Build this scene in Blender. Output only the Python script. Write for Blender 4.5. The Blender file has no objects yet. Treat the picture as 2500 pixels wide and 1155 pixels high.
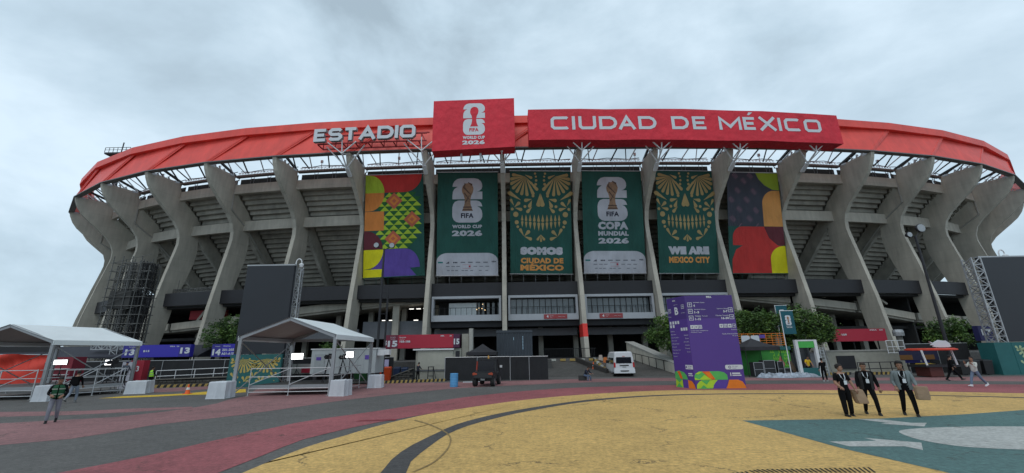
import bpy, math, random
from math import sin, cos, pi, radians, hypot, atan2
from mathutils import Vector, Matrix
random.seed(7)
C = bpy.context.scene.collection
# ------------------------------------------------------------------ camera
EYE = 2.3; PITCH = 0.275726; ROLL = 0.016879; FPX = 1007.153
Fv = Vector((0, cos(PITCH), sin(PITCH))); U0 = Vector((0, -sin(PITCH), cos(PITCH))); X0 = Vector((1, 0, 0))
Rv = cos(ROLL)*X0 - sin(ROLL)*U0; Uv = sin(ROLL)*X0 + cos(ROLL)*U0
cd = bpy.data.cameras.new('camera'); cam = bpy.data.objects.new('camera', cd); C.objects.link(cam)
M = Matrix((Rv, Uv, -Fv)).transposed().to_4x4(); M.translation = (0, 0, EYE); cam.matrix_world = M
cd.sensor_width = 36; cd.lens = FPX/2500*36; cd.clip_end = 3000; cd.clip_start = .1
bpy.context.scene.camera = cam
# ------------------------------------------------------------------ world, sun, exposure
w = bpy.data.worlds.new('World'); bpy.context.scene.world = w; w.use_nodes = True
nt = w.node_tree; N = nt.nodes; L = nt.links; N.clear()
out = N.new('ShaderNodeOutputWorld'); bg = N.new('ShaderNodeBackground'); bg.inputs[1].default_value = .1
sky = N.new('ShaderNodeTexSky'); sky.sky_type = 'NISHITA'; sky.sun_disc = False
sky.sun_elevation = radians(58); sky.sun_rotation = radians(200)
tc = N.new('ShaderNodeTexCoord'); mp = N.new('ShaderNodeMapping'); mp.inputs[3].default_value = (1, 1, 1.7)
mp.inputs[1].default_value = (3.1, 1.7, .4)
n1 = N.new('ShaderNodeTexNoise'); n1.inputs['Scale'].default_value = 1.7; n1.inputs['Detail'].default_value = 7; n1.inputs['Roughness'].default_value = .55
n1.inputs['Distortion'].default_value = .25
r1 = N.new('ShaderNodeValToRGB'); e = r1.color_ramp.elements
e[0].position = .38; e[0].color = (4.4, 5.6, 6.5, 1); e[1].position = .63; e[1].color = (8.2, 9.9, 11.2, 1)
m_ = r1.color_ramp.elements.new(.5); m_.color = (6.1, 7.7, 8.9, 1)
mx = N.new('ShaderNodeMix'); mx.data_type = 'RGBA'; mx.inputs[0].default_value = .88
L.new(tc.outputs['Generated'], mp.inputs[0]); L.new(mp.outputs[0], n1.inputs['Vector']); L.new(n1.outputs[0], r1.inputs[0])
L.new(sky.outputs[0], mx.inputs[6]); L.new(r1.outputs[0], mx.inputs[7]); L.new(mx.outputs[2], bg.inputs[0]); L.new(bg.outputs[0], out.inputs[0])
sd = bpy.data.lights.new('sun', 'SUN'); sd.energy = .75; sd.angle = radians(25); sd.color = (1, .97, .93)
so = bpy.data.objects.new('sun', sd); C.objects.link(so)
so.rotation_euler = (radians(90-58), 0, radians(180-200+0))
sc = bpy.context.scene
sc.view_settings.view_transform = 'Standard'; sc.view_settings.look = 'None'; sc.view_settings.exposure = 0; sc.view_settings.gamma = 1
sc.view_settings.use_curve_mapping = False

# ------------------------------------------------------------------ helpers
MATS = {}
def mat(name, col, rough=.8, metal=0, var=.12, scale=3., bump=0, bscale=40, emit=0, stretch=None, spec=None, dark=None, mscale=.35, bdist=.05):
    """procedural material: base colour broken by two noises, optional bump"""
    if name in MATS: return MATS[name]
    m = bpy.data.materials.new(name); m.use_nodes = True; t = m.node_tree; b = t.nodes['Principled BSDF']
    b.inputs['Roughness'].default_value = rough; b.inputs['Metallic'].default_value = metal
    if spec is not None: b.inputs['Specular IOR Level'].default_value = spec
    co = t.nodes.new('ShaderNodeNewGeometry'); mpp = t.nodes.new('ShaderNodeMapping')
    t.links.new(co.outputs['Position'], mpp.inputs[0])
    if stretch: mpp.inputs[3].default_value = stretch
    n = t.nodes.new('ShaderNodeTexNoise'); n.inputs['Scale'].default_value = scale; n.inputs['Detail'].default_value = 8; n.inputs['Roughness'].default_value = .62
    n2 = t.nodes.new('ShaderNodeTexNoise'); n2.inputs['Scale'].default_value = mscale; n2.inputs['Detail'].default_value = 3
    t.links.new(mpp.outputs[0], n.inputs['Vector']); t.links.new(co.outputs['Position'], n2.inputs['Vector'])
    ad = t.nodes.new('ShaderNodeMath'); ad.operation = 'ADD'; t.links.new(n.outputs[0], ad.inputs[0]); t.links.new(n2.outputs[0], ad.inputs[1])
    rp = t.nodes.new('ShaderNodeMapRange'); rp.inputs[1].default_value = .7; rp.inputs[2].default_value = 1.3
    rp.inputs[3].default_value = 1-var; rp.inputs[4].default_value = 1+var; t.links.new(ad.outputs[0], rp.inputs[0])
    mul = t.nodes.new('ShaderNodeMix'); mul.data_type = 'RGBA'; mul.blend_type = 'MULTIPLY'; mul.inputs[0].default_value = 1
    mul.inputs[6].default_value = (*col, 1); t.links.new(rp.outputs[0], mul.inputs[7]); t.links.new(mul.outputs[2], b.inputs['Base Color'])
    if bump:
        n3 = t.nodes.new('ShaderNodeTexNoise'); n3.inputs['Scale'].default_value = bscale; n3.inputs['Detail'].default_value = 5
        t.links.new(mpp.outputs[0], n3.inputs['Vector'])
        bu = t.nodes.new('ShaderNodeBump'); bu.inputs['Strength'].default_value = bump; bu.inputs['Distance'].default_value = bdist
        t.links.new(n3.outputs[0], bu.inputs['Height']); t.links.new(bu.outputs[0], b.inputs['Normal'])
    if emit:
        b.inputs['Emission Color'].default_value = (*col, 1); b.inputs['Emission Strength'].default_value = emit
    MATS[name] = m
    m['mul'] = 1
    return m

def paint(name, col, rough=.85, wear=.5, patch=.18, crack=True):
    """worn road paint / asphalt: colour, broad stains, worn-through aggregate, cracks"""
    m = mat(name, col, rough, var=patch, scale=2.2, bump=.35, bscale=55, mscale=.22)
    t = m.node_tree; b = t.nodes['Principled BSDF']; mul = b.inputs['Base Color'].links[0].from_node
    geo = t.nodes.new('ShaderNodeNewGeometry')
    n = t.nodes.new('ShaderNodeTexNoise'); n.inputs['Scale'].default_value = 60; n.inputs['Detail'].default_value = 4; n.inputs['Roughness'].default_value = .7
    t.links.new(geo.outputs['Position'], n.inputs['Vector'])
    n4 = t.nodes.new('ShaderNodeTexNoise'); n4.inputs['Scale'].default_value = .55; n4.inputs['Detail'].default_value = 7; n4.inputs['Roughness'].default_value = .7
    mp4 = t.nodes.new('ShaderNodeMapping'); mp4.inputs[3].default_value = (1, .55, 1); mp4.inputs[2].default_value = (0, 0, .2)
    t.links.new(geo.outputs['Position'], mp4.inputs[0]); t.links.new(mp4.outputs[0], n4.inputs['Vector'])
    ad = t.nodes.new('ShaderNodeMath'); ad.operation = 'ADD'; t.links.new(n.outputs[0], ad.inputs[0]); t.links.new(n4.outputs[0], ad.inputs[1])
    rg = t.nodes.new('ShaderNodeMapRange'); rg.inputs[1].default_value = 1.12; rg.inputs[2].default_value = 1.42; rg.inputs[3].default_value = 0; rg.inputs[4].default_value = wear
    t.links.new(ad.outputs[0], rg.inputs[0])
    mx = t.nodes.new('ShaderNodeMix'); mx.data_type = 'RGBA'; mx.inputs[7].default_value = (.075, .072, .068, 1)
    t.links.new(rg.outputs[0], mx.inputs[0]); t.links.new(mul.outputs[2], mx.inputs[6])
    last = mx
    if crack:
        v = t.nodes.new('ShaderNodeTexVoronoi'); v.feature = 'DISTANCE_TO_EDGE'; v.inputs['Scale'].default_value = .42
        wn = t.nodes.new('ShaderNodeTexNoise'); wn.inputs['Scale'].default_value = 1.3; wn.inputs['Detail'].default_value = 6; wn.inputs['Roughness'].default_value = .7
        wa = t.nodes.new('ShaderNodeMix'); wa.data_type = 'RGBA'; wa.inputs[0].default_value = .6
        t.links.new(geo.outputs['Position'], wn.inputs['Vector']); t.links.new(geo.outputs['Position'], wa.inputs[6]); t.links.new(wn.outputs['Color'], wa.inputs[7])
        t.links.new(wa.outputs[2], v.inputs['Vector'])
        lt = t.nodes.new('ShaderNodeMapRange'); lt.inputs[1].default_value = .0015; lt.inputs[2].default_value = .006; lt.inputs[3].default_value = 1; lt.inputs[4].default_value = 0
        t.links.new(v.outputs['Distance'], lt.inputs[0])
        mk = t.nodes.new('ShaderNodeTexNoise'); mk.inputs['Scale'].default_value = .8; mk.inputs['Detail'].default_value = 4
        t.links.new(geo.outputs['Position'], mk.inputs['Vector'])
        mr = t.nodes.new('ShaderNodeMapRange'); mr.inputs[1].default_value = .43; mr.inputs[2].default_value = .55; t.links.new(mk.outputs[0], mr.inputs[0])
        mm = t.nodes.new('ShaderNodeMath'); mm.operation = 'MULTIPLY'; t.links.new(lt.outputs[0], mm.inputs[0]); t.links.new(mr.outputs[0], mm.inputs[1])
        m3 = t.nodes.new('ShaderNodeMath'); m3.operation = 'MULTIPLY'; m3.inputs[1].default_value = .8; t.links.new(mm.outputs[0], m3.inputs[0])
        mx2 = t.nodes.new('ShaderNodeMix'); mx2.data_type = 'RGBA'; mx2.inputs[7].default_value = (.05, .042, .03, 1)
        t.links.new(m3.outputs[0], mx2.inputs[0]); t.links.new(mx.outputs[2], mx2.inputs[6]); last = mx2
    # coarse aggregate grain at two sizes
    g1 = t.nodes.new('ShaderNodeTexNoise'); g1.inputs['Scale'].default_value = 9; g1.inputs['Detail'].default_value = 9; g1.inputs['Roughness'].default_value = .78
    t.links.new(geo.outputs['Position'], g1.inputs['Vector'])
    gr = t.nodes.new('ShaderNodeMapRange'); gr.inputs[1].default_value = .36; gr.inputs[2].default_value = .64; gr.inputs[3].default_value = .66; gr.inputs[4].default_value = 1.28
    t.links.new(g1.outputs[0], gr.inputs[0])
    gm = t.nodes.new('ShaderNodeMix'); gm.data_type = 'RGBA'; gm.blend_type = 'MULTIPLY'; gm.inputs[0].default_value = 1
    t.links.new(last.outputs[2], gm.inputs[6]); t.links.new(gr.outputs[0], gm.inputs[7]); last = gm
    t.links.new(last.outputs[2], b.inputs['Base Color'])
    return m

ORG = {}
def tag(o, label=None, cat=None, group=None, kind=None):
    if label: o['label'] = label
    if cat: o['category'] = cat
    if group: o['group'] = group
    if kind: o['kind'] = kind
    return o
def thing(name, label, cat, loc=(0, 0, 0), rz=0, group=None):
    o = bpy.data.objects.new(name, None); C.objects.link(o); o.location = loc; o.rotation_euler = (0, 0, rz)
    o.empty_display_size = .2; ORG[o] = Vector(loc)
    return tag(o, label, cat, group)

class MB:
    """collects faces; build() makes one mesh object. mi = material index"""
    def __init__(s): s.v = []; s.f = []; s.m = []
    def add(s, vs, fs, mi=0):
        b = len(s.v); s.v += [tuple(p) for p in vs]
        for f in fs: s.f.append([b+i for i in f]); s.m.append(mi)
        return s
    def box(s, x0, x1, y0, y1, z0, z1, mi=0):
        v = [(x, y, z) for z in (z0, z1) for y in (y0, y1) for x in (x0, x1)]
        return s.add(v, [(0, 2, 3, 1), (4, 5, 7, 6), (0, 1, 5, 4), (2, 6, 7, 3), (0, 4, 6, 2), (1, 3, 7, 5)], mi)
    def hexa(s, v, mi=0):   # 8 points, bottom 4 ccw, top 4 ccw
        return s.add(v, [(3, 2, 1, 0), (4, 5, 6, 7), (0, 1, 5, 4), (1, 2, 6, 5), (2, 3, 7, 6), (3, 0, 4, 7)], mi)
    def beam(s, a, b, wd, h=None, mi=0, up=(0, 0, 1)):
        a = Vector(a); b = Vector(b); h = wd if h is None else h; d = (b-a)
        if d.length < 1e-6: return s
        d.normalize(); u = Vector(up)
        if abs(d.dot(u)) > .98: u = Vector((0, 1, 0))
        x = d.cross(u).normalized()*wd/2; y = d.cross(x).normalized()*h/2
        return s.hexa([a-x-y, a+x-y, a+x+y, a-x+y, b-x-y, b+x-y, b+x+y, b-x+y], mi)
    def tube(s, pts, r, n=6, mi=0, caps=True):
        pts = [Vector(p) for p in pts]; rings = []; rr = r if isinstance(r, (list, tuple)) else [r]*len(pts)
        for i, p in enumerate(pts):
            d = (pts[min(i+1, len(pts)-1)]-pts[max(i-1, 0)]).normalized()
            u = Vector((0, 0, 1)) if abs(d.z) < .95 else Vector((0, 1, 0))
            x = d.cross(u).normalized(); y = d.cross(x)
            rings.append([p+(x*cos(2*pi*j/n)+y*sin(2*pi*j/n))*rr[i] for j in range(n)])
        vs = [q for g in rings for q in g]; fs = []
        for i in range(len(pts)-1):
            for j in range(n):
                a = i*n+j; b = i*n+(j+1) % n; fs.append((a, b, b+n, a+n))
        if caps: fs += [tuple(range(n))[::-1], tuple(range((len(pts)-1)*n, len(pts)*n))]
        return s.add(vs, fs, mi)
    def lathe(s, prof, c=(0, 0, 0), n=16, mi=0, axis='z'):
        vs = []
        for r, z in prof:
            for j in range(n):
                a = 2*pi*j/n
                p = (r*cos(a), r*sin(a), z) if axis == 'z' else ((z, r*cos(a), r*sin(a)) if axis == 'x' else (r*cos(a), z, r*sin(a)))
                vs.append((c[0]+p[0], c[1]+p[1], c[2]+p[2]))
        fs = [(i*n+j, i*n+(j+1) % n, (i+1)*n+(j+1) % n, (i+1)*n+j) for i in range(len(prof)-1) for j in range(n)]
        fs += [tuple(range(n))[::-1], tuple(range((len(prof)-1)*n, len(prof)*n))]
        return s.add(vs, fs, mi)
    def ball(s, c, r, mi=0, n=8, sz=1.):
        prof = [(r*sin(pi*i/n)+1e-4, -r*cos(pi*i/n)*sz) for i in range(n+1)]
        return s.lathe(prof, c, 10, mi)
    def prism(s, pts, dv, mi=0):  # planar polygon extruded by dv
        n = len(pts); dv = Vector(dv); a = [Vector(p) for p in pts]; b = [p+dv for p in a]
        fs = [tuple(range(n)), tuple(range(n, 2*n))[::-1]] + [(i, i+n, (i+1) % n+n, (i+1) % n) for i in range(n)]
        return s.add(a+b, fs, mi)
    def poly(s, pts, mi=0): return s.add(pts, [tuple(range(len(pts)))], mi)
    def build(s, name, mats, parent=None, world=False, smooth=False, label=None):
        me = bpy.data.meshes.new(name); o_ = Vector((0, 0, 0))
        if world and parent is not None:
            q = parent
            while q.parent is not None: q = q.parent
            o_ = Vector(q.location)
        me.from_pydata([(p[0]-o_.x, p[1]-o_.y, p[2]-o_.z) for p in s.v], [], s.f)
        if not isinstance(mats, (list, tuple)): mats = [mats]
        for q in mats: me.materials.append(q)
        if len(mats) > 1: me.polygons.foreach_set('material_index', s.m)
        if smooth: me.polygons.foreach_set('use_smooth', [True]*len(me.polygons))
        me.update()
        ob = bpy.data.objects.new(name, me); C.objects.link(ob)
        if parent is not None: ob.parent = parent
        if label: ob['label'] = label
        return ob

def single(mb, name, mats, label, cat, group=None, kind=None, loc=None, smooth=False):
    o = mb.build(name, mats, smooth=smooth)
    return tag(o, label, cat, group, kind)

def copy_tree(o, parent=None):
    c = o.copy(); C.objects.link(c); c.parent = parent
    for ch in list(o.children): copy_tree(ch, c)
    return c

# glyphs from Blender's built-in font, as flat polygons in (u, v)
GL = {}
def glyphs(body, size, bold=0., sx=1.):
    k = (body, size, bold, sx)
    if k not in GL:
        cu = bpy.data.curves.new('glyphs', 'FONT'); cu.body = body; cu.size = size; cu.offset = bold; cu.resolution_u = 2; cu.space_character = 1.0+bold*1.4/size
        o = bpy.data.objects.new('glyphs', cu); C.objects.link(o); bpy.context.view_layer.update()
        me = bpy.data.meshes.new_from_object(o.evaluated_get(bpy.context.evaluated_depsgraph_get()))
        vs = [(v.co.x*sx, v.co.y) for v in me.vertices]; fs = [tuple(p.vertices) for p in me.polygons]
        bpy.data.objects.remove(o); bpy.data.meshes.remove(me); bpy.data.curves.remove(cu)
        x0 = min([v[0] for v in vs] or [0]); x1 = max([v[0] for v in vs] or [0]); y0 = min([v[1] for v in vs] or [0]); y1 = max([v[1] for v in vs] or [0])
        GL[k] = ([(a-x0, b-y0) for a, b in vs], fs, x1-x0, y1-y0)
    return GL[k]
def put_text(mb, fr, body, u, v, height=None, width=None, bold=0., align='l', mi=0, d=0.):
    """text fitted to a cap height and/or width, at (u, v) of its lower left / centre / right"""
    vs, fs, gw, gh = glyphs(body, 1., bold)
    sy = (height or gh)/gh; sx = sy if width is None else width/gw
    if height is None: sy = sx
    ww = gw*sx; u0 = u if align == 'l' else (u-ww/2 if align == 'c' else u-ww)
    mb.add([fr(u0+a*sx, v+b*sy, d) for a, b in vs], fs, mi)
    return ww
def frame(o, ux, uy, nrm):
    o = Vector(o); ux = Vector(ux); uy = Vector(uy); nrm = Vector(nrm)
    return lambda u, v, d=0.: tuple(o+ux*u+uy*v+nrm*d)
def shape(mb, fr, pts, mi=0, d=0.): mb.add([fr(u, v, d) for u, v in pts], [tuple(range(len(pts)))], mi)
def arc(cx, cy, r, a0, a1, n=10, ry=None):
    ry = r if ry is None else ry
    return [(cx+r*cos(radians(a0+(a1-a0)*i/n)), cy+ry*sin(radians(a0+(a1-a0)*i/n))) for i in range(n+1)]
def rrect(x0, y0, x1, y1, r, n=5):
    return arc(x1-r, y0+r, r, -90, 0, n)+arc(x1-r, y1-r, r, 0, 90, n)+arc(x0+r, y1-r, r, 90, 180, n)+arc(x0+r, y0+r, r, 180, 270, n)
def drop(cx, cy, ang, ln, wd, n=7):
    """teardrop: point at (cx,cy), fat end at distance ln in direction ang"""
    a = radians(ang); pts = [(0, 0)]; r = wd/2
    pts += [(ln-r+r*cos(radians(t)), r*sin(radians(t))) for t in [-100+200*i/n for i in range(n+1)]]
    return [(cx+x*cos(a)-y*sin(a), cy+x*sin(a)+y*cos(a)) for x, y in pts]

# ------------------------------------------------------------------ stadium plan curve
D_ = 10.32072; S0 = 1.09752; K1 = .00162985; K2 = -.0000220369; K3 = .989849e-6; K5 = -.098263e-10; CX0 = -.038387; CY0 = 55.0
def _h(s): return K1*s+K2*s*s+K3*s**3+K5*s**5
_lo = -7.2*D_-S0; _hi = 8.2*D_-S0
def head(s):
    if s < _lo: return _h(_lo)+(s-_lo)*(_h(_lo+.001)-_h(_lo))/.001
    if s > _hi: return _h(_hi)+(s-_hi)*(_h(_hi)-_h(_hi-.001))/.001
    return _h(s)
_cc = {}
def curve(k):
    k = round(k, 4)
    if k not in _cc:
        S = k*D_-S0; n = 60; x = CX0; y = CY0
        for i in range(n):
            p = head((i+.5)/n*S); x += cos(p)*S/n; y += sin(p)*S/n
        _cc[k] = (x, y, head(S))
    return _cc[k]
def P(k, r, z, t=0.):
    """bay coordinate k, r metres outward, height z, t metres along the curve"""
    x, y, p = curve(k); return (x+sin(p)*r+cos(p)*t, y-cos(p)*r+sin(p)*t, z)
# ------------------------------------------------------------------ materials
CONC = mat('weathered_concrete', (.46, .43, .365), .9, var=.19, scale=1.9, stretch=(1, 1, .16), bump=.3, bscale=14)
def formwork(m):   # faint pour joints every 1.2 m and rain streaks
    t = m.node_tree; b = t.nodes['Principled BSDF']; src = b.inputs['Base Color'].links[0].from_node
    ge = t.nodes.new('ShaderNodeNewGeometry'); sx = t.nodes.new('ShaderNodeSeparateXYZ'); t.links.new(ge.outputs['Position'], sx.inputs[0])
    fr = t.nodes.new('ShaderNodeMath'); fr.operation = 'PINGPONG'; fr.inputs[1].default_value = .95; t.links.new(sx.outputs[2], fr.inputs[0])
    rg = t.nodes.new('ShaderNodeMapRange'); rg.inputs[1].default_value = 0; rg.inputs[2].default_value = .05; rg.inputs[3].default_value = .78; rg.inputs[4].default_value = 1; t.links.new(fr.outputs[0], rg.inputs[0])
    mu = t.nodes.new('ShaderNodeMix'); mu.data_type = 'RGBA'; mu.blend_type = 'MULTIPLY'; mu.inputs[0].default_value = .6
    t.links.new(src.outputs[2], mu.inputs[6]); t.links.new(rg.outputs[0], mu.inputs[7]); t.links.new(mu.outputs[2], b.inputs['Base Color'])
formwork(CONC)
CONC2 = mat('seat_step_concrete', (.38, .36, .31), .9, var=.28, scale=1.2, stretch=(1, 1, .6), bump=.2, bscale=12)
BLK = mat('black_painted_band', (.017, .017, .021), .6, var=.15)
DARK = mat('dark_interior', (.03, .03, .03), .9, var=.3)  # near-black base colour: shade of the deep interior painted in
DGREY = mat('dark_grey_steel', (.022, .022, .024), .5, metal=.3)
RED = mat('red_roof_metal', (.80, .075, .055), .5, var=.15, scale=1.1, stretch=(1, 1, .3))
SRED = mat('crimson_sign_cloth', (.66, .026, .046), .75, var=.13, scale=1.2, bump=.8, bscale=1.1, stretch=(1, 1, .8), bdist=.25)
GALV = mat('galvanised_steel', (.42, .43, .44), .45, metal=.55, var=.12)
RIM = mat('grey_rim_metal', (.16, .155, .155), .5, metal=.3)
WHITE = mat('white_paint', (.72, .73, .74), .6, var=.05)
LETW = mat('white_letter_face', (.62, .65, .68), .6, var=.04)
LETG = mat('grey_letter_side', (.30, .31, .32), .6, var=.08)
GLASS = mat('dark_window_glass', (.12, .14, .15), .08, spec=.8, var=.1, scale=.4)
GREYP = mat('grey_panel', (.16, .165, .18), .7, var=.12)
STEELW = mat('pale_steel_tube', (.55, .56, .57), .45, metal=.3, var=.1)

# ------------------------------------------------------------------ THE STADIUM
st = thing('stadium', 'huge oval concrete stadium with curved ribs, banked seating and a red roof ring', 'stadium', (-1.1, 55, 1.6))
ZB = 1.6
OUT = [(1.43, 1.6), (.83, 5.42), (.35, 9.24), (-.24, 12.52), (-.61, 14.7), (-.98, 16.6), (-1.28, 18.2), (-1.47, 19.4), (-1.42, 20.5), (-1.0, 21.7), (-.1, 22.9), (1.25, 24.1), (2.5, 25.2), (3.45, 26.1), (4.15, 27.1), (4.6, 28.1), (4.82, 28.95)]
INN = [(-1.1, 1.6), (-1.95, 5.42), (-2.45, 9.24), (-3.15, 12.52), (-3.75, 14.7), (-4.25, 16.6), (-4.45, 18.2), (-4.45, 19.4), (-4.3, 20.5), (-4.15, 21.7), (-4.2, 22.9), (-3.6, 24.1), (-2.3, 25.2), (-1.2, 26.1), (-.45, 27.1), (-.15, 28.1), (-.1, 28.95)]
TH = .58
def fin_mb(k, outl=OUT, inn=INN, th=TH, grow=0.):
    m = MB(); n = len(outl); vs = []
    for (ro, z), (ri, _) in zip(outl, inn):
        for t in (-th/2, th/2):
            vs += [P(k, ro+grow, z, t), P(k, ri-grow, z, t)]
    fs = []
    for i in range(n-1):
        a = 4*i; b = a+4
        fs += [(a, a+1, b+1, b), (a+2, b+2, b+3, a+3), (a, b, b+2, a+2), (a+1, a+3, b+3, b+1)]
    fs += [(0, 2, 3, 1), (4*n-4, 4*n-3, 4*n-1, 4*n-2)]
    return m.add(vs, fs)
for k in range(-9, 12):
    f = fin_mb(k).build('concrete_fin', CONC, st, True)
    # steel seat plates along the top edge of the fin
    for r in (.6, 3.9):
        m = MB()
        m.hexa([P(k, r-.35, 28.72, -.33), P(k, r+.35, 28.72, -.33), P(k, r+.35, 28.72, .33), P(k, r-.35, 28.72, .33),
                P(k, r-.35, 29.04, -.33), P(k, r+.35, 29.04, -.33), P(k, r+.35, 29.04, .33), P(k, r-.35, 29.04, .33)])
        m.build('bearing_plate', GALV, f, True)
    # raking beam under the seats
    m = MB(); t = .28
    a = [(-3.2, 24.3), (-18, 9.8), (-18, 7.0), (-4.2, 20.6)]
    m.hexa([P(k, a[3][0], a[3][1], -t), P(k, a[2][0], a[2][1], -t), P(k, a[2][0], a[2][1], t), P(k, a[3][0], a[3][1], t),
            P(k, a[0][0], a[0][1], -t), P(k, a[1][0], a[1][1], -t), P(k, a[1][0], a[1][1], t), P(k, a[0][0], a[0][1], t)])
    m.build('raking_beam', CONC2, st, True)
def bay(m, k0, k1, t0, t1, r0, r1, z0, z1, n=2, mi=0, z0b=None, z1b=None):
    """curved slab between ribs: from k0 (+t0 m) to k1 (+t1 m)"""
    z0b = z0 if z0b is None else z0b; z1b = z1 if z1b is None else z1b
    for i in range(n):
        q = []
        for zz in (0, 1):
            for j, rr in ((i, r0), (i+1, r0), (i+1, r1), (i, r1)):
                u = j/n; kk = k0+(k1-k0)*u; tt = t0*(1-u)+t1*u
                z = (z0+(z0b-z0)*u) if zz == 0 else (z1+(z1b-z1)*u)
                q.append(P(kk, rr, z, tt))
        m.hexa(q, mi)
    return m
T2 = TH/2+.003
BANNER = set(range(-2, 4)); named = set(list(range(-8, -2))+list(range(4, 9)))
rest = MB()
for k in range(-9, 11):
    bay(MB(), k, k+1, T2, -T2, -.75, -.25, 26.1, 27.55).build('upper_beam', CONC, st, True)
    bay(MB(), k, k+1, T2, -T2, -3.55, -3.05, 21.1, 22.65).build('lower_beam', CONC, st, True)
    bay(MB(), k, k+1, T2, -T2, -1.65, -1.1, 9.75, 11.65).build('dark_fascia_band', BLK, st, True)
    bay(MB(), k, k+1, T2, -T2, -.55, .05, 28.72, 28.98).build('eave_gutter', mat('eave_metal', (.2, .18, .165), .6), st, True)
    for i in range(27):
        r = -1.35-.62*i; z = 26.42-.62*i
        m = rest if k not in named or i > 22 else MB()
        bay(m, k, k+1, T2, -T2, r-.14, r, z, z+.66, 1)
        bay(m, k, k+1, T2, -T2, r-.617, r-.143, z+.0, z+.14, 1)
        if m is not rest: m.build('seat_step', CONC2, st, True)
    m = MB()
    m.hexa([P(k, -1.6, 27.2), P(k+1, -1.6, 27.2), P(k+1, -18.6, 10.2), P(k, -18.6, 10.2), P(k, -1.6, 27.6), P(k+1, -1.6, 27.6), P(k+1, -18.6, 10.6), P(k, -18.6, 10.6)])
    m.build('sky_seal_slab', CONC2, st, True)  # slab added behind the steps to stop sky light leaking through
    # black louvred gap under the eave with small hangers
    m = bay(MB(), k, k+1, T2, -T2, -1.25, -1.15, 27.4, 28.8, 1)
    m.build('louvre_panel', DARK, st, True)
    for u in (.28, .55, .8):
        m = MB(); m.beam(P(k+u, -.3, 27.6), P(k+u, -.3, 28.72), .05); m.beam(P(k+u+.05, -.3, 27.6), P(k+u+.05, -.3, 28.72), .05); m.beam(P(k+u, -.3, 28.35), P(k+u+.05, -.3, 28.35), .05)
        m.build('gutter_hanger', GREYP, st, True)
    # lattice rail on the eave
    m = MB(); nn = 18
    for j in range(nn):
        a = k+.04+.92*j/nn; b = k+.04+.92*(j+1)/nn; c = (a+b)/2
        m.beam(P(a, -.4, 29.02), P(c, -.4, 29.55), .04); m.beam(P(c, -.4, 29.55), P(b, -.4, 29.02), .04)
    m.beam(P(k+.04, -.4, 29.55), P(k+.96, -.4, 29.6), .06)
    m.build('eave_lattice', STEELW, st, True)
    m = MB(); m.tube([P(k+.03+.94*j/6, -.9, 29.95+.12*sin(j*2.1+k)) for j in range(7)], .06, 5)
    m.build('cable_bundle', BLK, st, True)
    # ring truss: struts rising to the red ring
    md = MB(); ml = MB()
    md.beam(P(k, -.3, 29.15), P(k, 4.2, 30.6), .28); 
    tops = [.12, .36, .64, .9]; bots = [.0, .24, .5, .76, 1.0]
    for j, u in enumerate(tops):
        mm = md if (j+k) % 2 else ml
        mm.beam(P(k+bots[j]+.02, .2, 29.05), P(k+u, 3.9, 31.4), .15 if mm is md else .12)
        if j % 2 == 0: mm.beam(P(k+bots[j+1]-.02, .2, 29.05), P(k+u, 3.9, 31.4), .13 if mm is md else .1)
    md.build('dark_truss_strut', DGREY, st, True); ml.build('pale_truss_strut', STEELW, st, True)
rest.build('seat_steps_beyond', CONC2, st, True)['kind'] = 'stuff'
# bearings and small clutter on every other fin top
for k in range(-8, 10):
    m = MB()
    for r, h in ((1.6, .35), (2.4, .5), (3.1, .3)):
        m.beam(P(k, r, 29.0), P(k, r+.2, 29.0+h), .16); m.beam(P(k, r+.6, 29.), P(k, r-.1, 29.6), .07)
    m.build('roof_bearing', GALV, st, True)
# antenna boxes on the eave
for u in (-3.4, -2.65, -1.5, 1.9, 3.75, 4.3, 5.75):
    m = MB(); m.beam(P(u, -.6, 29.), P(u, -.6, 30.2), .07); x, y, z = P(u, -.6, 30.3); m.box(x-.16, x+.16, y-.12, y+.12, z, z+.42); m.build('antenna', GALV, st, True)

# red ring
def ringq(k, lo=(4.78, 29.02), hi=(4.0, 33.05)):
    return P(k, lo[0], lo[1]), P(k+.47, hi[0], hi[1])
for k in range(-10, 12):
    # folded: each panel starts tucked behind the rib and comes forward to the next rib
    a0, a1 = ringq(k, (4.62, 29.05), (3.62, 33.05)); b0, b1 = ringq(k+1)
    a0b, a1b = ringq(k, (4.30, 29.05), (3.30, 33.05)); b0b, b1b = ringq(k+1, (4.3, 29.05), (3.30, 33.05))
    m = MB(); m.hexa([a0b, b0b, b0, a0, a1b, b1b, b1, a1]); p = m.build('ring_panel', RED, st, True)
    c0, c1 = ringq(k+1, (4.68, 29.0), (3.9, 33.1)); m = MB(); m.beam(c0, c1, .12, .5); m.build('panel_rib', RED, p, True)
    m = MB(); q = []
    for z0, z1, r0, r1 in ((33.0, 34.15, 4.35, 4.28),):
        q = [P(k+.47, r0-1.4, z0), P(k+1.47, r0-1.4, z0), P(k+1.47, r0, z0), P(k+.47, r0, z0), P(k+.47, r1-1.4, z1), P(k+1.47, r1-1.4, z1), P(k+1.47, r1, z1), P(k+.47, r1, z1)]
    m.hexa(q); m.build('ring_cap', RED, st, True)
    m = MB(); m.hexa([P(k, 4.2, 28.86), P(k+1, 4.2, 28.86), P(k+1, 4.98, 28.86), P(k, 4.98, 28.86), P(k, 4.2, 29.0), P(k+1, 4.2, 29.0), P(k+1, 4.98, 29.0), P(k, 4.98, 29.0)])
    m.build('ring_rim', RIM, st, True)
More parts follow.
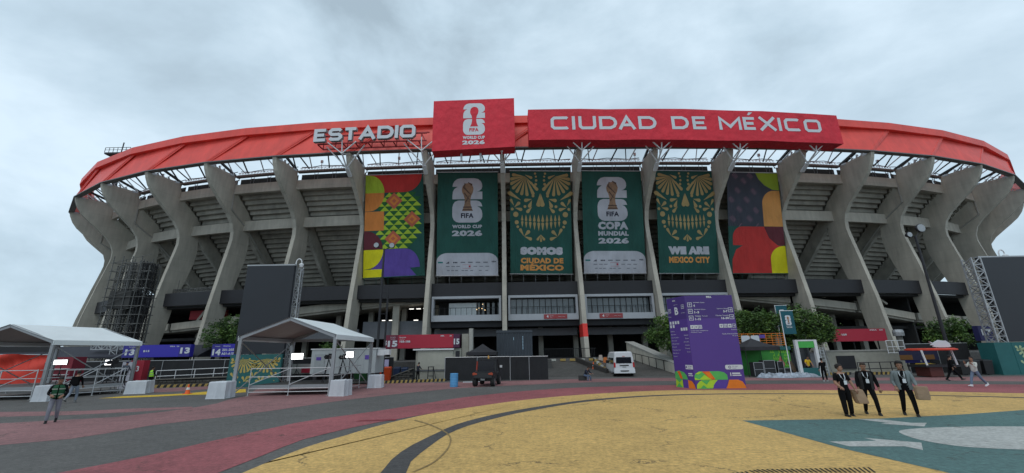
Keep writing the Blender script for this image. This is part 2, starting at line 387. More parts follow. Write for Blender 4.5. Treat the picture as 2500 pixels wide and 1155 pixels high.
# down pipes
for k in (-8, -6, -4, -2, 2, 4, 6, 8):
    t = .36 if k < 0 else -.36
    m = MB(); m.tube([P(k, *q, t) for q in ((-.75, 28.85), (-.7, 28.5), (-.3, 28.2), (-.32, 23.7), (-3.7, 21.5), (-8.4, 17.2))], .11, 6)
    m.build('down_pipe', mat('pipe_concrete_grey', (.33, .32, .29), .8), st, True)
# ramp parapets behind the ribs
RZ = {-9: 6.4, -8: 6.4, -7: 6.4, -6: 6.4, -5: 6.4, -4: 7.0, -3: 8.0, -2: 8.85, -1: 9.7, 3: 9.5, 4: 8.55, 5: 7.5, 6: 6.1, 7: 5.7, 8: 5.7, 9: 5.7}
for k in list(range(-9, -1))+list(range(3, 9)):
    za, zb = RZ[k], RZ[k+1]
    bay(MB(), k, k+1, T2, -T2, -3.1, -2.8, za, za+1.0, 1, z0b=zb, z1b=zb+1.0).build('ramp_parapet', CONC, st, True)
    bay(MB(), k, k+1, T2, -T2, -9, -3.1, za-.3, za, 1, z0b=zb-.3, z1b=zb).build('ramp_slab', CONC2, st, True)
# slim raking posts seen in the opening under the band
for k in (-5, -3, 4, 5):
    sg = 1 if k < 0 else -1
    m = MB(); m.beam(P(k+.5-.05*sg, -3.2, RZ[k]+.9), P(k+.5+.1*sg, -3.6, 9.8), .35, .3); m.build('raking_post', CONC, st, True)
# depth behind: floors and back wall coloured near-black for shade, inner columns
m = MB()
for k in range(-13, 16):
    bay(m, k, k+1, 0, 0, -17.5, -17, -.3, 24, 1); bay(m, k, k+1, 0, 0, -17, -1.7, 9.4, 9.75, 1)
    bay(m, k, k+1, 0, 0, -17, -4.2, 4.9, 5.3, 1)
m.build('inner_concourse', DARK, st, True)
for k in (-8, -6, 6, 8):
    m = MB(); m.hexa([P(k, -17, 0, -.15), P(k, -3.4, 0, -.15), P(k, -3.4, 0, .15), P(k, -17, 0, .15), P(k, -17, 9.4, -.15), P(k, -3.4, 9.4, -.15), P(k, -3.4, 9.4, .15), P(k, -17, 9.4, .15)]); m.build('cross_wall', DARK, st, True)
for k in range(-5, 6):
    for du in (0, .5):
        m = MB(); x, y, z = P(k+du, -7.5, 1.6); m.box(x-.35, x+.35, y-.35, y+.35, 1.6, 9.4); m.build('inner_column', CONC2, st, True)
# grey parapet panels of the lower gallery between ribs -2..-1 and beside it
for k, z0, z1 in ((-3, 4.6, 5.9), (-2, 4.5, 6.9), (-1, 4.6, 5.6), (0, 4.6, 5.6), (1, 4.6, 5.6), (2, 4.6, 5.6)):
    bay(MB(), k, k+1, T2, -T2, -4.2, -3.9, z0, z1, 1).build('gallery_parapet', GREYP, st, True)
x, y, z = P(-1.5, -3.6, 4)
m = MB(); m.box(x-.45, x+.45, y-.3, y+.3, 1.6, 9.5); m.build('inner_column', CONC, st, True)
# lit ceiling lamps inside the gallery (small strips the photo shows lit)
LAMP = mat('lit_lamp', (1, .96, .88), emit=1.6)
for u, z in ((-1.32, 8.6), (-1.22, 8.6), (-1.12, 8.65), (-1.7, 7.05), (-1.6, 7.05), (-1.25, 7.0)):
    x, y, z = P(u, -4.6, z); m = MB(); m.box(x-.3, x+.3, y-.1, y+.1, z, z+.1); m.build('strip_lamp', LAMP, st, True)
# seats / red box in the left openings, bench
m = bay(MB(), -4.72, -4.12, 0, 0, -4.4, -3.4, 7.9, 9.2, 1); m.build('red_kiosk_box', mat('dull_red', (.35, .03, .04), .7), st, True)

# balconies with windows
for k in range(-1, 3):
    b = thing_ = MB()
    R0, R1 = -1.6, -.72
    fr_ = MB(); ka, kb = k+.045, k+.955
    bay(fr_, ka, kb, 0, 0, R0, R1, 9.5, 9.82, 1)                       # top rail
    bay(fr_, ka, kb, 0, 0, R0, R1, 6.5, 7.3, 1)                        # lower fascia
    bay(fr_, ka, ka+.028, 0, 0, R0, R1, 7.303, 9.497, 1); bay(fr_, kb-.028, kb, 0, 0, R0, R1, 7.303, 9.497, 1)
    bo = fr_.build('balcony_frame', mat('pale_grey_cladding', (.40, .42, .45), .55, var=.05), st, True)
    if k >= 0:
        for j in range(11):
            a = ka+.03+(kb-ka-.06)*j/11; c = ka+.03+(kb-ka-.06)*(j+1)/11
            pn = bay(MB(), a+.005, c-.005, 0, 0, -1.9, -1.86, 7.35, 9.45, 1).build('window_pane', GLASS, bo, True)
            bay(MB(), a-.004, a+.004, 0, 0, -1.95, -1.8, 7.31, 9.49, 1).build('mullion', BLK, bo, True)
        bay(MB(), ka+.03, kb-.03, 0, 0, -3.2, -3.1, 7.31, 9.49, 1).build('blind_wall', mat('pale_curtain', (.35, .37, .38), .8, var=.25, scale=3, stretch=(3, 3, .2)), bo, True)
    else:
        bay(MB(), ka+.2, ka+.57, 0, 0, -2.6, -2.5, 7.31, 9.1, 1).build('white_partition', mat('white_partition_board', (.7, .74, .74), .7), bo, True)
        bay(MB(), ka+.03, kb-.03, 0, 0, -4.2, -4.1, 7.31, 9.49, 1).build('back_wall', DARK, bo, True)
        m = MB(); 
        for u, z in ((-.35, 8.4), (-.31, 8.3), (-.3, 8.9), (-.27, 8.1), (-.38, 8.2)):
            x, y, z = P(u, -2.5, z); m.ball((x, y, z), .07, n=4)
        m.build('party_lamp', mat('warm_lamp', (1, .7, .35), emit=1.4), bo, True)
        m = MB(); 
        for u in (.62, .68, .75, .82, .9): bay(m, k+u, k+u+.035, 0, 0, -3.6, -3.55, 7.5, 9.3, 1)
        m.build('window_pane', GLASS, bo, True)
    m = MB()
    for j in range(13):
        u = ka+.03+(kb-ka-.06)*j/12; m.beam(P(u, -.95, 7.3), P(u, -.95, 8.28), .05)
    for i in range(2): m.beam(P(ka+.03, -.95, 8.28), P(kb-.03, -.95, 8.28), .06)
    m.build('railing', DGREY, bo, True)
    bay(MB(), k, k+1, T2, -T2, -4., -1.4, 5.75, 6.48, 1).build('balcony_soffit', BLK, st, True)
    if k in (0, 1):
        ua = k+(.505 if k == 0 else .225); ub = ua+.30
        bay(MB(), ua, ub, 0, 0, R1, R1+.06, 6.62, 7.22, 1).build('gate_plate', mat('plate_red', (.30, .045, .05), .6), bo, True)
        m = MB(); fr_t = lambda u, v, d=0.: P(ua+u/10.32, R1+.075+d, 6.62+v)
        put_text(m, fr_t, '4', .35, .14, .34, .26, .05, 'l'); put_text(m, fr_t, 'Ingreso', .8, .33, .1, .5, .03, 'l'); put_text(m, fr_t, 'Gate', .8, .17, .09, .3, .0, 'l'); put_text(m, fr_t, 'Salida / Exit', 2.8, .25, .07, .9, .0, 'r')
        m.build('lettering', LETW, bo, True)
# red wrap on one rib
sub = [(OUT[i], INN[i]) for i in range(3)]
def rr_at(z, prof):
    for (r0, z0), (r1, z1) in zip(prof, prof[1:]):
        if z0 <= z <= z1: return r0+(r1-r0)*(z-z0)/(z1-z0)
zs = [4.2, 5.0, 5.85]
fin_mb(1, [(rr_at(z, OUT), z) for z in zs], [(rr_at(z, INN), z) for z in zs], TH+.03, .015).build('red_wrap', mat('red_wrap_paint', (.75, .04, .03), .6), st, True)
# rooftop floodlight platform (left)
m = MB(); x, y, z = -81.2, 78., 43.2
pl = MB(); pl.box(x-2.6, x+2.6, y-1.2, y+1.2, z, z+.35); pl.beam((x, y, 27), (x, y, z), .6)
po = pl.build('roof_platform', DGREY, st, True)
for j in range(7):
    xx = x-2.6+5.2*j/6; m.beam((xx, y-1.2, z+.35), (xx, y-1.2, z+1.4), .07)
m.beam((x-2.6, y-1.2, z+1.4), (x+2.6, y-1.2, z+1.4), .08); m.beam((x-2.6, y-1.2, z+.9), (x+2.6, y-1.2, z+.9), .06)
m.beam((x-.4, y, z), (x-.3, y, z+3.2), .15); m.build('platform_railing', DGREY, po, True)
# sign brackets: white V struts on the ribs
for k in (-2, -1, 0, 1, 2, 3, 4):
    zt = 29.4 if k in (-2, -1) else 28.5
    m = MB(); lo = k in (-2, -1); base = P(k, 4.8, 26.6); nd = P(k, 6.5, 27.9 if lo else 27.5)
    m.beam(P(k, 3.6, 25.9), P(k, 4.8, 26.6), .5, .25)
    m.beam(base, nd, .15); m.beam(P(k, 4.9, 28.6), nd, .1)
    for du in ((-.18, 0, .18) if lo else (-.11, 0, .11)): m.beam(nd, P(k+du, 6.8, zt+(.3 if du == 0 and lo else 0)), .12)
    for du in ((-.25, .25) if lo else (-.17, .17)): m.beam(base, P(k+du, 5.8, zt), .12)
    m.build('sign_bracket', WHITE, st, True)

# ------------------------------------------------------------------ emblem: stacked 2 and 6 with the cup
def em2(px, py): return ((px-1750)/235., (385-py)/325.)
E_TWO = [em2(*p) for p in [(1750, 216), (1750, 186), (1753, 160), (1765, 140), (1790, 124), (1750, 124), (1753, 104), (1764, 84), (1785, 68), (1812, 62), (1925, 62), (1952, 68), (1972, 83), (1983, 104), (1984, 126), (1978, 142), (1962, 154), (1944, 160), (1985, 160), (1985, 216)]]
E_SIX = [em2(*p) for p in [(1795, 225), (1938, 225), (1960, 230), (1976, 244), (1985, 268), (1945, 268), (1966, 278), (1980, 298), (1985, 322), (1984, 345), (1972, 366), (1952, 380), (1932, 385), (1802, 385), (1780, 380), (1762, 366), (1752, 346), (1750, 326), (1750, 276), (1756, 252), (1770, 234)]]
CUP = [em2(*p) for p in [(1826, 301), (1840, 272), (1846, 245), (1846, 215), (1838, 185), (1826, 165), (1824, 140), (1832, 117), (1850, 102), (1870, 98), (1892, 102), (1908, 115), (1916, 140), (1910, 168), (1898, 190), (1892, 215), (1892, 245), (1898, 272), (1912, 301)]]
def emblem(fr, x, y, w, h, mw, cup, under, d=.0, gold=None, parent=None, fifa=None):
    g = lambda u, v, dd=0.: fr(x+u*w, y+v*h, d+dd)
    m = MB(); shape(m, g, E_TWO); shape(m, g, E_SIX)
    o = m.build('emblem', mw, parent, True)
    m = MB(); shape(m, g, CUP, 0, .012)
    m.build('emblem_cup', cup, parent, True)
    if gold:   # printed cup: darker swirl bands and base rings
        m = MB()
        for a, b, t in (((.36, .80), (.62, .62), .05), ((.40, .66), (.58, .50), .04), ((.66, .84), (.52, .90), .05), ((.42, .88), (.38, .76), .04), ((.44, .45), (.56, .60), .035)):
            dx, dy = b[0]-a[0], b[1]-a[1]; l = hypot(dx, dy); nx, ny = -dy/l*t/2, dx/l*t/2
            shape(m, g, [(a[0]+nx, a[1]+ny), (a[0]-nx, a[1]-ny), (b[0]-nx*.4, b[1]-ny*.4), (b[0]+nx*.4, b[1]+ny*.4)], 0, .024)
        for v0 in (.27, .33): shape(m, g, [(.33+(v0-.26)*.35, v0), (.68-(v0-.26)*.35, v0), (.675-(v0-.24)*.35, v0+.028), (.335+(v0-.24)*.35, v0+.028)], 0, .024)
        m.build('emblem_cup_shading', gold, parent, True)
    m = MB(); put_text(m, g, 'FIFA', .5, .1, .11, .42, .035, 'c', 0, .012); m.build('lettering', fifa or under, parent, True)

# ------------------------------------------------------------------ red sign box with the emblem
def curve_chord(ka, kb, r, z):
    a = Vector(P(ka, r, z)); b = Vector(P(kb, r, z)); ux = (b-a); L_ = ux.length; ux.normalize()
    return a, ux, Vector((0, 0, 1)), ux.cross(Vector((0, 0, 1))), L_
a, ux, uz, nn_, W_ = curve_chord(-.849, .165, 7.5, 27.4)
sb = thing('sign_box', 'square red sign box carrying the white 26 emblem, rising above the roof ring', 'sign', P(-.34, 6.5, 27.4))
f0 = frame(a, ux, uz, nn_)
m = MB(); m.hexa([f0(0, -.15, -1.9), f0(W_, 0.25, -1.9), f0(W_, .25, 0), f0(0, -.15, 0), f0(0, 7.15, -1.9), f0(W_, 7.35, -1.9), f0(W_, 7.35, 0), f0(0, 7.15, 0)])
m.build('sign_body', SRED, sb, True)
# crop pixels (1420..2310, 35..570) to metres
fb = lambda px, py, d=0.: f0((px-1424)/(2303-1424)*W_, 7.2-(py-25)/(525-25)*7.15, d)
g_ = lambda u, v, d=0.: fb(u, -v, d)
emblem(lambda u, v, d=0.: fb(1750+u, 385-v, d), 0, 0, 235, 325, LETW, SRED, SRED, .02, None, sb)
m = MB(); put_text(m, lambda u, v, d=0.: fb(u, -v, d), 'WORLD CUP', 1867, -428, 31, 236, .055, 'c', 0, .03)
put_text(m, lambda u, v, d=0.: fb(u, -v, d), '2026', 1865, -482, 42, 240, .055, 'c', 0, .03); m.build('lettering', LETW, sb, True)
m = MB()
for u in (1726, 1932): m.beam(fb(u, 540, -.9), fb(u+4, 610, -.9), .25, .25)
m.build('hanging_bracket', GALV, sb, True)

# ------------------------------------------------------------------ stroke letters (wide, square-cut)
def ring_(w_, h_, c): return [(c, 0), (w_-c, 0), (w_, c), (w_, h_-c), (w_-c, h_), (c, h_), (0, h_-c), (0, c)]
def letter_strokes(ch, w_, h_, t):
    w_ -= t; h_ -= t; c = t*.55
    S = {'E': [([(w_, h_), (0, h_), (0, 0), (w_, 0)], 0), ([(t*.4, h_/2), (w_*.86, h_/2)], 0)],
         'S': [([(w_, h_*.86), (w_-c, h_), (c, h_), (0, h_-c), (0, h_/2+c), (c, h_/2), (w_-c, h_/2), (w_, h_/2-c), (w_, c), (w_-c, 0), (c, 0), (0, h_*.14)], 0)],
         'T': [([(-t*.1, h_), (w_+t*.1, h_)], 0), ([(w_/2, h_-t*.3), (w_/2, -t/2)], 0)],
         'A': [([(0, -t/2), (w_*.5, h_+t*.1), (w_, -t/2)], 0), ([(w_*.24, h_*.27), (w_*.76, h_*.27)], 0)],
         'D': [([(0, 0), (0, h_), (w_*.66, h_), (w_*.9, h_*.85), (w_, h_*.6), (w_, h_*.4), (w_*.9, h_*.15), (w_*.66, 0)], 1)],
         'I': [([(0, -t/2), (0, h_+t/2)], 0)],
         'O': [(ring_(w_, h_, c), 1)],
         'C': [([(w_, h_-c*.4), (w_-c*.5, h_), (c, h_), (0, h_-c), (0, c), (c, 0), (w_-c*.5, 0), (w_, c*.4)], 0)],
         'U': [([(0, h_+t/2), (0, c), (c, 0), (w_-c, 0), (w_, c), (w_, h_+t/2)], 0)],
         'M': [([(0, -t/2), (0, h_), (w_/2, h_*.16), (w_, h_), (w_, -t/2)], 0)],
         'X': [([(0, -t/2), (w_, h_+t/2)], 0), ([(0, h_+t/2), (w_, -t/2)], 0)]}[ch]
    return [([(x+t/2, y+t/2) for x, y in p], cl) for p, cl in S]
def stroke_poly(mb, fr, pts, t, closed, d0, d1, mf=0, ms=1):
    n = len(pts); Lp, Rp = [], []
    for i in range(n):
        p = Vector(pts[i]); a = Vector(pts[(i-1) % n]) if (i or closed) else None; b = Vector(pts[(i+1) % n]) if (i < n-1 or closed) else None
        d1_ = (p-a).normalized() if a is not None else None; d2_ = (b-p).normalized() if b is not None else None
        if d1_ is None: d1_ = d2_
        if d2_ is None: d2_ = d1_
        n1_ = Vector((-d1_.y, d1_.x)); n2_ = Vector((-d2_.y, d2_.x)); mm = (n1_+n2_)
        mm = mm/(max(.45, 1+n1_.dot(n2_))); Lp.append(p+mm*t/2); Rp.append(p-mm*t/2)
    rng = range(n if closed else n-1)
    for i in rng:
        j = (i+1) % n
        q = [Lp[i], Lp[j], Rp[j], Rp[i]]
        mb.add([fr(*v, d1) for v in q], [(0, 1, 2, 3)], mf)
        if d1-d0 > .05:
            mb.add([fr(*q[0], d0), fr(*q[1], d0), fr(*q[1], d1), fr(*q[0], d1)], [(0, 1, 2, 3)], ms)
            mb.add([fr(*q[2], d0), fr(*q[3], d0), fr(*q[3], d1), fr(*q[2], d1)], [(0, 1, 2, 3)], ms)
            mb.add([fr(*v, d0) for v in q], [(0, 3, 2, 1)], ms)
    if not closed and d1-d0 > .05:
        for i in (0, n-1): mb.add([fr(*Lp[i], d0), fr(*Rp[i], d0), fr(*Rp[i], d1), fr(*Lp[i], d1)], [(0, 1, 2, 3)], ms)

# ESTADIO: free-standing letters on a red steel frame
es = thing('stadium_name_sign', 'pale free-standing channel letters spelling ESTADIO on a red steel frame below the roof ring', 'sign', P(-1.7, 7, 29.2))
def cf(r, z0, k0, tilt=0.):  # metres along the curve from k0, height above z0
    return lambda u, v, d=0.: P(k0+(u+tilt*v)/10.32, r+d, z0+v)
fe = cf(6.7, 29.42, -2.35)
x_ = 0; tot = 13.2; ws = [1.75, 1.85, 1.8, 2.3, 2.1, .5, 2.0]; gap = (tot-sum(ws))/6
for ch, w_ in zip('ESTADIO', ws):
    m = MB()
    for i, (p, cl) in enumerate(letter_strokes(ch, w_, 1.85, .44)):
        stroke_poly(m, lambda u, v, d=0., x_=x_: fe(x_+u, v+ .1*(x_/13)-.02, d), p, .44, cl, .004*i, .5+.004*i)
    m.build('letter', [LETW, LETG], es, True); x_ += w_+gap
m = MB()
for k0 in [-2.32+i*.16 for i in range(9)]:
    m.beam(P(k0, 5.2, 29.3), P(k0, 6.6, 29.3), .12); m.beam(P(k0, 5.2, 29.3), P(k0, 5.2, 31.3), .12)
    m.beam(P(k0, 5.2, 31.2), P(k0+.08, 6.6, 29.3), .09)
for r, z in ((5.2, 29.3), (6.6, 29.3), (5.2, 31.3), (6.6, 30.4)):
    for i in range(4): m.beam(P(-2.32+i*.345, r, z), P(-2.32+(i+1)*.345, r, z), .15)
m.build('sign_frame', mat('dark_red_steel', (.33, .02, .025), .6), es, True)

# CIUDAD DE MEXICO: long cloth-covered box
cs = thing('stadium_name_sign', 'long crimson cloth-covered sign box with white letters CIUDAD DE MÉXICO', 'sign', P(2.3, 6.5, 28.4))
n = 12; ka, kb = .337, 4.305; m = MB()
for i in range(n):
    u0, u1 = i/n, (i+1)/n; k0 = ka+(kb-ka)*u0; k1 = ka+(kb-ka)*u1
    wob = lambda u: .05*sin(u*19)+.03*sin(u*43)
    zb = lambda u: 28.55-.3*u+wob(u); zt = lambda u: 33.0-.12*u-.38*max(0, u-.5)*2+wob(u+.3)*.7
    m.hexa([P(k0, 5.5, zb(u0)), P(k1, 5.5, zb(u1)), P(k1, 7.5, zb(u1)), P(k0, 7.5, zb(u0)), P(k0, 5.5, zt(u0)), P(k1, 5.5, zt(u1)), P(k1, 7.5, zt(u1)), P(k0, 7.5, zt(u0))])
m.build('sign_body', SRED, cs, True)
fc = lambda u, v, d=0.: P(ka+u/10.32, 7.52+d, 28.55+v)
# photo x of letter edges -> metres along the sign (ends 1289..2041 at mid height)
def kx(x, r=7.5):
    lo, hi = 0., 4.6
    F_ = Vector(Fv)
    for _ in range(24):
        mid = (lo+hi)/2; q = Vector(P(mid, r, 30.8))-Vector((0, 0, EYE))
        if 1250+FPX*q.dot(Rv)/q.dot(F_) > x: hi = mid
        else: lo = mid
    return (lo-ka)*10.32
LT = [('C', 1344, 1390), ('I', 1396, 1405), ('U', 1412, 1456), ('D', 1462, 1507), ('A', 1508, 1553), ('D', 1558, 1603), ('D', 1639, 1682), ('E', 1690, 1727), ('M', 1754, 1810), ('E', 1814, 1847), ('X', 1851, 1896), ('I', 1899, 1909), ('C', 1914, 1954), ('O', 1962, 2004)]
for ch, xa, xb in LT:
    ua, ub = kx(xa), kx(xb); m = MB(); f_ = ua/41.
    base = 1.42+.0*f_ - .12*f_ - (.45*max(0, f_-.75)*2); hh = 1.95
    for i, (p, cl) in enumerate(letter_strokes(ch, max(ub-ua, .5), hh, .46)):
        stroke_poly(m, lambda u, v, d=0., ua=ua, base=base: fc(ua+u, base+v, d), p, .40, cl, 0, .006+.012*i)
    if ch == 'E' and xa == 1814: m.add([fc(ua+.75, base+2.2, .01), fc(ua+1.0, base+2.2, .01), fc(ua+1.5, base+2.62, .01), fc(ua+.95, base+2.62, .01)], [(0, 1, 2, 3)])
    m.build('letter', [LETW, LETG], cs, True)

# ------------------------------------------------------------------ cloth banners between the ribs
def cloth(name, col): return mat(name, col, .8, var=.16, scale=.9, bump=.8, bscale=1.6, stretch=(1, 1, .28), bdist=.28)
TEAL = cloth('banner_green', (.014, .088, .070)); BW = cloth('banner_white', (.50, .51, .56)); GOLDP = cloth('banner_gold', (.43, .31, .13))
CUPM = mat('printed_cup_gold', (.26, .15, .085), .6, var=.45, scale=3.5); CUPD = mat('printed_cup_dark', (.09, .045, .03), .6, var=.3)
NAVY = mat('print_navy', (.01, .01, .03)); ORG_ = cloth('banner_orange', (.72, .24, .05)); ORG2 = cloth('banner_amber', (.68, .30, .08))
LIME = cloth('banner_lime', (.42, .58, .04)); LIMED = cloth('banner_lime_dark', (.30, .42, .03)); REDB = cloth('banner_red', (.55, .035, .03)); MAR = cloth('banner_maroon', (.13, .02, .03))
YELB = cloth('banner_yellow', (.80, .72, .01)); PURB = cloth('banner_purple', (.12, .07, .36)); CORAL = cloth('banner_coral', (.55, .13, .07)); SLATE = cloth('banner_slate', (.05, .055, .075)); PINK = mat('print_pink', (.45, .22, .30)); FOREST = cloth('banner_forest', (.02, .13, .03))
LG = mat('print_grey', (.16, .17, .2))
BQ = {1: [(-1.938, 27.58), (-1.122, 27.54), (-1.097, 13.09), (-1.96, 12.84)], 2: [(-.914, 27.67), (-.075, 27.53), (-.089, 12.83), (-.938, 12.94)],
      3: [(.097, 27.69), (.94, 27.49), (.931, 12.84), (.079, 13.04)], 4: [(1.101, 27.53), (1.932, 27.4), (1.947, 12.82), (1.089, 12.93)],
      5: [(2.143, 27.52), (2.947, 27.4), (2.975, 12.72), (2.129, 12.8)], 6: [(3.165, 27.29), (3.921, 27.22), (3.979, 12.68), (3.12, 12.71)]}
def banner(i, label, back=TEAL, group='tall cloth banners hung between the ribs'):
    q = BQ[i]; TL, TR = Vector(P(q[0][0], .2, q[0][1])), Vector(P(q[1][0], .2, q[1][1])); BR, BL = Vector(P(q[2][0], -2.3, q[2][1])), Vector(P(q[3][0], -2.3, q[3][1]))
    nrm = (TR-TL).cross(TL-BL).normalized()
    if nrm.y > 0: nrm = -nrm
    def fr(u, v, d=0.):     # u, v in 0..1, v up
        a = BL.lerp(BR, u); b = TL.lerp(TR, u)
        return tuple(a.lerp(b, v)+nrm*(d+.05*sin(u*17+i)*sin(v*3.1+1)*1.0*0))
    t = thing('banner', label, 'banner', tuple((BL+BR)/2), 0, group)
    m = MB(); m.hexa([fr(0, 0, -.03), fr(1, 0, -.03), fr(1, 0, 0), fr(0, 0, 0), fr(0, 1, -.03), fr(1, 1, -.03), fr(1, 1, 0), fr(0, 1, 0)])
    m.build('banner_cloth', back, t, True)
    m = MB(); m.tube([fr(-.01, 1.0, .0), fr(1.01, 1.0, .0)], .06, 6); m.build('hanging_bar', GALV, t, True)
    m = MB(); m.tube([fr(-.01, 0, .0), fr(1.01, 0, .0)], .07, 6)
    for j in range(6): m.beam(fr(.02+.96*j/5, 0, 0), fr(.02+.96*j/5, -.075, -.1), .035)
    m.build('bottom_bar', back if i in (1, 6) else GALV, t, True)
    return t, fr
def px(fr, x0, x1, y0, y1): return lambda a, b, d=0.: fr((a-x0)/(x1-x0), (y1-b)/(y1-y0), d)
def cup_banner(i, label, lines):
    t, fr = banner(i, label)
    g = px(fr, 66, 637, 80, 1058)
    emblem(lambda u, v, d=0.: g(208+u, 562-v, d), 0, 0, 283, 425, BW, CUPM, NAVY, .02, CUPD, t, NAVY)
    gv = lambda u, v, d=0.: g(u, -v, d)
    m = MB()
    for s_, y, h, wd, bo in lines: put_text(m, gv, s_, 349, -y, h, wd, bo, 'c', 0, .02)
    m.build('lettering', BW, t, True)
    m = MB(); shape(m, g, [(66, 1056), (637, 1056), (637, 925)]+[(637-100+100*cos(radians(a)), 925-78*sin(radians(a))) for a in range(10, 91, 10)]+[(166+100*cos(radians(a)), 925-78*sin(radians(a))) for a in range(90, 180, 10)]+[(66, 925)], 0, .02)
    m.build('sponsor_panel', BW, t, True)
    m = MB()
    for x in (290, 360, 430, 500): m.box(0, 0, 0, 0, 0, 0) if 0 else shape(m, g, [(x, 938), (x+42, 938), (x+42, 929), (x, 929)], 0, .035)
    for x in (155, 205, 250, 410, 465, 520): shape(m, g, [(x, 974), (x+34, 974), (x+34, 968), (x, 968)], 0, .035)
    for x in (165, 205, 240, 300, 332, 380, 460, 520): shape(m, g, [(x, 1012), (x+26, 1012), (x+26, 1006), (x, 1006)], 0, .035)
    m.build('sponsor_mark', LG, t, True)
    m = MB(); put_text(m, gv, 'VISA', 577, -935, 14, 42, .04, 'l', 0, .035)
    for j in range(3): shape(m, g, [(157+j*10, 945), (164+j*10, 945), (160+j*10+3, 938-j*6), (153+j*10+1, 941-j*6)], 0, .035)
    for x in (222, 236, 250): shape(m, g, [(x, 941), (x+10, 941), (x+10, 929), (x, 929)], 0, .035)
    m.build('sponsor_mark', NAVY, t, True)
    m = MB(); shape(m, g, [(80, 941), (126, 941), (126, 927), (80, 927)], 0, .035); m.build('sponsor_mark', mat('print_teal', (.03, .2, .2)), t, True)
    m = MB(); shape(m, g, rrect(366, -980, 383, -963, 3) and [(366, 980), (383, 980), (383, 963), (366, 963)], 0, .035); shape(m, g, [(310, 990), (390, 990), (390, 988), (310, 988)], 0, .035); shape(m, g, [(310, 957), (390, 957), (390, 955), (310, 955)], 0, .035)
    m.build('sponsor_mark', mat('print_crimson', (.4, .03, .06)), t, True)
cup_banner(2, 'green banner with the 26 cup emblem above the words WORLD CUP 2026', [('WORLD CUP', 616, 33, 280, .055), ('2026', 690, 56, 284, .055)])
cup_banner(4, 'green banner with the 26 cup emblem above the words COPA MUNDIAL 2026', [('COPA', 645, 76, 284, .07), ('MUNDIAL', 704, 44, 284, .06), ('2026', 778, 56, 284, .055)])

def skull(m, g, mi=0, d=.02, both=True):
    """petals, drops and dots of the skull pattern; left half in crop pixels, mirrored about x=345"""
    S = []
    ts = []
    for a, l, wd in ((-262, 0, 0),): pass
    # fans of long petals above
    for j, (ang, ln) in enumerate(((172, 130), (190, 150), (207, 165), (224, 175), (241, 180), (258, 185), (275, 190), (294, 195), (312, 180))):
        ts.append(drop(205, 118, ang, ln*1.0, 31))
    dots = [(300, 88, 11), (308, 118, 10), (310, 155, 12), (305, 192, 13), (278, 305, 14), (200, 407, 14), (78, 432, 14), (112, 482, 26), (120, 557, 20), (130, 600, 13)]
    ts += [drop(165, 348, 148, 150, 40), drop(200, 100, 335, 80, 26), drop(225, 150, 320, 60, 24)]
    ts += [drop(268, 335, 192, 78, 34), drop(268, 345, 247, 78, 34), drop(268, 408, 228, 78, 32), drop(95, 400, 118, 74, 26), drop(97, 415, 42, 74, 32), drop(103, 420, 345, 74, 32)]
    ts += [drop(345, 280, 262, 130, 44)]
    ts += [drop(188, 690, 118, 84, 28), drop(190, 690, 46, 76, 34), drop(190, 690, 338, 80, 30)]
    for j, x in enumerate((172, 209, 248, 288, 328)):
        ts.append(drop(x, 482, 270, 60+3*j, 22+1.2*j)); ts.append([(a, b) for a, b in drop(x+1, 604+9*j, 90, 58+6*j, 21+1.5*j)])
    ts += [drop(349, 672, 236, 66, 24)]
    for s_ in ((0, 1) if both else (0,)):
        fx = (lambda x: x) if s_ == 0 else (lambda x: 690+6-x)
        for t in ts: shape(m, g, [(fx(x), y) for x, y in [(x, (2*0+y)) for x, y in t]], mi, d)
        for x, y, r in dots: shape(m, g, [(fx(x)+r*cos(i*pi/5), y+r*sin(i*pi/5)) for i in range(10)], mi, d)
    shape(m, g, drop(348, 672, 270, 0, 0) and [(348, 672), (360, 735), (348, 744), (338, 735)], mi, d+.004)
def flipg(g): return g
def skull_banner(i, label, t1, t2):
    t, fr = banner(i, label)
    g0 = px(fr, 58, 640, 62, 1042)
    # drop() works y-up; crop pixels are y-down, so flip angles by mirroring around each anchor
    m = MB(); gg = lambda a, b, d=0.: g0(a, b, d)
    global drop; od = drop
    drop_dn = lambda cx, cy, ang, ln, wd, n=7: [(x, 2*cy-y) for x, y in od(cx, cy, ang, ln, wd, n)]
    drop = drop_dn; skull(m, gg); drop = od
    m.build('skull_pattern', GOLDP, t, True)
    gv = lambda u, v, d=0.: g0(u, -v, d)
    m = MB(); put_text(m, gv, t1, 353, -864, 76, 402, .11, 'c', 0, .02); m.build('lettering', BW, t, True)
    m = MB()
    for s_, y, h, wd in t2: put_text(m, gv, s_, 356, -y, h, wd, .06, 'c', 0, .03)
    m.build('lettering', ORG2, t, True)
skull_banner(3, 'green banner with a gold skull pattern above SOMOS CIUDAD DE MÉXICO', 'SOMOS', [('CIUDAD DE', 943, 52, 400), ('MÉXICO', 1010, 68, 406)])
skull_banner(5, 'green banner with a gold skull pattern above WE ARE MEXICO CITY', 'WE ARE', [('MEXICO CITY', 944, 60, 400)])

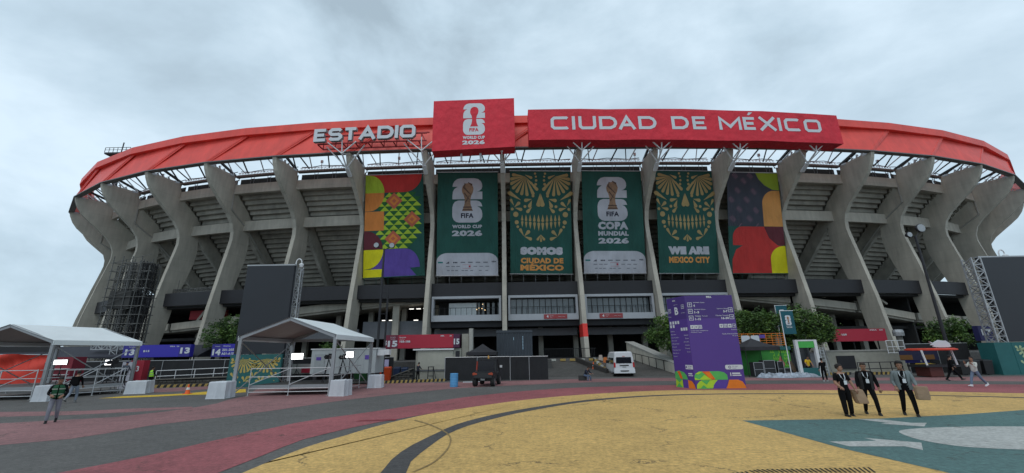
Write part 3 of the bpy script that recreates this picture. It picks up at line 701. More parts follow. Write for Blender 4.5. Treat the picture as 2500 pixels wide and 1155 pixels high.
# geometric banners at the two ends
t, fr = banner(1, 'colourful geometric banner with red, lime, orange, yellow and purple shapes', TEAL)
g = px(fr, 120, 672, 95, 1062)
def part_poly(polys, mt, d): 
    m = MB()
    for i_, p in enumerate(polys): shape(m, g, p, 0, d)
    m.build('printed_shape', mt, t, True)
def a_(cx, cy, rx, ry, a0, a1, n=10): return [(cx+rx*cos(radians(a0+(a1-a0)*i/n)), cy-ry*sin(radians(a0+(a1-a0)*i/n))) for i in range(n+1)]
part_poly([[(122, 95), (660, 96)]+a_(490, 96, 170, 172, 0, -90)+[(300, 268), (122, 268)]], REDB, .015)
part_poly([[(122, 100), (165, 100)]+a_(165, 270, 138, 168, 90, 0)+[(122, 270)]], LIME, .022)
part_poly([[(122, 270)]+a_(165, 270, 138, 172, 0, -90)+[(122, 442)], [(122, 446), (302, 446), (302, 626), (122, 626)]], ORG_, .022)
part_poly([[(120, 628), (140, 628)]+a_(140, 802, 155, 172, 90, 0)+[(120, 802)]], MAR, .022)
part_poly([[(120, 804), (295, 804)]+a_(150, 804, 150, 178, 0, -75)+[(120, 985)], [(120, 985), (290, 985), (290, 1060), (120, 1060)]], YELB, .03)
part_poly([[(300, 804), (500, 804)]+a_(500, 980, 130, 176, 90, 0)+[(540, 985), (600, 1060), (292, 1060), (292, 985), (190, 985), (255, 930), (290, 860)]], PURB, .022)
tri = []; tri2 = []
def inside(x, y):
    if 268 < y < 440: return 215+(440-y)*.6 < x < 645-(max(0, 350-y))*1.1 and x > 300-(y-268)*.5+0
    if 440 <= y < 626: return 305 < x < 640-(0)
    if 626 <= y < 800: return 215+(y-626)*.55 < x < 640-max(0, y-640)*.75
    return False
rw = 44.3; cw = 86
for r in range(12):
    y0 = 268+r*rw
    for c in range(-1, 7):
        x0 = 222+c*cw+(cw/2 if r % 2 else 0)
        if inside(x0+cw/2, y0+rw/2): tri.append([(x0, y0+rw), (x0+cw, y0+rw), (x0+cw/2, y0)])
        if inside(x0+cw, y0+rw/2) and inside(x0+cw*.7, y0+rw/2): tri2.append([(x0+cw/2, y0+.5), (x0+cw*1.5, y0+.5), (x0+cw, y0+rw)])
part_poly(tri2, FOREST, .010); part_poly(tri, LIME, .018)
dm = lambda cx, cy, r: [(cx-r, cy), (cx, cy-r), (cx+r, cy), (cx, cy+r)]
part_poly([dm(395, 350, 80), dm(563, 530, 78), dm(388, 706, 78)], CORAL, .026); part_poly([dm(395, 350, 48), dm(563, 530, 46), dm(388, 706, 46)], ORG_, .034); part_poly([dm(395, 350, 20), dm(563, 530, 20), dm(388, 706, 20)], CORAL, .042)
t, fr = banner(6, 'geometric banner with slate, red, lime, orange and yellow shapes', TEAL)
g = px(fr, 762, 1315, 78, 1032)
part_poly([[(762, 80), (1230, 80), (1312, 240), (1312, 590), (762, 590)]], SLATE, .012)
part_poly([[(1070, 80), (1310, 80), (1310, 245), (1240, 240), (1160, 200), (1100, 140)]], LIMED, .02)
part_poly([[(1312, 592), (1120, 592), (1120, 400)]+a_(1250, 380, 130, 130, 180, 90)+[(1312, 250)]], ORG2, .024)
part_poly([[(1120, 594), (1312, 594), (1312, 770), (1240, 765), (1160, 700)]], MAR, .02)
part_poly([[(762+40, 770), (802, 700)]+a_(900, 700, 98, 106, 180, 90)+[(1118, 594), (1160, 700), (1240, 770), (1312, 775), (1312, 1030), (790, 1030), (792, 900), (830, 810), (900, 770)]], REDB, .016)
part_poly([[(1160, 1030), (1160, 900)]+a_(1300, 900, 140, 125, 180, 90)+[(1313, 775), (1313, 1030)]], YELB, .028)
m = MB()
for (x, y) in ((930, 150), (860, 240), (1030, 250), (790, 330), (950, 330), (870, 420), (1040, 430), (800, 510), (970, 510), (890, 585), (1060, 585), (840, 100), (1000, 100)):
    for j in range(4):
        xx, yy = x-24+j*11, y-20+j*11
        if yy < 575: shape(m, g, [(xx, yy+30), (xx+4, yy+30), (xx+34, yy), (xx+30, yy)], 0, .022)
m.build('printed_dashes', PINK, t, True)

# ================================================================== GROUND
def ray(x, y): return Fv+Rv*((x-1250)/FPX)+Uv*((577.5-y)/FPX)
def gp(x, y, z=0.):
    d = ray(x, y); t = (z-EYE)/d.z; return Vector((d.x*t, d.y*t, z))
def at(x, y, Y):
    d = ray(x, y); t = Y/d.y; return Vector((d.x*t, Y, EYE+d.z*t))
def smooth(pts, n=6, e0=0, e1=0):
    p = [Vector(q[:2]) for q in pts]
    if e0: p = [p[0]+(p[0]-p[1]).normalized()*e0]+p
    if e1: p = p+[p[-1]+(p[-1]-p[-2]).normalized()*e1]
    o = []
    for i in range(len(p)-1):
        a = p[max(i-1, 0)]; b = p[i]; c = p[i+1]; d = p[min(i+2, len(p)-1)]
        for j in range(n):
            t = j/n; o.append(.5*((2*b)+(c-a)*t+(2*a-5*b+4*c-d)*t*t+(3*b-a-3*c+d)*t**3))
    return o+[p[-1]]
def resample(p, n):
    L_ = [0]
    for a, b in zip(p, p[1:]): L_.append(L_[-1]+(b-a).length)
    o = []; j = 0
    for i in range(n+1):
        s_ = L_[-1]*i/n
        while j < len(p)-2 and L_[j+1] < s_: j += 1
        u = (s_-L_[j])/max(1e-6, L_[j+1]-L_[j]); o.append(p[j].lerp(p[j+1], u))
    return o
def strip(name, A, B, z, mt, kind='structure', n=60, e0=0, e1=0):
    a = resample(smooth([gp(*q) for q in A], 6, e0, e1), n); b = resample(smooth([gp(*q) for q in B], 6, e0, e1), n)
    m = MB(); m.add([(p.x, p.y, z) for p in a]+[(p.x, p.y, z) for p in b], [(i, i+1, n+2+i, n+1+i) for i in range(n)])
    return tag(m.build(name, mt), kind=kind)
ASPH = paint('asphalt', (.112, .106, .098), .9, .25, .22)
PINKP = paint('faded_red_paint', (.27, .13, .128), .85, .9, .26)
PINK2 = paint('pink_red_paint', (.31, .088, .094), .85, .65, .24)
YELP = paint('ochre_paint', (.61, .385, .125), .8, .38, .2)
TEALP = paint('teal_paint', (.085, .165, .155), .8, .35, .14)
WHTP = paint('white_road_paint', (.45, .45, .42), .8, .35, .1)
RINGP = paint('charcoal_paint', (.075, .070, .068), .9, .2, .2)
m = MB(); m.add([(-1500, -60, 0), (1500, -60, 0), (1500, 2000, 0), (-1500, 2000, 0)], [(0, 1, 2, 3)])
tag(m.build('ground', ASPH), kind='structure')
strip('painted_band', [(0, 1087), (144, 1074), (288, 1054), (396, 1034), (468, 1027), (576, 1015), (684, 1000), (792, 984), (900, 970), (1040, 955), (1136, 947), (1280, 940), (1424, 934), (1640, 930), (1900, 929), (2200, 929), (2450, 931)],
      [(0, 1034), (144, 1026), (288, 1018), (396, 1006), (468, 996), (520, 988), (566, 974), (640, 962), (760, 952), (900, 944), (1060, 935), (1280, 929), (1400, 926), (1600, 923), (1880, 922), (2200, 922), (2450, 919)], .004, PINKP, e0=15, e1=15)
strip('painted_band', [(0, 1018), (180, 1013), (324, 1006), (420, 1000), (470, 997)], [(0, 1006), (180, 1004), (324, 998), (420, 995), (470, 993)], .004, PINKP, e0=12)
strip('painted_band', [(600, 968), (760, 955), (900, 946), (1060, 937)], [(640, 941), (760, 938), (900, 937), (1060, 934)], .005, PINKP)
strip('painted_band', [(345, 960), (430, 956), (515, 950)], [(345, 950), (430, 947), (515, 943)], .005, PINKP)
strip('painted_band', [(144, 1155), (324, 1121), (432, 1097), (540, 1072), (648, 1049), (756, 1027), (900, 1007), (1040, 985), (1136, 970), (1280, 955), (1424, 946), (1616, 941), (1830, 938), (2100, 937), (2450, 939)],
      [(533, 1155), (648, 1110), (738, 1074), (828, 1052), (900, 1036), (968, 1024), (1040, 1012), (1136, 997), (1280, 977), (1424, 964), (1616, 954), (1822, 953), (2000, 953), (2250, 956), (2500, 961)], .008, PINK2, e0=9, e1=12)
yo = [(594, 1155), (648, 1132), (750, 1092), (850, 1062), (896, 1048), (968, 1029), (1040, 1013), (1136, 997), (1280, 977), (1424, 964), (1616, 954), (1822, 953), (2000, 953), (2250, 956), (2500, 961)]
a = smooth([gp(*q) for q in yo], 6, 10, 8)
m = MB(); cx_, cy_ = 10, 8
m.add([(p.x, p.y, .012) for p in a]+[(26, 2, .012), (26, -3, .012), (-3.5, -3, .012)], [tuple(range(len(a)+3))])
tag(m.build('painted_ochre_circle', YELP), kind='structure')
strip('painted_ring', [(930, 1155), (963, 1117), (1006, 1088), (1059, 1062), (1112, 1038), (1184, 1018), (1280, 999), (1424, 978), (1568, 967), (1712, 962.3), (1900, 961.2), (2100, 962.5), (2300, 966), (2500, 970.6)],
      [(992, 1155), (1006, 1126), (1040, 1098), (1088, 1064), (1136, 1043), (1184, 1029), (1280, 1006.5), (1424, 982.5), (1568, 969.7), (1712, 964.3), (1900, 962.8), (2100, 964), (2300, 967.6), (2500, 972.4)], .016, RINGP, e0=7, e1=6)
def flat(name, pts, z, mt, e=None):
    m = MB(); m.poly([(*gp(*q).xy, z) for q in pts]); return tag(m.build(name, mt), kind='structure')
TR = gp(1812, 1028); 
m = MB(); pts = [gp(1812, 1028), gp(2055, 1096), gp(2310, 1155)]
q = pts[-1]+(pts[-1]-pts[0]).normalized()*9; tl = gp(2500, 1002); tr = tl+(tl-gp(2150, 1023)).normalized()*9
m.poly([(p.x, p.y, .016) for p in (pts[0], pts[1], pts[2], q, Vector((24, 2, 0)), tr, tl, gp(2350, 1013), gp(2150, 1023))])
tag(m.build('painted_teal_panel', TEALP), kind='structure')
flat('painted_stroke', [(2092, 1024.5), (2150, 1025), (2225, 1034), (2263, 1034), (2257, 1043), (2150, 1036), (2170, 1034.5)], .020, WHTP)
flat('painted_stroke', [(2025, 1080), (2140, 1078.5), (2110, 1071), (2250, 1083), (2254, 1101), (2210, 1092), (2075, 1092)], .020, WHTP)
el = smooth([gp(*p_) for p_ in [(2500, 1043), (2400, 1043), (2300, 1045), (2225, 1049), (2195, 1056), (2240, 1074), (2330, 1090), (2420, 1097), (2500, 1100)]], 6, 5, 5)
m = MB(); m.poly([(p.x, p.y, .020) for p in el]); tag(m.build('painted_oval', WHTP), kind='structure')
YLINE = paint('yellow_line_paint', (.68, .44, .03), .8, .3, .1, False)
strip('painted_line', [(240, 973), (350, 970), (450, 965), (520, 963), (600, 958)], [(300, 968), (350, 966), (450, 961), (520, 955), (600, 950)], .009, YLINE, n=20)
# loop of old tyre marks on the ochre paint
TYR = paint('tyre_mark', (.30, .20, .075), .85, .5, .2, False)
strip('tyre_mark', [(1005, 1155), (1060, 1128), (1095, 1090), (1092, 1062), (1050, 1040), (1010, 1028)], [(1012, 1155), (1066, 1128), (1099, 1090), (1096, 1061), (1053, 1038), (1014, 1026)], .021, TYR, 'structure', 30)
strip('drain_cover', [(868, 1030), (965, 1027)], [(880, 1027), (968, 1024)], .013, mat('dark_red_paint', (.2, .02, .03), .8), 'structure', 2)
dg = thing('drain_grate', 'long slotted drain grate across the ochre paint at the bottom edge', 'drain', gp(1980, 1152))
for i in range(30):
    x = 1795+i*11.8; a = gp(x, 1156+(0 if i > 3 else 4)); b = gp(x-17, 1150-i*.22); d = (b-a).normalized()*.0
    if i < 6: b = a.lerp(b, .3+.1*i)
    nx = Vector((.02, .004, 0)); m = MB(); m.hexa([a-nx+Vector((0, 0, .0165)), a+nx+Vector((0, 0, .0165)), b+nx+Vector((0, 0, .0165)), b-nx+Vector((0, 0, .0165)), a-nx+Vector((0, 0, .021)), a+nx+Vector((0, 0, .021)), b+nx+Vector((0, 0, .021)), b-nx+Vector((0, 0, .021))])
    m.build('grate_slot', mat('slot_black', (.012, .01, .008)), dg, True)

# raised terrace and ramp
m = MB()
m.box(-140, 4.0, 46, 150, -.2, 1.6); m.box(15.5, 170, 46, 150, -.2, 1.6); m.box(4.003, 15.497, 51, 150, -.2, 1.597)
tag(m.build('terrace', paint('terrace_asphalt', (.085, .083, .08), .9, .2, .2, False)), kind='structure')
m = MB(); m.hexa([(3.2, 42.5, -.1), (15.497, 40.5, -.1), (15.497, 51, -.1), (4.003, 51, -.1), (3.2, 42.5, .006), (15.497, 40.5, .006), (15.497, 51, 1.596), (4.003, 51, 1.596)])
tag(m.build('ramp', paint('ramp_asphalt', (.085, .08, .073), .9, .3, .35, False)), kind='structure')

# striped kerbs: every black and yellow block its own piece
KY = mat('kerb_yellow', (.42, .29, .09), .85, var=.25); KB = mat('kerb_black', (.03, .03, .03), .85, var=.3); KW = mat('kerb_white', (.5, .5, .45), .85, var=.2)
def kerb(label, a, b, n, w=.3, h=.22, cols=(KY, KB)):
    a = Vector(a); b = Vector(b); t = thing('striped_kerb', label, 'kerb', tuple((a+b)/2), 0)
    d = (b-a)/n; s_ = Vector((d.y, -d.x, 0)).normalized()*w; sk = d*.35
    for i in range(n):
        p0 = a+d*i+d.normalized()*.01; p1 = a+d*(i+1)-d.normalized()*.0
        m = MB(); z = Vector((0, 0, h)); m.hexa([p0, p1, p1-s_, p0-s_, p0+z+sk, p1+z+sk, p1-s_+z+sk, p0-s_+z+sk]); m.build('kerb_block', cols[i % 2], t, True)
    return t
kerb('yellow and black striped kerb left of the middle tent, behind the orange cone', (-30.6, 36.3, 0), (-25.6, 37.4, 0), 22)
kerb('yellow and black striped kerb in front of the booth numbered 15', (-11.5, 36.7, 0), (-6.0, 38.6, 0), 32)
kerb('yellow and black striped kerb on the right behind the three men with lanyards', (27.0, 38.3, 0), (29.5, 38.2, 0), 14)
kerb('yellow and black striped kerb running to the red food kiosk', (30.4, 37.9, 0), (34.2, 37.7, 0), 20)

# stone retaining walls with rubble
def stone_wall(label, a, b, h0, h1):
    a = Vector(a); b = Vector(b); t = thing('stone_wall', label, 'wall', tuple(a))
    d = b-a; L_ = d.length; d.normalize(); nn = Vector((d.y, -d.x, 0)); m = MB()
    m.hexa([a, b, b-nn*.4, a-nn*.4, a+Vector((0, 0, h0-.03)), b+Vector((0, 0, h1-.03)), b-nn*.4+Vector((0, 0, h1-.03)), a-nn*.4+Vector((0, 0, h0-.03))])
    m.build('wall_core', DARK, t, True)
    m = MB(); u = 0; rnd = random.Random(3)
    rows = int(max(h0, h1)/.22)
    for r in range(rows):
        u = 0
        while u < L_:
            w_ = rnd.uniform(.22, .45); z = r*.22; hh = h0+(h1-h0)*min(1, (u+w_/2)/L_)
            if z+.2 < hh and u+w_ < L_+.1:
                p = a+d*(u+.02)+nn*.003; q = a+d*(u+w_-.02)+nn*.003; o = nn*rnd.uniform(.03, .1); k1 = rnd.uniform(-.03, .03)
                m.hexa([p+Vector((0, 0, z+.015)), q+Vector((0, 0, z+.015+k1)), q+o+Vector((0, 0, z+.04)), p+o+Vector((0, 0, z+.04)), p+Vector((0, 0, z+.21)), q+Vector((0, 0, z+.21)), q+o+Vector((0, 0, z+.18)), p+o+Vector((0, 0, z+.18+k1))])
            u += w_
    m.build('stones', mat('volcanic_stone', (.085, .08, .07), .9, var=.5, scale=4), t, True)['kind'] = 'stuff'
    bb = MB(); bb.hexa([a+Vector((0, 0, h0-.027))+nn*.12, b+Vector((0, 0, h1-.027))+nn*.12, b-nn*.45+Vector((0, 0, h1-.027)), a-nn*.45+Vector((0, 0, h0-.027)), a+Vector((0, 0, h0+.05))+nn*.12, b+Vector((0, 0, h1+.05))+nn*.12, b-nn*.45+Vector((0, 0, h1+.05)), a-nn*.45+Vector((0, 0, h0+.05))])
    bb.build('coping', mat('grey_coping', (.17, .16, .14), .9), t, True)
stone_wall('low rubble stone wall sloping up beside the booth numbered 15', (-11.8, 41.1, 0), (-9.6, 41.1, 0), .3, 1.05)
stone_wall('low dark rubble stone wall behind the striped kerb on the left', (-33, 39.2, 0), (-21, 40, 0), .5, .75)
def block_wall(name, label, x0, x1, y0, y1, z0, z1, mt, cat='wall', extra=None):
    t = thing(name, label, cat, ((x0+x1)/2, (y0+y1)/2, z0)); m = MB(); m.box(x0, x1, y0, y1, z0, z1); m.build('wall_body', mt, t, True)
    m = MB(); m.box(x0-.05, x1+.05, y0-.06, y1+.05, z1+.002, z1+.12); m.build('coping', mat('pale_coping', (.36, .35, .32), .85), t, True)
    return t
CREAM = mat('cream_plaster', (.34, .33, .28), .9, var=.18, scale=1.5, bump=.2)
w_ = block_wall('low_wall', 'low cream wall with a dark window behind the three men, under the red sign', 29.3, 37.6, 41.4, 42.2, .0, 1.95, CREAM)
m = MB(); m.box(30.9, 32.6, 41.3, 41.397, .35, 1.55); m.build('window', BLK, w_, True)
m = MB(); m.box(26.9, 29.29, 41.2, 41.9, 0, 1.9); m.build('grey_panel', GREYP, w_, True)

# black windscreen fences
BFAB = mat('black_windscreen_fabric', (.016, .017, .019), .85, var=.25, scale=1.3, bump=.4, bscale=2)
def fence(label, pts, z0, h, npan):
    t = thing('screened_fence', label, 'fence', tuple(Vector(pts[0])))
    tot = npan; k = 0
    a = Vector(pts[0]); b = Vector(pts[1])
    for i in range(npan):
        p = a.lerp(b, i/npan); q = a.lerp(b, (i+1)/npan); nn = Vector(((q-p).y, -(q-p).x, 0)).normalized()
        g = (q-p).normalized()*.03; m = MB(); nseg = 6
        for j in range(nseg):
            u0 = p+g+(q-p-2*g)*j/nseg; u1 = p+g+(q-p-2*g)*(j+1)/nseg; o0 = nn*.04*sin(j*2.3+i); o1 = nn*.04*sin((j+1)*2.3+i)
            m.hexa([u0+o0+Vector((0, 0, z0+.06)), u1+o1+Vector((0, 0, z0+.06)), u1+o1-nn*.03+Vector((0, 0, z0+.06)), u0+o0-nn*.03+Vector((0, 0, z0+.06)), u0+Vector((0, 0, z0+h)), u1+Vector((0, 0, z0+h)), u1-nn*.03+Vector((0, 0, z0+h)), u0-nn*.03+Vector((0, 0, z0+h))])
        m.build('fence_panel', BFAB, t, True)
        m = MB(); m.tube([p+Vector((0, 0, z0)), p+Vector((0, 0, z0+h+.03))], .03); m.build('fence_post', GALV, t, True)
        m = MB(); m.tube([p+Vector((0, 0, z0+h+.02)), q+Vector((0, 0, z0+h+.02))], .03); m.build('top_rail', GALV, t, True)
    return t
fence('black screened fence behind the off-road buggy and blue barrel', [(-6.2, 38.7, 0), (-.4, 38.4, 0)], 0, 2.0, 2)
fence('black screened fence between the buggy and the ramp', [(-.35, 38.35, 0), (3.0, 38.0, 0)], 0, 1.98, 2)
fence('long black screened fence behind the left tents', [(-46, 41.6, 0), (-19, 41.6, 0)], .0, 2.15, 9)
fence('black screened fence behind the orange and blue bins', [(-16.5, 42.6, 0), (-11.9, 42.6, 0)], .2, 1.9, 2)
fence('tall black mesh fence behind the yellow bin on the right', [(35.2, 38.6, 0), (39.8, 37.6, 0)], 0, 2.5, 2)

# ================================================================== TENTS AND STAGES
TENTW = mat('white_tent_vinyl', (.74, .78, .78), .6, var=.06, scale=.8, bump=.15, bscale=1.5)
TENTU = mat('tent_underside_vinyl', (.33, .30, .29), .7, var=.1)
ALU = mat('aluminium_profile', (.36, .37, .38), .45, metal=.5, var=.08)
CLOTHW = mat('white_weight_cloth', (.60, .62, .65), .85, var=.12, scale=3, bump=.8, bscale=3, stretch=(1, 1, .4))
def tent(label, A, B, Cc, Dd, he, hr):
    """A front-left, B front-right, Cc rear-right, Dd rear-left corner on the ground; gable faces front"""
    A, B, Cc, Dd = [Vector(p) for p in (A, B, Cc, Dd)]
    t = thing('frame_tent', label, 'tent', tuple(A)); up = lambda p, z: p+Vector((0, 0, z))
    for p in (A, B, Cc, Dd):
        m = MB(); m.beam(p, up(p, he-.12), .2, .13); l = m.build('leg', ALU, t, True)
        m = MB(); m.box(p.x-.2, p.x+.2, p.y-.2, p.y+.2, 0, .02); m.build('base_plate', ALU, l, True)
    rf = (A+B)/2; rb = (Dd+Cc)/2
    m = MB()
    for p, q, rr in ((A, B, rf), (Dd, Cc, rb)):
        m.beam(up(p, he-.1), up(rr, hr-.1), .14, .2); m.beam(up(q, he-.1), up(rr, hr-.1), .14, .2)
    m.beam(up(rf, hr-.12), up(rb, hr-.12), .1); m.beam(up(A, he-.12), up(Dd, he-.12), .1, .18); m.beam(up(B, he-.12), up(Cc, he-.12), .1, .18); m.beam(up(Dd, he-.12), up(Cc, he-.12), .1, .2)
    m.build('roof_frame', ALU, t, True)
    for p, q in ((A, Dd), (B, Cc)):
        ex = (q-p).normalized()*.12; n = 6
        out = ((A-B) if p is A else (B-A)).normalized()*.12
        m = MB(); m2 = MB()
        for i in range(n):
            for j in range(4):
                def pt(u, v, dz=0):
                    a = (p-ex).lerp(q+ex, u); r_ = (rf-ex).lerp(rb+ex, u); s = sin(v*pi)*.07*(1-abs(cos(u*pi*1.0))*.3)
                    z = he+(hr-he)*v-s*.6
                    b = (a+out).lerp(r_, v); return Vector((b.x, b.y, z+dz))
                u0, u1, v0, v1 = i/n, (i+1)/n, j/4, (j+1)/4
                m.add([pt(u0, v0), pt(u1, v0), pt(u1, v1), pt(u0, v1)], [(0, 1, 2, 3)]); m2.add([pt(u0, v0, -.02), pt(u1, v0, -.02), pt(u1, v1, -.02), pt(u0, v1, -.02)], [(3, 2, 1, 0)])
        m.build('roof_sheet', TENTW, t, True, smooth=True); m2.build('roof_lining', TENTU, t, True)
        m = MB(); a0 = up(p+out-ex, he); b0 = up(q+out+ex, he); m.hexa([a0-Vector((0, 0, .3)), b0-Vector((0, 0, .3)), b0-Vector((0, 0, .3))-out*.2, a0-Vector((0, 0, .3))-out*.2, a0, b0, b0-out*.2, a0-out*.2]); m.build('valance', TENTW, t, True)
    # wind bracing in the side bays and the rear
    for p, q in ((A, Dd), (B, Cc)):
        for z0, z1 in ((.15, he-.3), (he-.3, .15)):
            m = MB(); m.tube([up(p, z0), up(q, z1)], .035, 5); m.build('brace', ALU, t, True)
    return t
def deck(label, A, B, Cc, Dd, h, nb, mtop, rails=True):
    A, B, Cc, Dd = [Vector(p) for p in (A, B, Cc, Dd)]; t = thing('stage_platform', label, 'stage', tuple(A)); up = lambda p, z: p+Vector((0, 0, z))
    m = MB(); m.hexa([up(p, h-.1) for p in (A, B, Cc, Dd)]+[up(p, h) for p in (A, B, Cc, Dd)]); m.build('deck', mtop, t, True)
    m = MB(); o = Vector((0, -.04, 0)); m.hexa([up(A, h-.16)+o*1.5, up(B, h-.16)+o*1.5, up(B, h-.16)+o*.1, up(A, h-.16)+o*.1, up(A, h+.01)+o*1.5, up(B, h+.01)+o*1.5, up(B, h+.01)+o*.1, up(A, h+.01)+o*.1]); m.build('edge_trim', ALU, t, True)
    for i in range(nb+1):
        p = A.lerp(B, i/nb)+Vector((0, -.12, 0)); m = MB(); m.tube([p, up(p, h+1.05)], .028, 6); m.box(p.x-.08, p.x+.08, p.y-.08, p.y+.08, 0, .015); m.build('post', STEELW, t, True)
    for i in range(nb):
        p = A.lerp(B, i/nb)+Vector((0, -.12, 0)); q = A.lerp(B, (i+1)/nb)+Vector((0, -.12, 0))
        for z in (.22, h-.2, h+.5, h+1.0):
            m = MB(); m.tube([up(p, z), up(q, z)], .025, 5); m.build('rail', STEELW, t, True)
        m = MB(); m.tube([up(p, h+.02), up(q, h+1.0)], .025, 5); m.build('diagonal', STEELW, t, True)
    for p, q in ((B, Cc),):
        for z in (.22, h+.5, h+1.0):
            m = MB(); m.tube([up(p, z), up(q, z)], .025, 5); m.build('rail', STEELW, t, True)
        for i in range(1, 4):
            r_ = p.lerp(q, i/3); m = MB(); m.tube([r_, up(r_, h+1.0)], .025, 5); m.build('post', STEELW, t, True)
    return t
def weight(label, x, y, w_, h, rz=0, seed=1):
    t = thing('tent_weight', label, 'weight', (x, y, 0), rz, 'white covered ballast blocks at the tent legs'); rnd = random.Random(seed); m = MB()
    n = 24; rings = []
    for k, (z, s_) in enumerate(((0.0, 1.05), (.04, 1.03), (h*.35, 1.0), (h*.7, 1.0), (h*.95, .99), (h, .95))):
        ring = []
        for j in range(n):
            a = 2*pi*j/n; cx, sy = cos(a), sin(a); q = 1/max(abs(cx), abs(sy)); q = min(q, 1.38)
            f = s_*(1+(.075*(1 if j % 3 == 0 else -.4)*(1-.6*z/h)))
            ring.append((cx*q*w_/2*f, sy*q*w_/2*f, z+rnd.uniform(-.012, .012) if z > .01 else 0.004))
        rings.append(ring)
    vs = [p for r in rings for p in r]; fs = [(i*n+j, i*n+(j+1) % n, (i+1)*n+(j+1) % n, (i+1)*n+j) for i in range(5) for j in range(n)]; fs.append(tuple(range(5*n, 6*n)))
    m.add(vs, fs); m.build('cover', CLOTHW, t); return t
T1 = [(-29.9, 27.6, 0), (-28.7, 32.1, 0)]
A1 = Vector((-35.5, 26.6, 0)); tent('white gabled frame tent on the left over a stage with a red drape', (-35.6, 27.2, 0), (-29.85, 27.5, 0), (-28.35, 32.1, 0), (-34.1, 31.8, 0), 3.6, 4.65)
tent('white gabled frame tent in the middle, before the tall black screen', (-17.25, 26.8, 0), (-11.25, 26.75, 0), (-11.0, 32.9, 0), (-17.1, 32.9, 0), 3.62, 4.75)
deck('low stage with steel tube railing under the left tent', (-36.5, 27.0, 0), (-30.0, 27.3, 0), (-29.2, 33, 0), (-36, 33, 0), .75, 3, mat('grey_deck_boards', (.14, .12, .115), .8, var=.2))
deck('stage deck with tripods and railing on the right half of the left tent', (-29.3, 28.4, 0), (-28.2, 31.4, 0), (-30, 32.4, 0), (-31.8, 29.6, 0), .7, 2, mat('grey_deck_boards', (.14, .12, .115)))
deck('low stage with steel tube railing under the middle tent', (-16.6, 27.4, 0), (-11.6, 27.4, 0), (-11.5, 32.3, 0), (-16.4, 32.3, 0), .62, 2, mat('dark_deck_boards', (.05, .048, .046), .7, var=.2))
weight('white covered block at the near right leg of the left tent', -28.1, 26.3, .8, .9, .1, 1)
weight('white covered block at the far right leg of the left tent', -26.6, 31.0, 1.15, .85, .3, 2)
weight('white covered block at the near left leg of the middle tent', -17.6, 26.3, 1.0, .95, .05, 3)
weight('white covered block at the near right leg of the middle tent', -10.55, 26.6, .9, .92, -.15, 4)
weight('white covered block at the far right leg of the middle tent', -10.35, 32.6, .95, .92, .1, 5)

# red drape on the left stage
t = thing('red_drape', 'bright red creased sheet hung over a frame at the back of the left stage', 'sheet', tuple(at(65, 950, 33)*1))
m = MB(); a = at(-60, 866, 32.8); b = at(123, 866, 32.6); nx_, nz = 40, 14; vs = []
for j in range(nz+1):
    for i in range(nx_+1):
        u, v = i/nx_, j/nz; p = a.lerp(b, u); z = .7+(p.z-.7)*v - .05*sin(u*9)*v
        y = p.y+.12*sin(u*26+4*v)*(.3+.7*(1-v))+.16*sin((u*6-v*5)+2*sin(v*3))+.06*sin(u*55+8*v)
        vs.append((p.x, y, z))
m.add(vs, [(j*(nx_+1)+i, j*(nx_+1)+i+1, (j+1)*(nx_+1)+i+1, (j+1)*(nx_+1)+i) for j in range(nz) for i in range(nx_)])
m.build('drape_cloth', mat('red_drape_cloth', (.62, .045, .025), .7, var=.12, bump=.3, bscale=3), t, True, smooth=True)
m = MB(); m.tube([Vector((a.x, a.y+.05, a.z)), Vector((b.x, b.y+.05, b.z))], .04)
for p in (a, b, a.lerp(b, .5)): m.tube([Vector((p.x, p.y+.3, 0)), Vector((p.x, p.y+.3, p.z))], .04)
m.build('drape_frame', GALV, t, True)
# maroon booth panels behind the left tent
def panel_thing(name, label, cat, x0, x1, ytop, ybot, Y, mt, depth=.3, z0=None):
    a = at(x0, ytop, Y); b = at(x1, ytop, Y); z1 = (a.z+b.z)/2; zz = at((x0+x1)/2, ybot, Y).z if z0 is None else z0
    x0_, x1_ = at(x0, (ytop+ybot)/2, Y).x, at(x1, (ytop+ybot)/2, Y).x
    t = thing(name, label, cat, ((x0_+x1_)/2, Y, max(zz, 0))); m = MB(); m.box(x0_, x1_, Y, Y+depth, max(zz, 0), z1); m.build('body', mt, t, True)
    return t, frame((x0_, Y, max(zz, 0)), (1, 0, 0), (0, 0, 1), (0, -1, 0)), x1_-x0_, z1-max(zz, 0)
MARN = mat('maroon_panel', (.22, .02, .035), .7)
t, fr, W, H = panel_thing('gate_pillar', 'crimson gate pillar with a white figure behind the right leg of the left tent', 'pillar', 314, 346, 880, 945, 36, mat('crimson_panel', (.35, .02, .04), .6), .6, 0)
m = MB(); put_text(m, fr, '13', W*.5, H*.6, .45, None, .04, 'c', 0, .01); m.build('lettering', LETW, t, True)
t, fr, W, H = panel_thing('leaning_board', 'tall white leaning panel with dark struts beside the crimson gate pillar', 'panel', 294, 318, 884, 940, 35.5, mat('white_board', (.5, .5, .56), .6), .1, 0)
m = MB(); m.beam(fr(.2, .3, .05), fr(W-.1, H-.4, .05), .05); m.beam(fr(W-.2, .3, .05), fr(.2, H-.3, .05), .05); m.build('strut', BLK, t, True)
t, fr, W, H = panel_thing('maroon_booth', 'maroon booth front with shelves behind the left stage', 'booth', 126, 172, 872, 940, 38, MARN, 1.2, 0)
m = MB()
for z in (.6, 1.1, 1.6): m.box(fr(0, 0)[0]+.1, fr(W, 0)[0]-.1, 37.7, 37.99, z, z+.05)
m.build('shelf', WHITE, t, True)
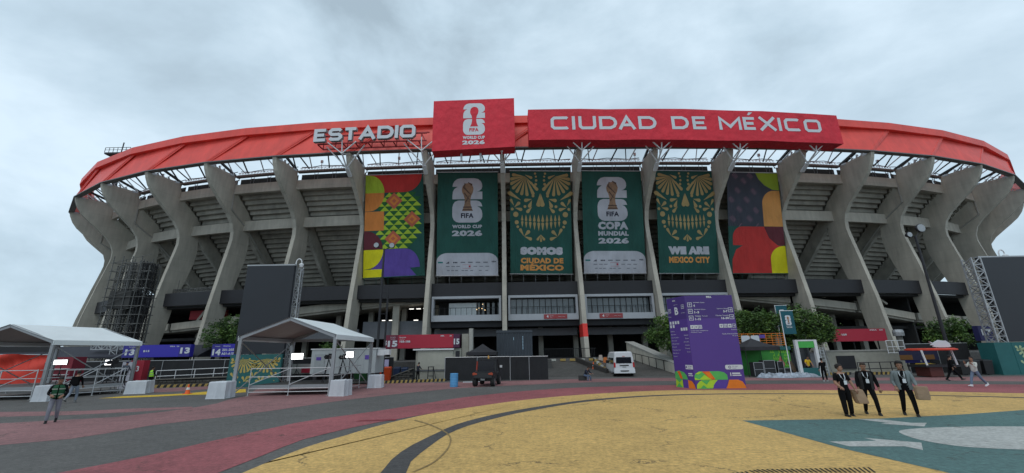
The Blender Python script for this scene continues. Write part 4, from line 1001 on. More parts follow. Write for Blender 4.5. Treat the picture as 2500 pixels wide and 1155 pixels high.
# dark roofed row behind
t = thing('dark_canopy_row', 'long dark navy canopy roof behind the left tent', 'canopy', (-40, 43.5, 0)); m = MB(); m.hexa([(-62, 42.6, 2.55), (-31.5, 42.6, 2.45), (-31.5, 45.5, 2.45), (-62, 45.5, 2.55), (-62, 42.6, 2.7), (-31.5, 42.6, 2.6), (-31.5, 45.4, 3.7), (-62, 45.4, 3.8)]); m.build('roof', mat('navy_canopy', (.02, .021, .032), .7, var=.2), t, True)
for i in range(6): m = MB(); m.tube([(-60+i*5.6, 42.8, 0), (-60+i*5.6, 42.8, 2.55)], .06); m.build('post', DGREY, t, True)
t, fr, W, H = panel_thing('dark_barrier', 'long dark hoarding at the far left behind the tents', 'barrier', -120, 130, 846, 900, 44, mat('charcoal_hoarding', (.025, .024, .026), .8), .3, 0)

# ================================================================== LIGHT PANELS, CAMERAS
LITP = mat('lit_panel_face', (1, 1, 1), emit=4)
def light_panel(label, x0, x1, yt, yb, Y, zfoot):
    a = at(x0, (yt+yb)/2, Y); b = at(x1, (yt+yb)/2, Y); zt = at((x0+x1)/2, yt, Y).z; zb = at((x0+x1)/2, yb, Y).z
    cx = (a.x+b.x)/2; t = thing('light_panel', label, 'lamp', (cx, Y, zfoot), 0, 'lit film lights on stands')
    m = MB(); m.box(a.x-.03, b.x+.03, Y, Y+.08, zb-.03, zt+.03); m.build('housing', BLK, t, True)
    m = MB(); m.box(a.x, b.x, Y-.02, Y-.003, zb, zt); m.build('lit_face', LITP, t, True)
    m = MB(); m.tube([(cx, Y+.1, zfoot+.5), (cx, Y+.1, zb+.1)], .025)
    for k in range(3): m.tube([(cx, Y+.1, zfoot+.8), (cx+.5*cos(k*2.1+.4), Y+.1+.5*sin(k*2.1+.4), zfoot)], .02, 5)
    m.build('stand', DGREY, t, True)
light_panel('lit white film light above the stage in the left tent, nearest the big leg', 132, 164, 879, 890, 30.5, .7)
light_panel('small lit white film light near the right leg of the left tent', 257, 272, 879, 891, 31.5, .7)
light_panel('lit white film light left of the white cabin in the middle tent', 712, 740, 863, 877, 31.5, .62)
light_panel('lit white film light in front of the white cabin, right half of the middle tent', 845, 863, 859, 873, 31.5, .62)
def tripod_cam(label, x, ybase, Y, z0, h=1.5):
    p = at(x, ybase, Y); t = thing('video_camera', label, 'camera', (p.x, Y, z0), 0)
    m = MB(); m.box(-.12, .14, -.35, .25, h, h+.28); m.box(-.22, -.1, -.1, .1, h+.1, h+.25); m.lathe([(.09, -.6), (.11, -.35)], (0, 0, h+.14), 10, axis='y'); m.box(-.03, .2, -.05, .05, h+.28, h+.36); m.build('camera_body', BLK, t)
    for k in range(3):
        m = MB(); m.tube([(0, 0, h), (.5*cos(k*2.1+.5), .5*sin(k*2.1+.5), 0)], .03, 5); m.build('leg', BLK, t)
tripod_cam('black video camera on a tripod on the middle stage', 797, 935, 29.2, .62)
tripod_cam('second video camera on a tripod beside the near right leg of the middle tent', 832, 935, 31.6, .62, 1.45)
tripod_cam('video camera on a tripod on the left stage', 262, 950, 31, .7, 1.3)

# ================================================================== VIDEO SCREENS
SCR = mat('black_led_face', (.020, .022, .028), .45, var=.08, scale=.6)
MURT = mat('mural_teal', (.015, .12, .12), .6); MURG = mat('mural_gold', (.50, .38, .10), .6, var=.15); MURL = mat('mural_pale_green', (.35, .45, .26), .6, var=.15)
def lattice(m, a, b, w_, n, r=.03):
    a = Vector(a); b = Vector(b); ax = (b-a).normalized(); u = Vector((0, 0, 1)) if abs(ax.z) < .9 else Vector((1, 0, 0)); x = ax.cross(u).normalized()*w_/2; y = ax.cross(x).normalized()*w_/2
    cs_ = [x+y, x-y, -x-y, -x+y]
    for c in cs_: m.beam(a+c, b+c, r*2)
    for i in range(n):
        p = a.lerp(b, i/n); q = a.lerp(b, (i+1)/n)
        for j in range(4):
            c, d = cs_[j], cs_[(j+1) % 4]
            if i % 2: c, d = d, c
            m.beam(p+c, q+d, r*1.3); m.beam(p+c, p+d, r*1.3)
def mural(t, x0, x1, y, z0, z1, gold, flip=1):
    m = MB(); m.box(x0, x1, y, y+.25, z0, z1); mb_ = m.build('mural_board', MURT, t, True)
    fr = frame((x0, y, z0), (1, 0, 0), (0, 0, 1), (0, -1, 0)); W, H = x1-x0, z1-z0; m = MB()
    def dr(cx, cy, ang, ln, wd): shape(m, fr, [(p, q) for p, q in drop(cx, cy, ang, ln, wd, 5) if 0 < 1], 0, .012)
    for cx in (W*.28, W*.72):
        for a in range(195, 350, 17): dr(cx, H*.86, a, H*.44, H*.07)
    for cx, cy in ((.12, .3), (.5, .3), (.88, .3), (.35, .18), (.65, .18), (.1, .75), (.92, .75), (.5, .55)):
        for a in ((60, 125, 0) if cx < .5 else (120, 55, 180)): dr(W*cx, H*cy, a, H*.17, H*.08)
    for i in range(26):
        rnd = random.Random(i); cx, cy, r_ = W*(.05+.9*rnd.random()), H*(.06+.86*rnd.random()), H*rnd.uniform(.015, .035)
        shape(m, fr, [(cx+r_*cos(k*pi/4), cy+r_*sin(k*pi/4)) for k in range(8)], 0, .02)
    m.build('mural_pattern', gold, mb_, True)
t = thing('video_screen', 'tall blank black video screen on a teal mural base behind the middle tent', 'screen', (-21.3, 36, 0))
m = MB(); m.box(-23.6, -19.42, 36, 36.35, 2.6, 10.15); m.build('screen_face', SCR, t, True)
m = MB(); m.box(-23.65, -19.37, 35.98, 36.4, 10.155, 10.27); m.build('top_bar', GALV, t, True)
for i in range(1, 6):
    m = MB(); z = 2.6+i*1.258; m.box(-23.6, -19.42, 35.992, 35.998, z, z+.02) if False else None
m = MB(); lattice(m, (-19.2, 36.6, 0), (-19.2, 36.6, 10.1), .42, 20, .035); m.build('truss_tower', GALV, t, True)
m = MB(); lattice(m, (-23.4, 37.6, 0), (-23.4, 37.6, 10.), .42, 16, .035); m.build('truss_tower', GALV, t, True)
mural(t, -23.65, -19.35, 35.7, .0, 2.55, MURG)
t = thing('video_screen', 'tall blank black video screen at the right edge above a green mural', 'screen', (42.3, 35, 0))
m = MB(); m.box(40.35, 44.6, 35, 35.35, 2.55, 9.6); m.build('screen_face', SCR, t, True)
m = MB(); m.box(40.25, 44.7, 34.98, 35.4, 9.605, 9.72); m.build('top_bar', GALV, t, True)
m = MB(); lattice(m, (39.9, 35.3, 2.4), (39.9, 35.3, 9.6), .8, 12, .045); m.build('truss_tower', GALV, t, True)
mural(t, 40.3, 44.9, 34.7, 0, 2.5, MURL)
m = MB(); m.box(38.9, 40.297, 34.72, 36, 0, 2.5); m.build('side_panel', MURT, t, True)
def dome_cam(label, px_, pyt, Y, r=.5, z0=10.):
    p = at(px_, pyt, Y); t = thing('security_camera', label, 'camera', (p.x-.5, Y, z0)); m = MB()
    pts = [(p.x-.5, Y, z0)]+[(p.x-.25-.25*cos(a*pi/8), Y, p.z-.05+.35*sin(a*pi/8)) for a in range(0, 9)]
    m.tube(pts, .05, 6); m.build('arm', WHITE, t, True)
    m = MB(); m.ball((p.x, Y, p.z-.35), .17, n=6); m.lathe([(.06, p.z-.3), (.2, p.z-.28), (.2, p.z-.2), (.06, p.z-.1)], (p.x, Y, 0), 10); m.build('dome', WHITE, t, True)
dome_cam('white dome camera on a curved arm above the video screen behind the middle tent', 737, 640, 36.3, z0=10.25)
dome_cam('dome camera on a curved arm above the right video screen', 2452, 618, 35.3, z0=9.7)

# scaffold tower on the left
t = thing('scaffold_tower', 'tall scaffold tower packed with lattice truss, in front of the left ribs', 'scaffold', (-46.5, 50, 1.6))
SCF = mat('weathered_scaffold', (.13, .13, .125), .6, metal=.4, var=.25)
for i in range(5):
    for j in range(2):
        x = -49.0+i*1.15; y = 49.4+j*1.6; top = 14.6-.0*i-(1.2 if i == 4 else 0); m = MB(); m.tube([(x, y, 0), (x, y, top)], .05, 6); m.build('standard', SCF, t, True)
for k in range(12):
    z = 2.2+k*1.05; m = MB()
    for j in range(2):
        m.tube([(-49.3, 49.4+j*1.6, z), (-44.1, 49.4+j*1.6, z)], .04, 5)
    for i in range(5): m.tube([(-49.0+i*1.15, 49.4, z), (-49.0+i*1.15, 51, z)], .035, 5)
    m.tube([(-49, 49.35, z), (-44.4 if k % 2 else -46.7, 49.35, z+1.05)], .03, 5)
    m.build('ledger', SCF, t, True)
for x, y in ((-48.4, 49.9), (-47.6, 50.3), (-46.9, 49.8), (-46.1, 50.3), (-45.3, 49.9), (-44.7, 50.4), (-47.2, 51.1), (-46.5, 51.2), (-45.8, 51.0), (-45.1, 51.3)):
    m = MB(); lattice(m, (x, y, 1.8), (x, y, 14.2-.3*abs(x+46)), .42, 26, .035); m.build('lattice_mast', SCF if int(x*10) % 3 else DGREY, t, True)
m = MB(); m.box(-48.6, -46, 49.5, 51, 8.2, 10.3); m.build('dark_netting', mat('dark_netting', (.05, .05, .048), .9), t, True)
m = MB(); lattice(m, P(-4.95, -2.2, 12.1), P(-4.05, -2.2, 12.1), .5, 20, .035)
for i in range(5): m.tube([P(-4.9+i*.2, -2.2, 12.1), P(-4.9+i*.2, -2.2, 13.8)], .03, 5)
m.build('bridge_truss', SCF, t, True)
m = MB(); lattice(m, (-36.9, 43.2, 0), (-36.9, 43.2, 3.6), .6, 7, .04); lattice(m, (-40.5, 43.5, .8), (-40.5, 43.5, 3.7), .7, 6, .04); lattice(m, (-43, 43.5, 3.6), (-38, 43.5, 3.6), .5, 9, .04)
t2 = thing('truss_stack', 'stack of loose lattice truss behind the left tent', 'truss', (-39, 43.4, 0)); m.build('lattice', GALV, t2, True)

# ================================================================== NUMBER SIGNS
BLUS = mat('gate_sign_blue', (.04, .03, .40), .5, var=.04); BLUD = mat('gate_sign_dark_blue', (.035, .03, .25), .5, var=.04)
REDS = mat('gate_sign_red', (.42, .02, .045), .5, var=.04); MARS = mat('gate_sign_maroon', (.17, .015, .04), .5, var=.04); PURS = mat('gate_sign_plum', (.07, .012, .05), .5)
def gsign(label, px0, px1, yt, yb, Y, mt, texts, blocks=(), depth=.5):
    zb = at((px0+px1)/2, yb, Y).z; zt = at((px0+px1)/2, yt, Y).z; ym = (yt+yb)/2
    X = lambda p: at(p, ym, Y).x
    t = thing('gate_sign', label, 'sign', ((X(px0)+X(px1))/2, Y, zb), 0)
    m = MB(); m.box(X(px0), X(px1), Y, Y+depth, zb, zt); m.build('sign_board', mt, t, True)
    H = zt-zb
    for a, b, bm in blocks: m = MB(); m.box(X(a), X(b), Y-.012, Y-.002, zb, zt); m.build('sign_field', bm, t, True)
    fr = frame((0, Y, zb), (1, 0, 0), (0, 0, 1), (0, -1, 0)); m = MB()
    for s_, p, v, h, wd, bo, al in texts: put_text(m, fr, s_, X(p), v*H, h*H, wd, bo, al, 0, .024)
    m.build('lettering', LETW, t, True)
    return t, X, zb, zt
def posts(t, xs, Y, z0, z1, r=.06):
    for x in xs: m = MB(); m.tube([(x, Y, z0), (x, Y, z1)], r); m.build('post', DGREY, t, True)
s13, X, zb, zt = gsign('long blue gate sign with a white 13 at each end, left of the big rib', 300, 464, 842, 872, 42, BLUS, [('13', 318, .18, .5, .95, .05, 'c'), ('13', 452, .25, .5, .95, .05, 'c'), ('FIFA  26', 425, .80, .1, .9, .03, 'c'), ('B15', 358, .42, .16, .6, .04, 'c'), ('Torniquetes', 322, .80, .09, .7, .02, 'c')], [(437, 464, BLUD), (300, 332, BLUD)])
posts(s13, [X(310), X(380), X(458)], 42.6, 0, zb)
s14, X, zb, zt = gsign('small blue gate sign with a white 14 and 201-205 beside the left tree', 517, 575, 840, 871, 41.5, BLUS, [('14', 529.5, .12, .5, .8, .05, 'c'), ('Torniquetes', 530, .78, .08, .5, .02, 'c'), ('Secciones', 553, .8, .09, .7, .03, 'c'), ('201-205', 557, .44, .2, 1.15, .04, 'c'), ('A01-A15', 557, .14, .2, 1.2, .04, 'c')], [(517, 541, BLUD)])
posts(s14, [X(545)], 42.1, 0, zb)
s15, X, zb, zt = gsign('long red gate sign reading 15 and 103-106 on the cream booth', 945, 1107, 817, 850, 42, REDS, [('15', 959, .12, .46, .95, .05, 'c'), ('Torniquetes', 959, .8, .07, .55, .02, 'c'), ('Turnstiles', 959, .68, .06, .5, .01, 'c'), ('Secciones', 983, .78, .08, .65, .03, 'c'), ('Sections', 982, .66, .07, .5, .01, 'c'), ('103-106', 989, .42, .17, 1.05, .05, 'c'), ('FIFA', 1080, .83, .1, .35, .04, 'c'), ('26', 1100, .83, .1, .2, .04, 'c')], [(945, 972, MARS)], 1.6)
m = MB(); m.box(X(1107)+.002, X(1122), 41.95, 43.6, zb, zt); m.build('sign_field', PURS, s15, True)
m = MB(); m.box(X(937), X(945)-.002, 42.0, 43.5, zb-.03, zt); m.build('sign_field', MARS, s15, True)
m = MB(); fr = frame((0, 41.94, zb), (1, 0, 0), (0, 0, 1), (0, -1, 0)); put_text(m, fr, '15', X(1115), .3, .55, .55, .05, 'c', 0, .01)
fr = frame((0, 41.99, zb), (1, 0, 0), (0, 0, 1), (0, -1, 0)); put_text(m, fr, '15', X(941), .3, .45, .3, .05, 'c', 0, .01); m.build('lettering', LETW, s15, True)
sr, X, zb, zt = gsign('plain red gate sign ending in 109 between the right tree and a rib', 2030, 2164, 803, 833, 42, REDS, [('FIFA  26', 2142, .84, .1, 1.3, .04, 'c'), ('109', 2061, .46, .17, .5, .05, 'c')])
posts(sr, [X(2150), X(2090)], 42.5, 1.9, zb)
s17, X, zb, zt = gsign('dark blue gate sign with a white 17 beside the right video screen', 2391, 2432, 795, 832, 40, mat('sign_deep_blue', (.025, .025, .11), .6), [('17', 2409, .35, .42, .95, .05, 'c')])
posts(s17, [X(2400)], 40.6, 0, zb)
# blue and orange board near the kiosk
t, fr, W, H = panel_thing('banner_board', 'low blue board with a white arch logo beside the food kiosk', 'board', 2211, 2268, 868, 886, 38, mat('board_blue', (.03, .03, .22), .6), .1)
m = MB(); shape(m, fr, [(W*.6, .05), (W*.6, H*.6), (W*.68, H*.85), (W*.8, H*.85), (W*.88, H*.6), (W*.88, .05), (W*.8, .05), (W*.8, H*.5), (W*.68, H*.5), (W*.68, .05)], 0, .01); m.build('board_logo', LETW, t, True)
m = MB(); [m.tube([fr(u*W, 0, -.05), (fr(u*W, 0)[0], 38.05, 0)], .04) for u in (.05, .95)]; m.build('post', DGREY, t, True)

# ================================================================== BOOTH 15
t = thing('ticket_booth', 'cream booth wall under the red sign numbered 15', 'booth', (-7.4, 43, 0))
m = MB(); m.box(-9.65, -5.2, 42.2, 44.4, .0, 2.85); m.build('booth_body', CREAM, t, True)
m = MB(); m.box(-9.9, -5.9, 41.95, 42.19, 2.72, 2.86); m.build('awning_rail', WHITE, t, True)
m = MB(); m.box(-9.45, -6.0, 42.1, 42.197, .9, 2.68); m.build('roller_shutter', mat('pale_shutter', (.40, .39, .33), .8, var=.1), t, True)
m = MB(); m.box(-9.65, -5.9, 42.12, 42.197, .78, .86); m.build('ledge', GREYP, t, True)
m = MB(); m.box(-5.75, -5.35, 42.12, 42.197, 1.9, 2.6); m.build('window', BLK, t, True)
m = MB(); m.box(-5.17, -4.5, 42.4, 43.6, .0, 4.25); m.build('pier', CREAM, t, True)
m = MB(); m.tube([(-4.25, 42.3, .5), (-4.25, 42.3, 4.75)], .22, 10); m.build('pipe', mat('pipe_cream', (.4, .39, .35), .6), t, True)
# cabin and small box
t = thing('site_cabin', 'pale grey site cabin with a door and purple notices behind the middle stage', 'cabin', (-14.8, 36, 0))
CAB = mat('cabin_grey', (.42, .46, .47), .6, var=.08)
m = MB(); m.box(-17.0, -11.6, 36, 38.3, .9, 2.85); m.build('cabin_body', CAB, t, True)
m = MB(); m.box(-17.1, -11.5, 35.95, 38.35, 2.853, 2.93); m.build('roof_edge', WHITE, t, True)
m = MB(); m.box(-16.7, -15.85, 35.95, 35.997, 1.0, 2.5); d_ = m.build('door', mat('cabin_door', (.34, .38, .39), .6), t, True)
m = MB(); m.box(-16.55, -16.15, 35.93, 35.947, 2.0, 2.25); m.build('notice', PURB, d_, True)
m = MB(); m.box(-12.5, -12.1, 35.98, 35.997, 2.0, 2.35); m.build('notice', PURB, t, True)
for i in range(7): m = MB(); m.box(-15.6+i*.5, -15.57+i*.5, 35.975, 35.998, 1.0, 2.7); m.build('wall_rib', CAB, t, True)
m = MB(); m.box(-11.55, -11.0, 36.2, 36.8, 2.3, 2.8); m.box(-11.0, -10.6, 36.3, 36.9, 2.35, 2.8); m.build('cooling_unit', WHITE, t, True)
for x in (-16.6, -14.4, -12): m = MB(); m.box(x-.15, x+.15, 36.1, 38.2, 0, .897); m.build('support', DGREY, t, True)
t, fr, W, H = panel_thing('tiled_wall', 'low white tiled wall behind the middle stage', 'wall', 694, 762, 889, 905, 39.5, mat('white_tile', (.38, .38, .35), .6), .2, .8)
m = MB(); m.box(fr(0, 0)[0], fr(W, 0)[0], 39.45, 39.7, 0, .797); m.build('plinth', DGREY, t, True)
m = MB(); m.box(-19.3, -17.0, 39.2, 39.4, .9, 1.35); m.build('red_board', REDS, t, True)

# container
t = thing('shipping_container', 'dark blue grey shipping container standing behind the black fence', 'container', (.05, 48, 1.6)); CON = mat('container_slate', (.045, .055, .068), .6, var=.18, scale=1)
m = MB(); m.box(-1.9, 2.05, 47.05, 49.4, 1.65, 4.7); m.build('container_body', CON, t, True)
for i in range(12): x = -1.82+i*.33; m = MB(); m.hexa([(x, 47.048, 1.9), (x+.19, 47.048, 1.9), (x+.15, 46.98, 1.9), (x+.04, 46.98, 1.9), (x, 47.048, 4.45), (x+.19, 47.048, 4.45), (x+.15, 46.98, 4.45), (x+.04, 46.98, 4.45)]); m.build('corrugation', CON, t, True)
m = MB(); m.box(-1.95, 2.1, 46.96, 47.047, 4.5, 4.76); m.box(-1.95, 2.1, 46.96, 47.047, 1.6, 1.85); m.build('frame_rail', CON, t, True)
m = MB()
for i in range(9): m.box(.95, 1.05, 46.955, 46.975, 2.7+i*.16, 2.8+i*.16)
m.box(-.05, .02, 46.96, 46.975, 3.7, 4.0); m.build('stencil_mark', mat('stencil_blue_white', (.35, .5, .6), .6), t, True)
def canopy(label, cx, Y, w_, ztop, zeave, z0=0, mt=None):
    mt = mt or mat('black_canopy_cloth', (.03, .029, .033), .8, var=.2); t = thing('pop_up_canopy', label, 'canopy', (cx, Y, z0)); h = w_/2
    c = [(cx-h, Y-h), (cx+h, Y-h), (cx+h, Y+h), (cx-h, Y+h)]
    m = MB(); a = [(*p, zeave) for p in c]; mid = [((p[0]-cx)*.5+cx, (p[1]-Y)*.5+Y, zeave+(ztop-zeave)*.38) for p in c]
    m.add(a+mid+[(cx, Y, ztop)], [(i, (i+1) % 4, (i+1) % 4+4, i+4) for i in range(4)]+[(i+4, (i+1) % 4+4, 8) for i in range(4)]); m.build('canopy_roof', mt, t, True)
    m = MB()
    for i in range(4): p, q = c[i], c[(i+1) % 4]; m.add([(*p, zeave-.3), (*q, zeave-.3), (*q, zeave), (*p, zeave)], [(0, 1, 2, 3)])
    m.build('valance', mt, t, True)
    for p in c: m = MB(); m.tube([(*p, z0), (*p, zeave)], .03); m.build('leg', DGREY, t, True)
    return t
canopy('black pop-up canopy behind the black fence, left of the container', -3.1, 42.5, 2.9, 3.25, 2.45)
canopy('black pop-up canopy in front of the green painted wall', 21.5, 38.6, 3.0, 3.25, 2.5)

# ================================================================== PURPLE WAYFINDING BOX
PUR = mat('wayfinding_purple', (.085, .038, .26), .55, var=.03); PUR2 = mat('wayfinding_dark_purple', (.06, .028, .19), .55, var=.03)
PURb = mat('shape_violet', (.10, .05, .33), .55); GR = mat('shape_green', (.09, .46, .10), .55); LM = mat('shape_lime', (.42, .66, .03), .55); OR = mat('shape_orange', (.85, .22, .01), .55); OR2 = mat('shape_red_orange', (.75, .12, .01), .55)
t = thing('wayfinding_box', 'tall purple wayfinding cube printed with arrows, gate numbers and a bright geometric foot', 'sign', (12.6, 28, 0))
c0 = Vector((11.15, 27.0, 0)); c1 = Vector((14.25, 27.0, 0)); cl = Vector((10.62, 28.75, 0)); Hb = 5.72
cr = c1+(cl-c0)
m = MB(); m.hexa([c0, c1, cr, cl, c0+Vector((0, 0, Hb)), c1+Vector((0, 0, Hb)), cr+Vector((0, 0, Hb)), cl+Vector((0, 0, Hb))]); m.build('box_body', PUR, t, True)
# front: crop px 165..., width units 0..1, height 0..1
def face(o, e, mirror=False):
    d = (e-o); n_ = Vector((d.y, -d.x, 0)).normalized(); W = d.length
    return W, (lambda u, v, dd=0.: tuple(o+d*u/W+Vector((0, 0, v))+n_*dd))
WF, ff = face(c0, c1); WS, fs_ = face(cl, c0)
def rectp(m, f, x0, x1, y0, y1, d, mi=0): shape(m, f, [(x0, y0), (x1, y0), (x1, y1), (x0, y1)], mi, d)
for f, W in ((ff, WF), (fs_, WS)):
    m = MB(); rectp(m, f, 0.003, W-.003, Hb*.745, Hb-.02, .004); m.build('header_field', PUR2, t, True)
def arrow(m, f, x, y, s, dr):
    for (a, b, c, d) in ((0, 1, 0, .1), (0, 1, .9, 1), (0, .1, .1, .9), (.9, 1, .1, .9)): rectp(m, f, x+a*s, x+b*s, y+c*s, y+d*s, .012)
    R = {'l': lambda u, v: (u, v), 'r': lambda u, v: (1-u, v), 'u': lambda u, v: (v, 1-u)}[dr]
    P_ = lambda pts: [(x+R(u, v)[0]*s, y+R(u, v)[1]*s) for u, v in pts]
    shape(m, f, P_([(.35, .45), (.8, .45), (.8, .55), (.35, .55)]), 0, .012); shape(m, f, P_([(.2, .5), (.45, .75), (.5, .68), (.33, .5), (.5, .32), (.45, .25)]), 0, .014)
m = MB(); y1_ = lambda py: (1078-py)/1030*Hb   # crop py (190..) -> height; front face px 180..890
fx = lambda p_, py: (p_-(165+ (py-60)*.152))/ (535-0)*WF*1.0
def TX(s_, p_, py, h, wd, al='l', bo=.03, f=ff, fxx=None): put_text(m, f, s_, (fxx or fx)(p_, py), y1_(py), h, wd, bo, al, 0, .014)
TX('FIFA', 442, 78, .13, .34, 'c', .05)
for p_, py, dr in ((207, 180, 'u'), (218, 255, 'l'), (230, 332, 'l')): arrow(m, ff, fx(p_, py), y1_(py), .29, dr)
for p_, py in ((663, 245), (678, 325)): arrow(m, ff, fx(p_, py), y1_(py), .29, 'r')
TX('Ingreso', 268, 135, .07, .38); TX('Gate', 342, 135, .07, .3, bo=.0); TX('4', 272, 178, .15, .1, bo=.04)
TX('Ingresos', 282, 214, .07, .38); TX('Gates', 354, 214, .07, .3, bo=.0); TX('1-3', 286, 254, .15, .3, bo=.04)
TX('Túneles', 292, 290, .07, .38); TX('Tunnels', 370, 290, .07, .36, bo=.0); TX('1-15', 298, 332, .15, .36, bo=.04)
TX('Ingresos Gates', 655, 210, .07, .7, 'r', .01); TX('5-7', 655, 248, .15, .28, 'r', .04)
TX('Túneles Tunnels', 667, 287, .07, .86, 'r', .01); TX('16-30', 670, 325, .15, .48, 'r', .04)
TX('Centro para trabajadores', 250, 455, .065, 1.1, bo=.01); TX('Workforce Center', 252, 472, .06, .7, bo=-.0)
TX('Tienda oficial de la FIFA', 765, 495, .065, 1.0, 'r', .01); TX('Fan Zone', 768, 515, .06, .36, 'r', 0); TX('Salida', 755, 447, .06, .36, 'r', 0)
for p_, py in ((247, 428), (290, 428), (335, 428)): rectp(m, ff, fx(p_, py), fx(p_, py)+.23, y1_(py), y1_(py)+.23, .012)
for p_, py in ((567, 420), (614, 420), (660, 420)): rectp(m, ff, fx(p_, py), fx(p_, py)+.23, y1_(py), y1_(py)+.23, .012)
arrow(m, ff, fx(708, 420), y1_(420), .23, 'r')
m.build('lettering', LETW, t, True)
m = MB()
for p_, py in ((247, 428), (290, 428), (335, 428), (567, 420), (614, 420), (660, 420)):
    x0, y0 = fx(p_, py), y1_(py)
    if p_ in (335, 614):
        for q in (.05, .14): rectp(m, ff, x0+q, x0+q+.04, y0+.03, y0+.16, .02); rectp(m, ff, x0+q, x0+q+.04, y0+.17, y0+.2, .02)
    else: rectp(m, ff, x0+.05, x0+.18, y0+.1, y0+.13, .02); rectp(m, ff, x0+.1, x0+.13, y0+.05, y0+.18, .02)
m.build('pictogram', PUR, t, True)
m = MB(); yb_ = Hb*.195; shape(m, ff, rrect(WF*.64, yb_, WF*.995, yb_+.27, .1), 0, .012); m.build('label_field', LETW, t, True)
m = MB(); put_text(m, ff, 'Ver mapa', WF*.78, yb_+.15, .06, .35, .02, 'l', 0, .02); put_text(m, ff, 'de sitio', WF*.78, yb_+.05, .06, .25, .0, 'l', 0, .02)
shape(m, ff, arc(WF*.73, yb_+.135, .085, 0, 330, 10), 0, .018); m.build('lettering', PUR2, t, True)
m = MB(); shape(m, ff, arc(WF*.73, yb_+.135, .05, 0, 330, 10), 0, .03); m.build('label_ring', LETW, t, True)
m = MB(); rectp(m, ff, WF*.72, WF*.74, .72, .93, .012); rectp(m, ff, WF*.76, WF*.92, .83, .92, .012); rectp(m, ff, WF*.76, WF*.94, .73, .79, .012); m.build('partner_mark', LETW, t, True)
def footpat(f, W, xs):
    S = {}
    def add(mt, pts, d): S.setdefault((mt, d), MB()); shape(S[(mt, d)], f, [(x*W, y*1.0) for x, y in pts], 0, d)
    a = xs
    add(GR, [(0.0, .52), (0, .75), (.03*a, .9), (.1*a, 1.02), (.5*a, 1.02), (.6*a, .95), (.655*a, .8), (.66*a, .52)], .008)
    add(OR2, [(.16*a, 1.02), (.31*a, 1.02), (.41*a, .55), (.32*a, .52), (.24*a, .78)], .016); add(OR, [(.22*a, .95), (.31*a, .95), (.37*a, .6), (.3*a, .6)], .022)
    add(LM, [(0, .52), (0, .66), (.12*a, .52)], .016); add(LM, [(.08*a, .53), (.2*a, .82), (.34*a, .53)], .018); add(LM, [(.02*a, .88), (.1*a, 1.0), (.17*a, 1.0), (.08*a, .85)], .016)
    add(LM, [(.02*a, .0), (.03*a, .25), (.08*a, .42), (.14*a, .51), (.45*a, .51), (.39*a, .25), (.33*a, .0)], .008)
    add(GR, [(.08*a, .0), (.16*a, .22), (.24*a, .0)], .016); add(GR, [(.12*a, .5), (.3*a, .5), (.22*a, .24)], .016); add(GR, [(.03*a, .03), (.33*a, .06), (.33*a, .0), (.03*a, .0)], .019)
    add(PURb, [(.35*a, .0), (.36*a, .2), (.42*a, .42), (.48*a, .51), (.66*a, .51), (.64*a, .3), (.6*a, .0)], .012)
    add(OR, [(.6*a, .0), (.64*a, .22), (.68*a, .51), (.86*a, .51), (.94*a, .4), (.99*a, .15), (1.0*a, .0)], .014)
    for (mt, d), mb in S.items(): mb.build('foot_shape', mt, t, True)
footpat(ff, WF, 1.0)
def footside():
    S = {}
    def add(mt, pts, d): S.setdefault((mt, d), MB()); shape(S[(mt, d)], fs_, [(x*WS, y) for x, y in pts], 0, d)
    add(GR, [(0, .52), (.02, .95), (.25, 1.05), (.5, .95), (.62, .75), (.66, .52)], .008); add(OR2, [(.15, 1.0), (.3, 1.0), (.4, .55), (.28, .55)], .016)
    add(LM, [(0, .0), (.02, .5), (.38, .5), (.38, .0)], .008); add(GR, [(.02, .0), (.18, .28), (.36, .0)], .014); add(GR, [(.05, .5), (.2, .3), (.36, .5)], .014)
    add(PURb, [(.38, .0), (.4, .35), (.5, .5), (.66, .5), (.66, 0)], .01); add(OR, [(.66, .0), (.66, .5), (.85, .45), (.96, .25), (1, 0)], .012)
    for (mt, d), mb in S.items(): mb.build('foot_shape', mt, t, True)
footside()
m = MB()
put_text(m, fs_, 'B', WS*.5, Hb*.80, .5, .36, .03, 'c', 0, .014); put_text(m, fs_, 'FIFA', WS*.42, Hb*.955, .1, .3, .04, 'c', 0, .014)
arrow(m, fs_, WS*.05, Hb*.83, .26, 'u'); arrow(m, fs_, WS*.78, Hb*.86, .26, 'r')
for x, y, s_, wd in ((.0, .78, 'Acceso', .3), (.72, .81, 'Accesos', .38), (.36, .91, 'Ingreso', .4)): put_text(m, fs_, s_, WS*x+.03, Hb*y, .06, wd, 0, 'l', 0, .014)
for i, (x, y) in enumerate(((.05, .70), (.2, .70), (.34, .70), (.48, .70), (.05, .66), (.2, .66), (.62, .62), (.75, .62), (.87, .62))): rectp(m, fs_, WS*x, WS*x+.17, Hb*y-.02, Hb*y+.17, .012)
for i, (s_, wd) in enumerate((('Baños', .4), ('Restrooms', .5), ('Servicio médico', .75), ('First aid', .5), ('Alimentos', .7), ('Food', .4), ('Guardarropa', .8), ('Bag check', .6), ('Cajero', .4))): put_text(m, fs_, s_, WS*.05, Hb*(.61-i*.035), .07, wd, 0, 'l', 0, .014)
for i, (s_, wd) in enumerate((('Salida', .4), ('Exit', .3), ('Accesible', .5), ('Access', .4), ('Tienda', .45), ('Store', .3))): put_text(m, fs_, s_, WS*.97, Hb*(.56-i*.036), .07, wd, 0, 'r', 0, .014)
rectp(m, fs_, WS*.62, WS*.99, Hb*.2, Hb*.2+.26, .012); rectp(m, fs_, WS*.72, WS*.92, .84, .92, .012); rectp(m, fs_, WS*.72, WS*.95, .74, .79, .012)
m.build('lettering', LETW, t, True)
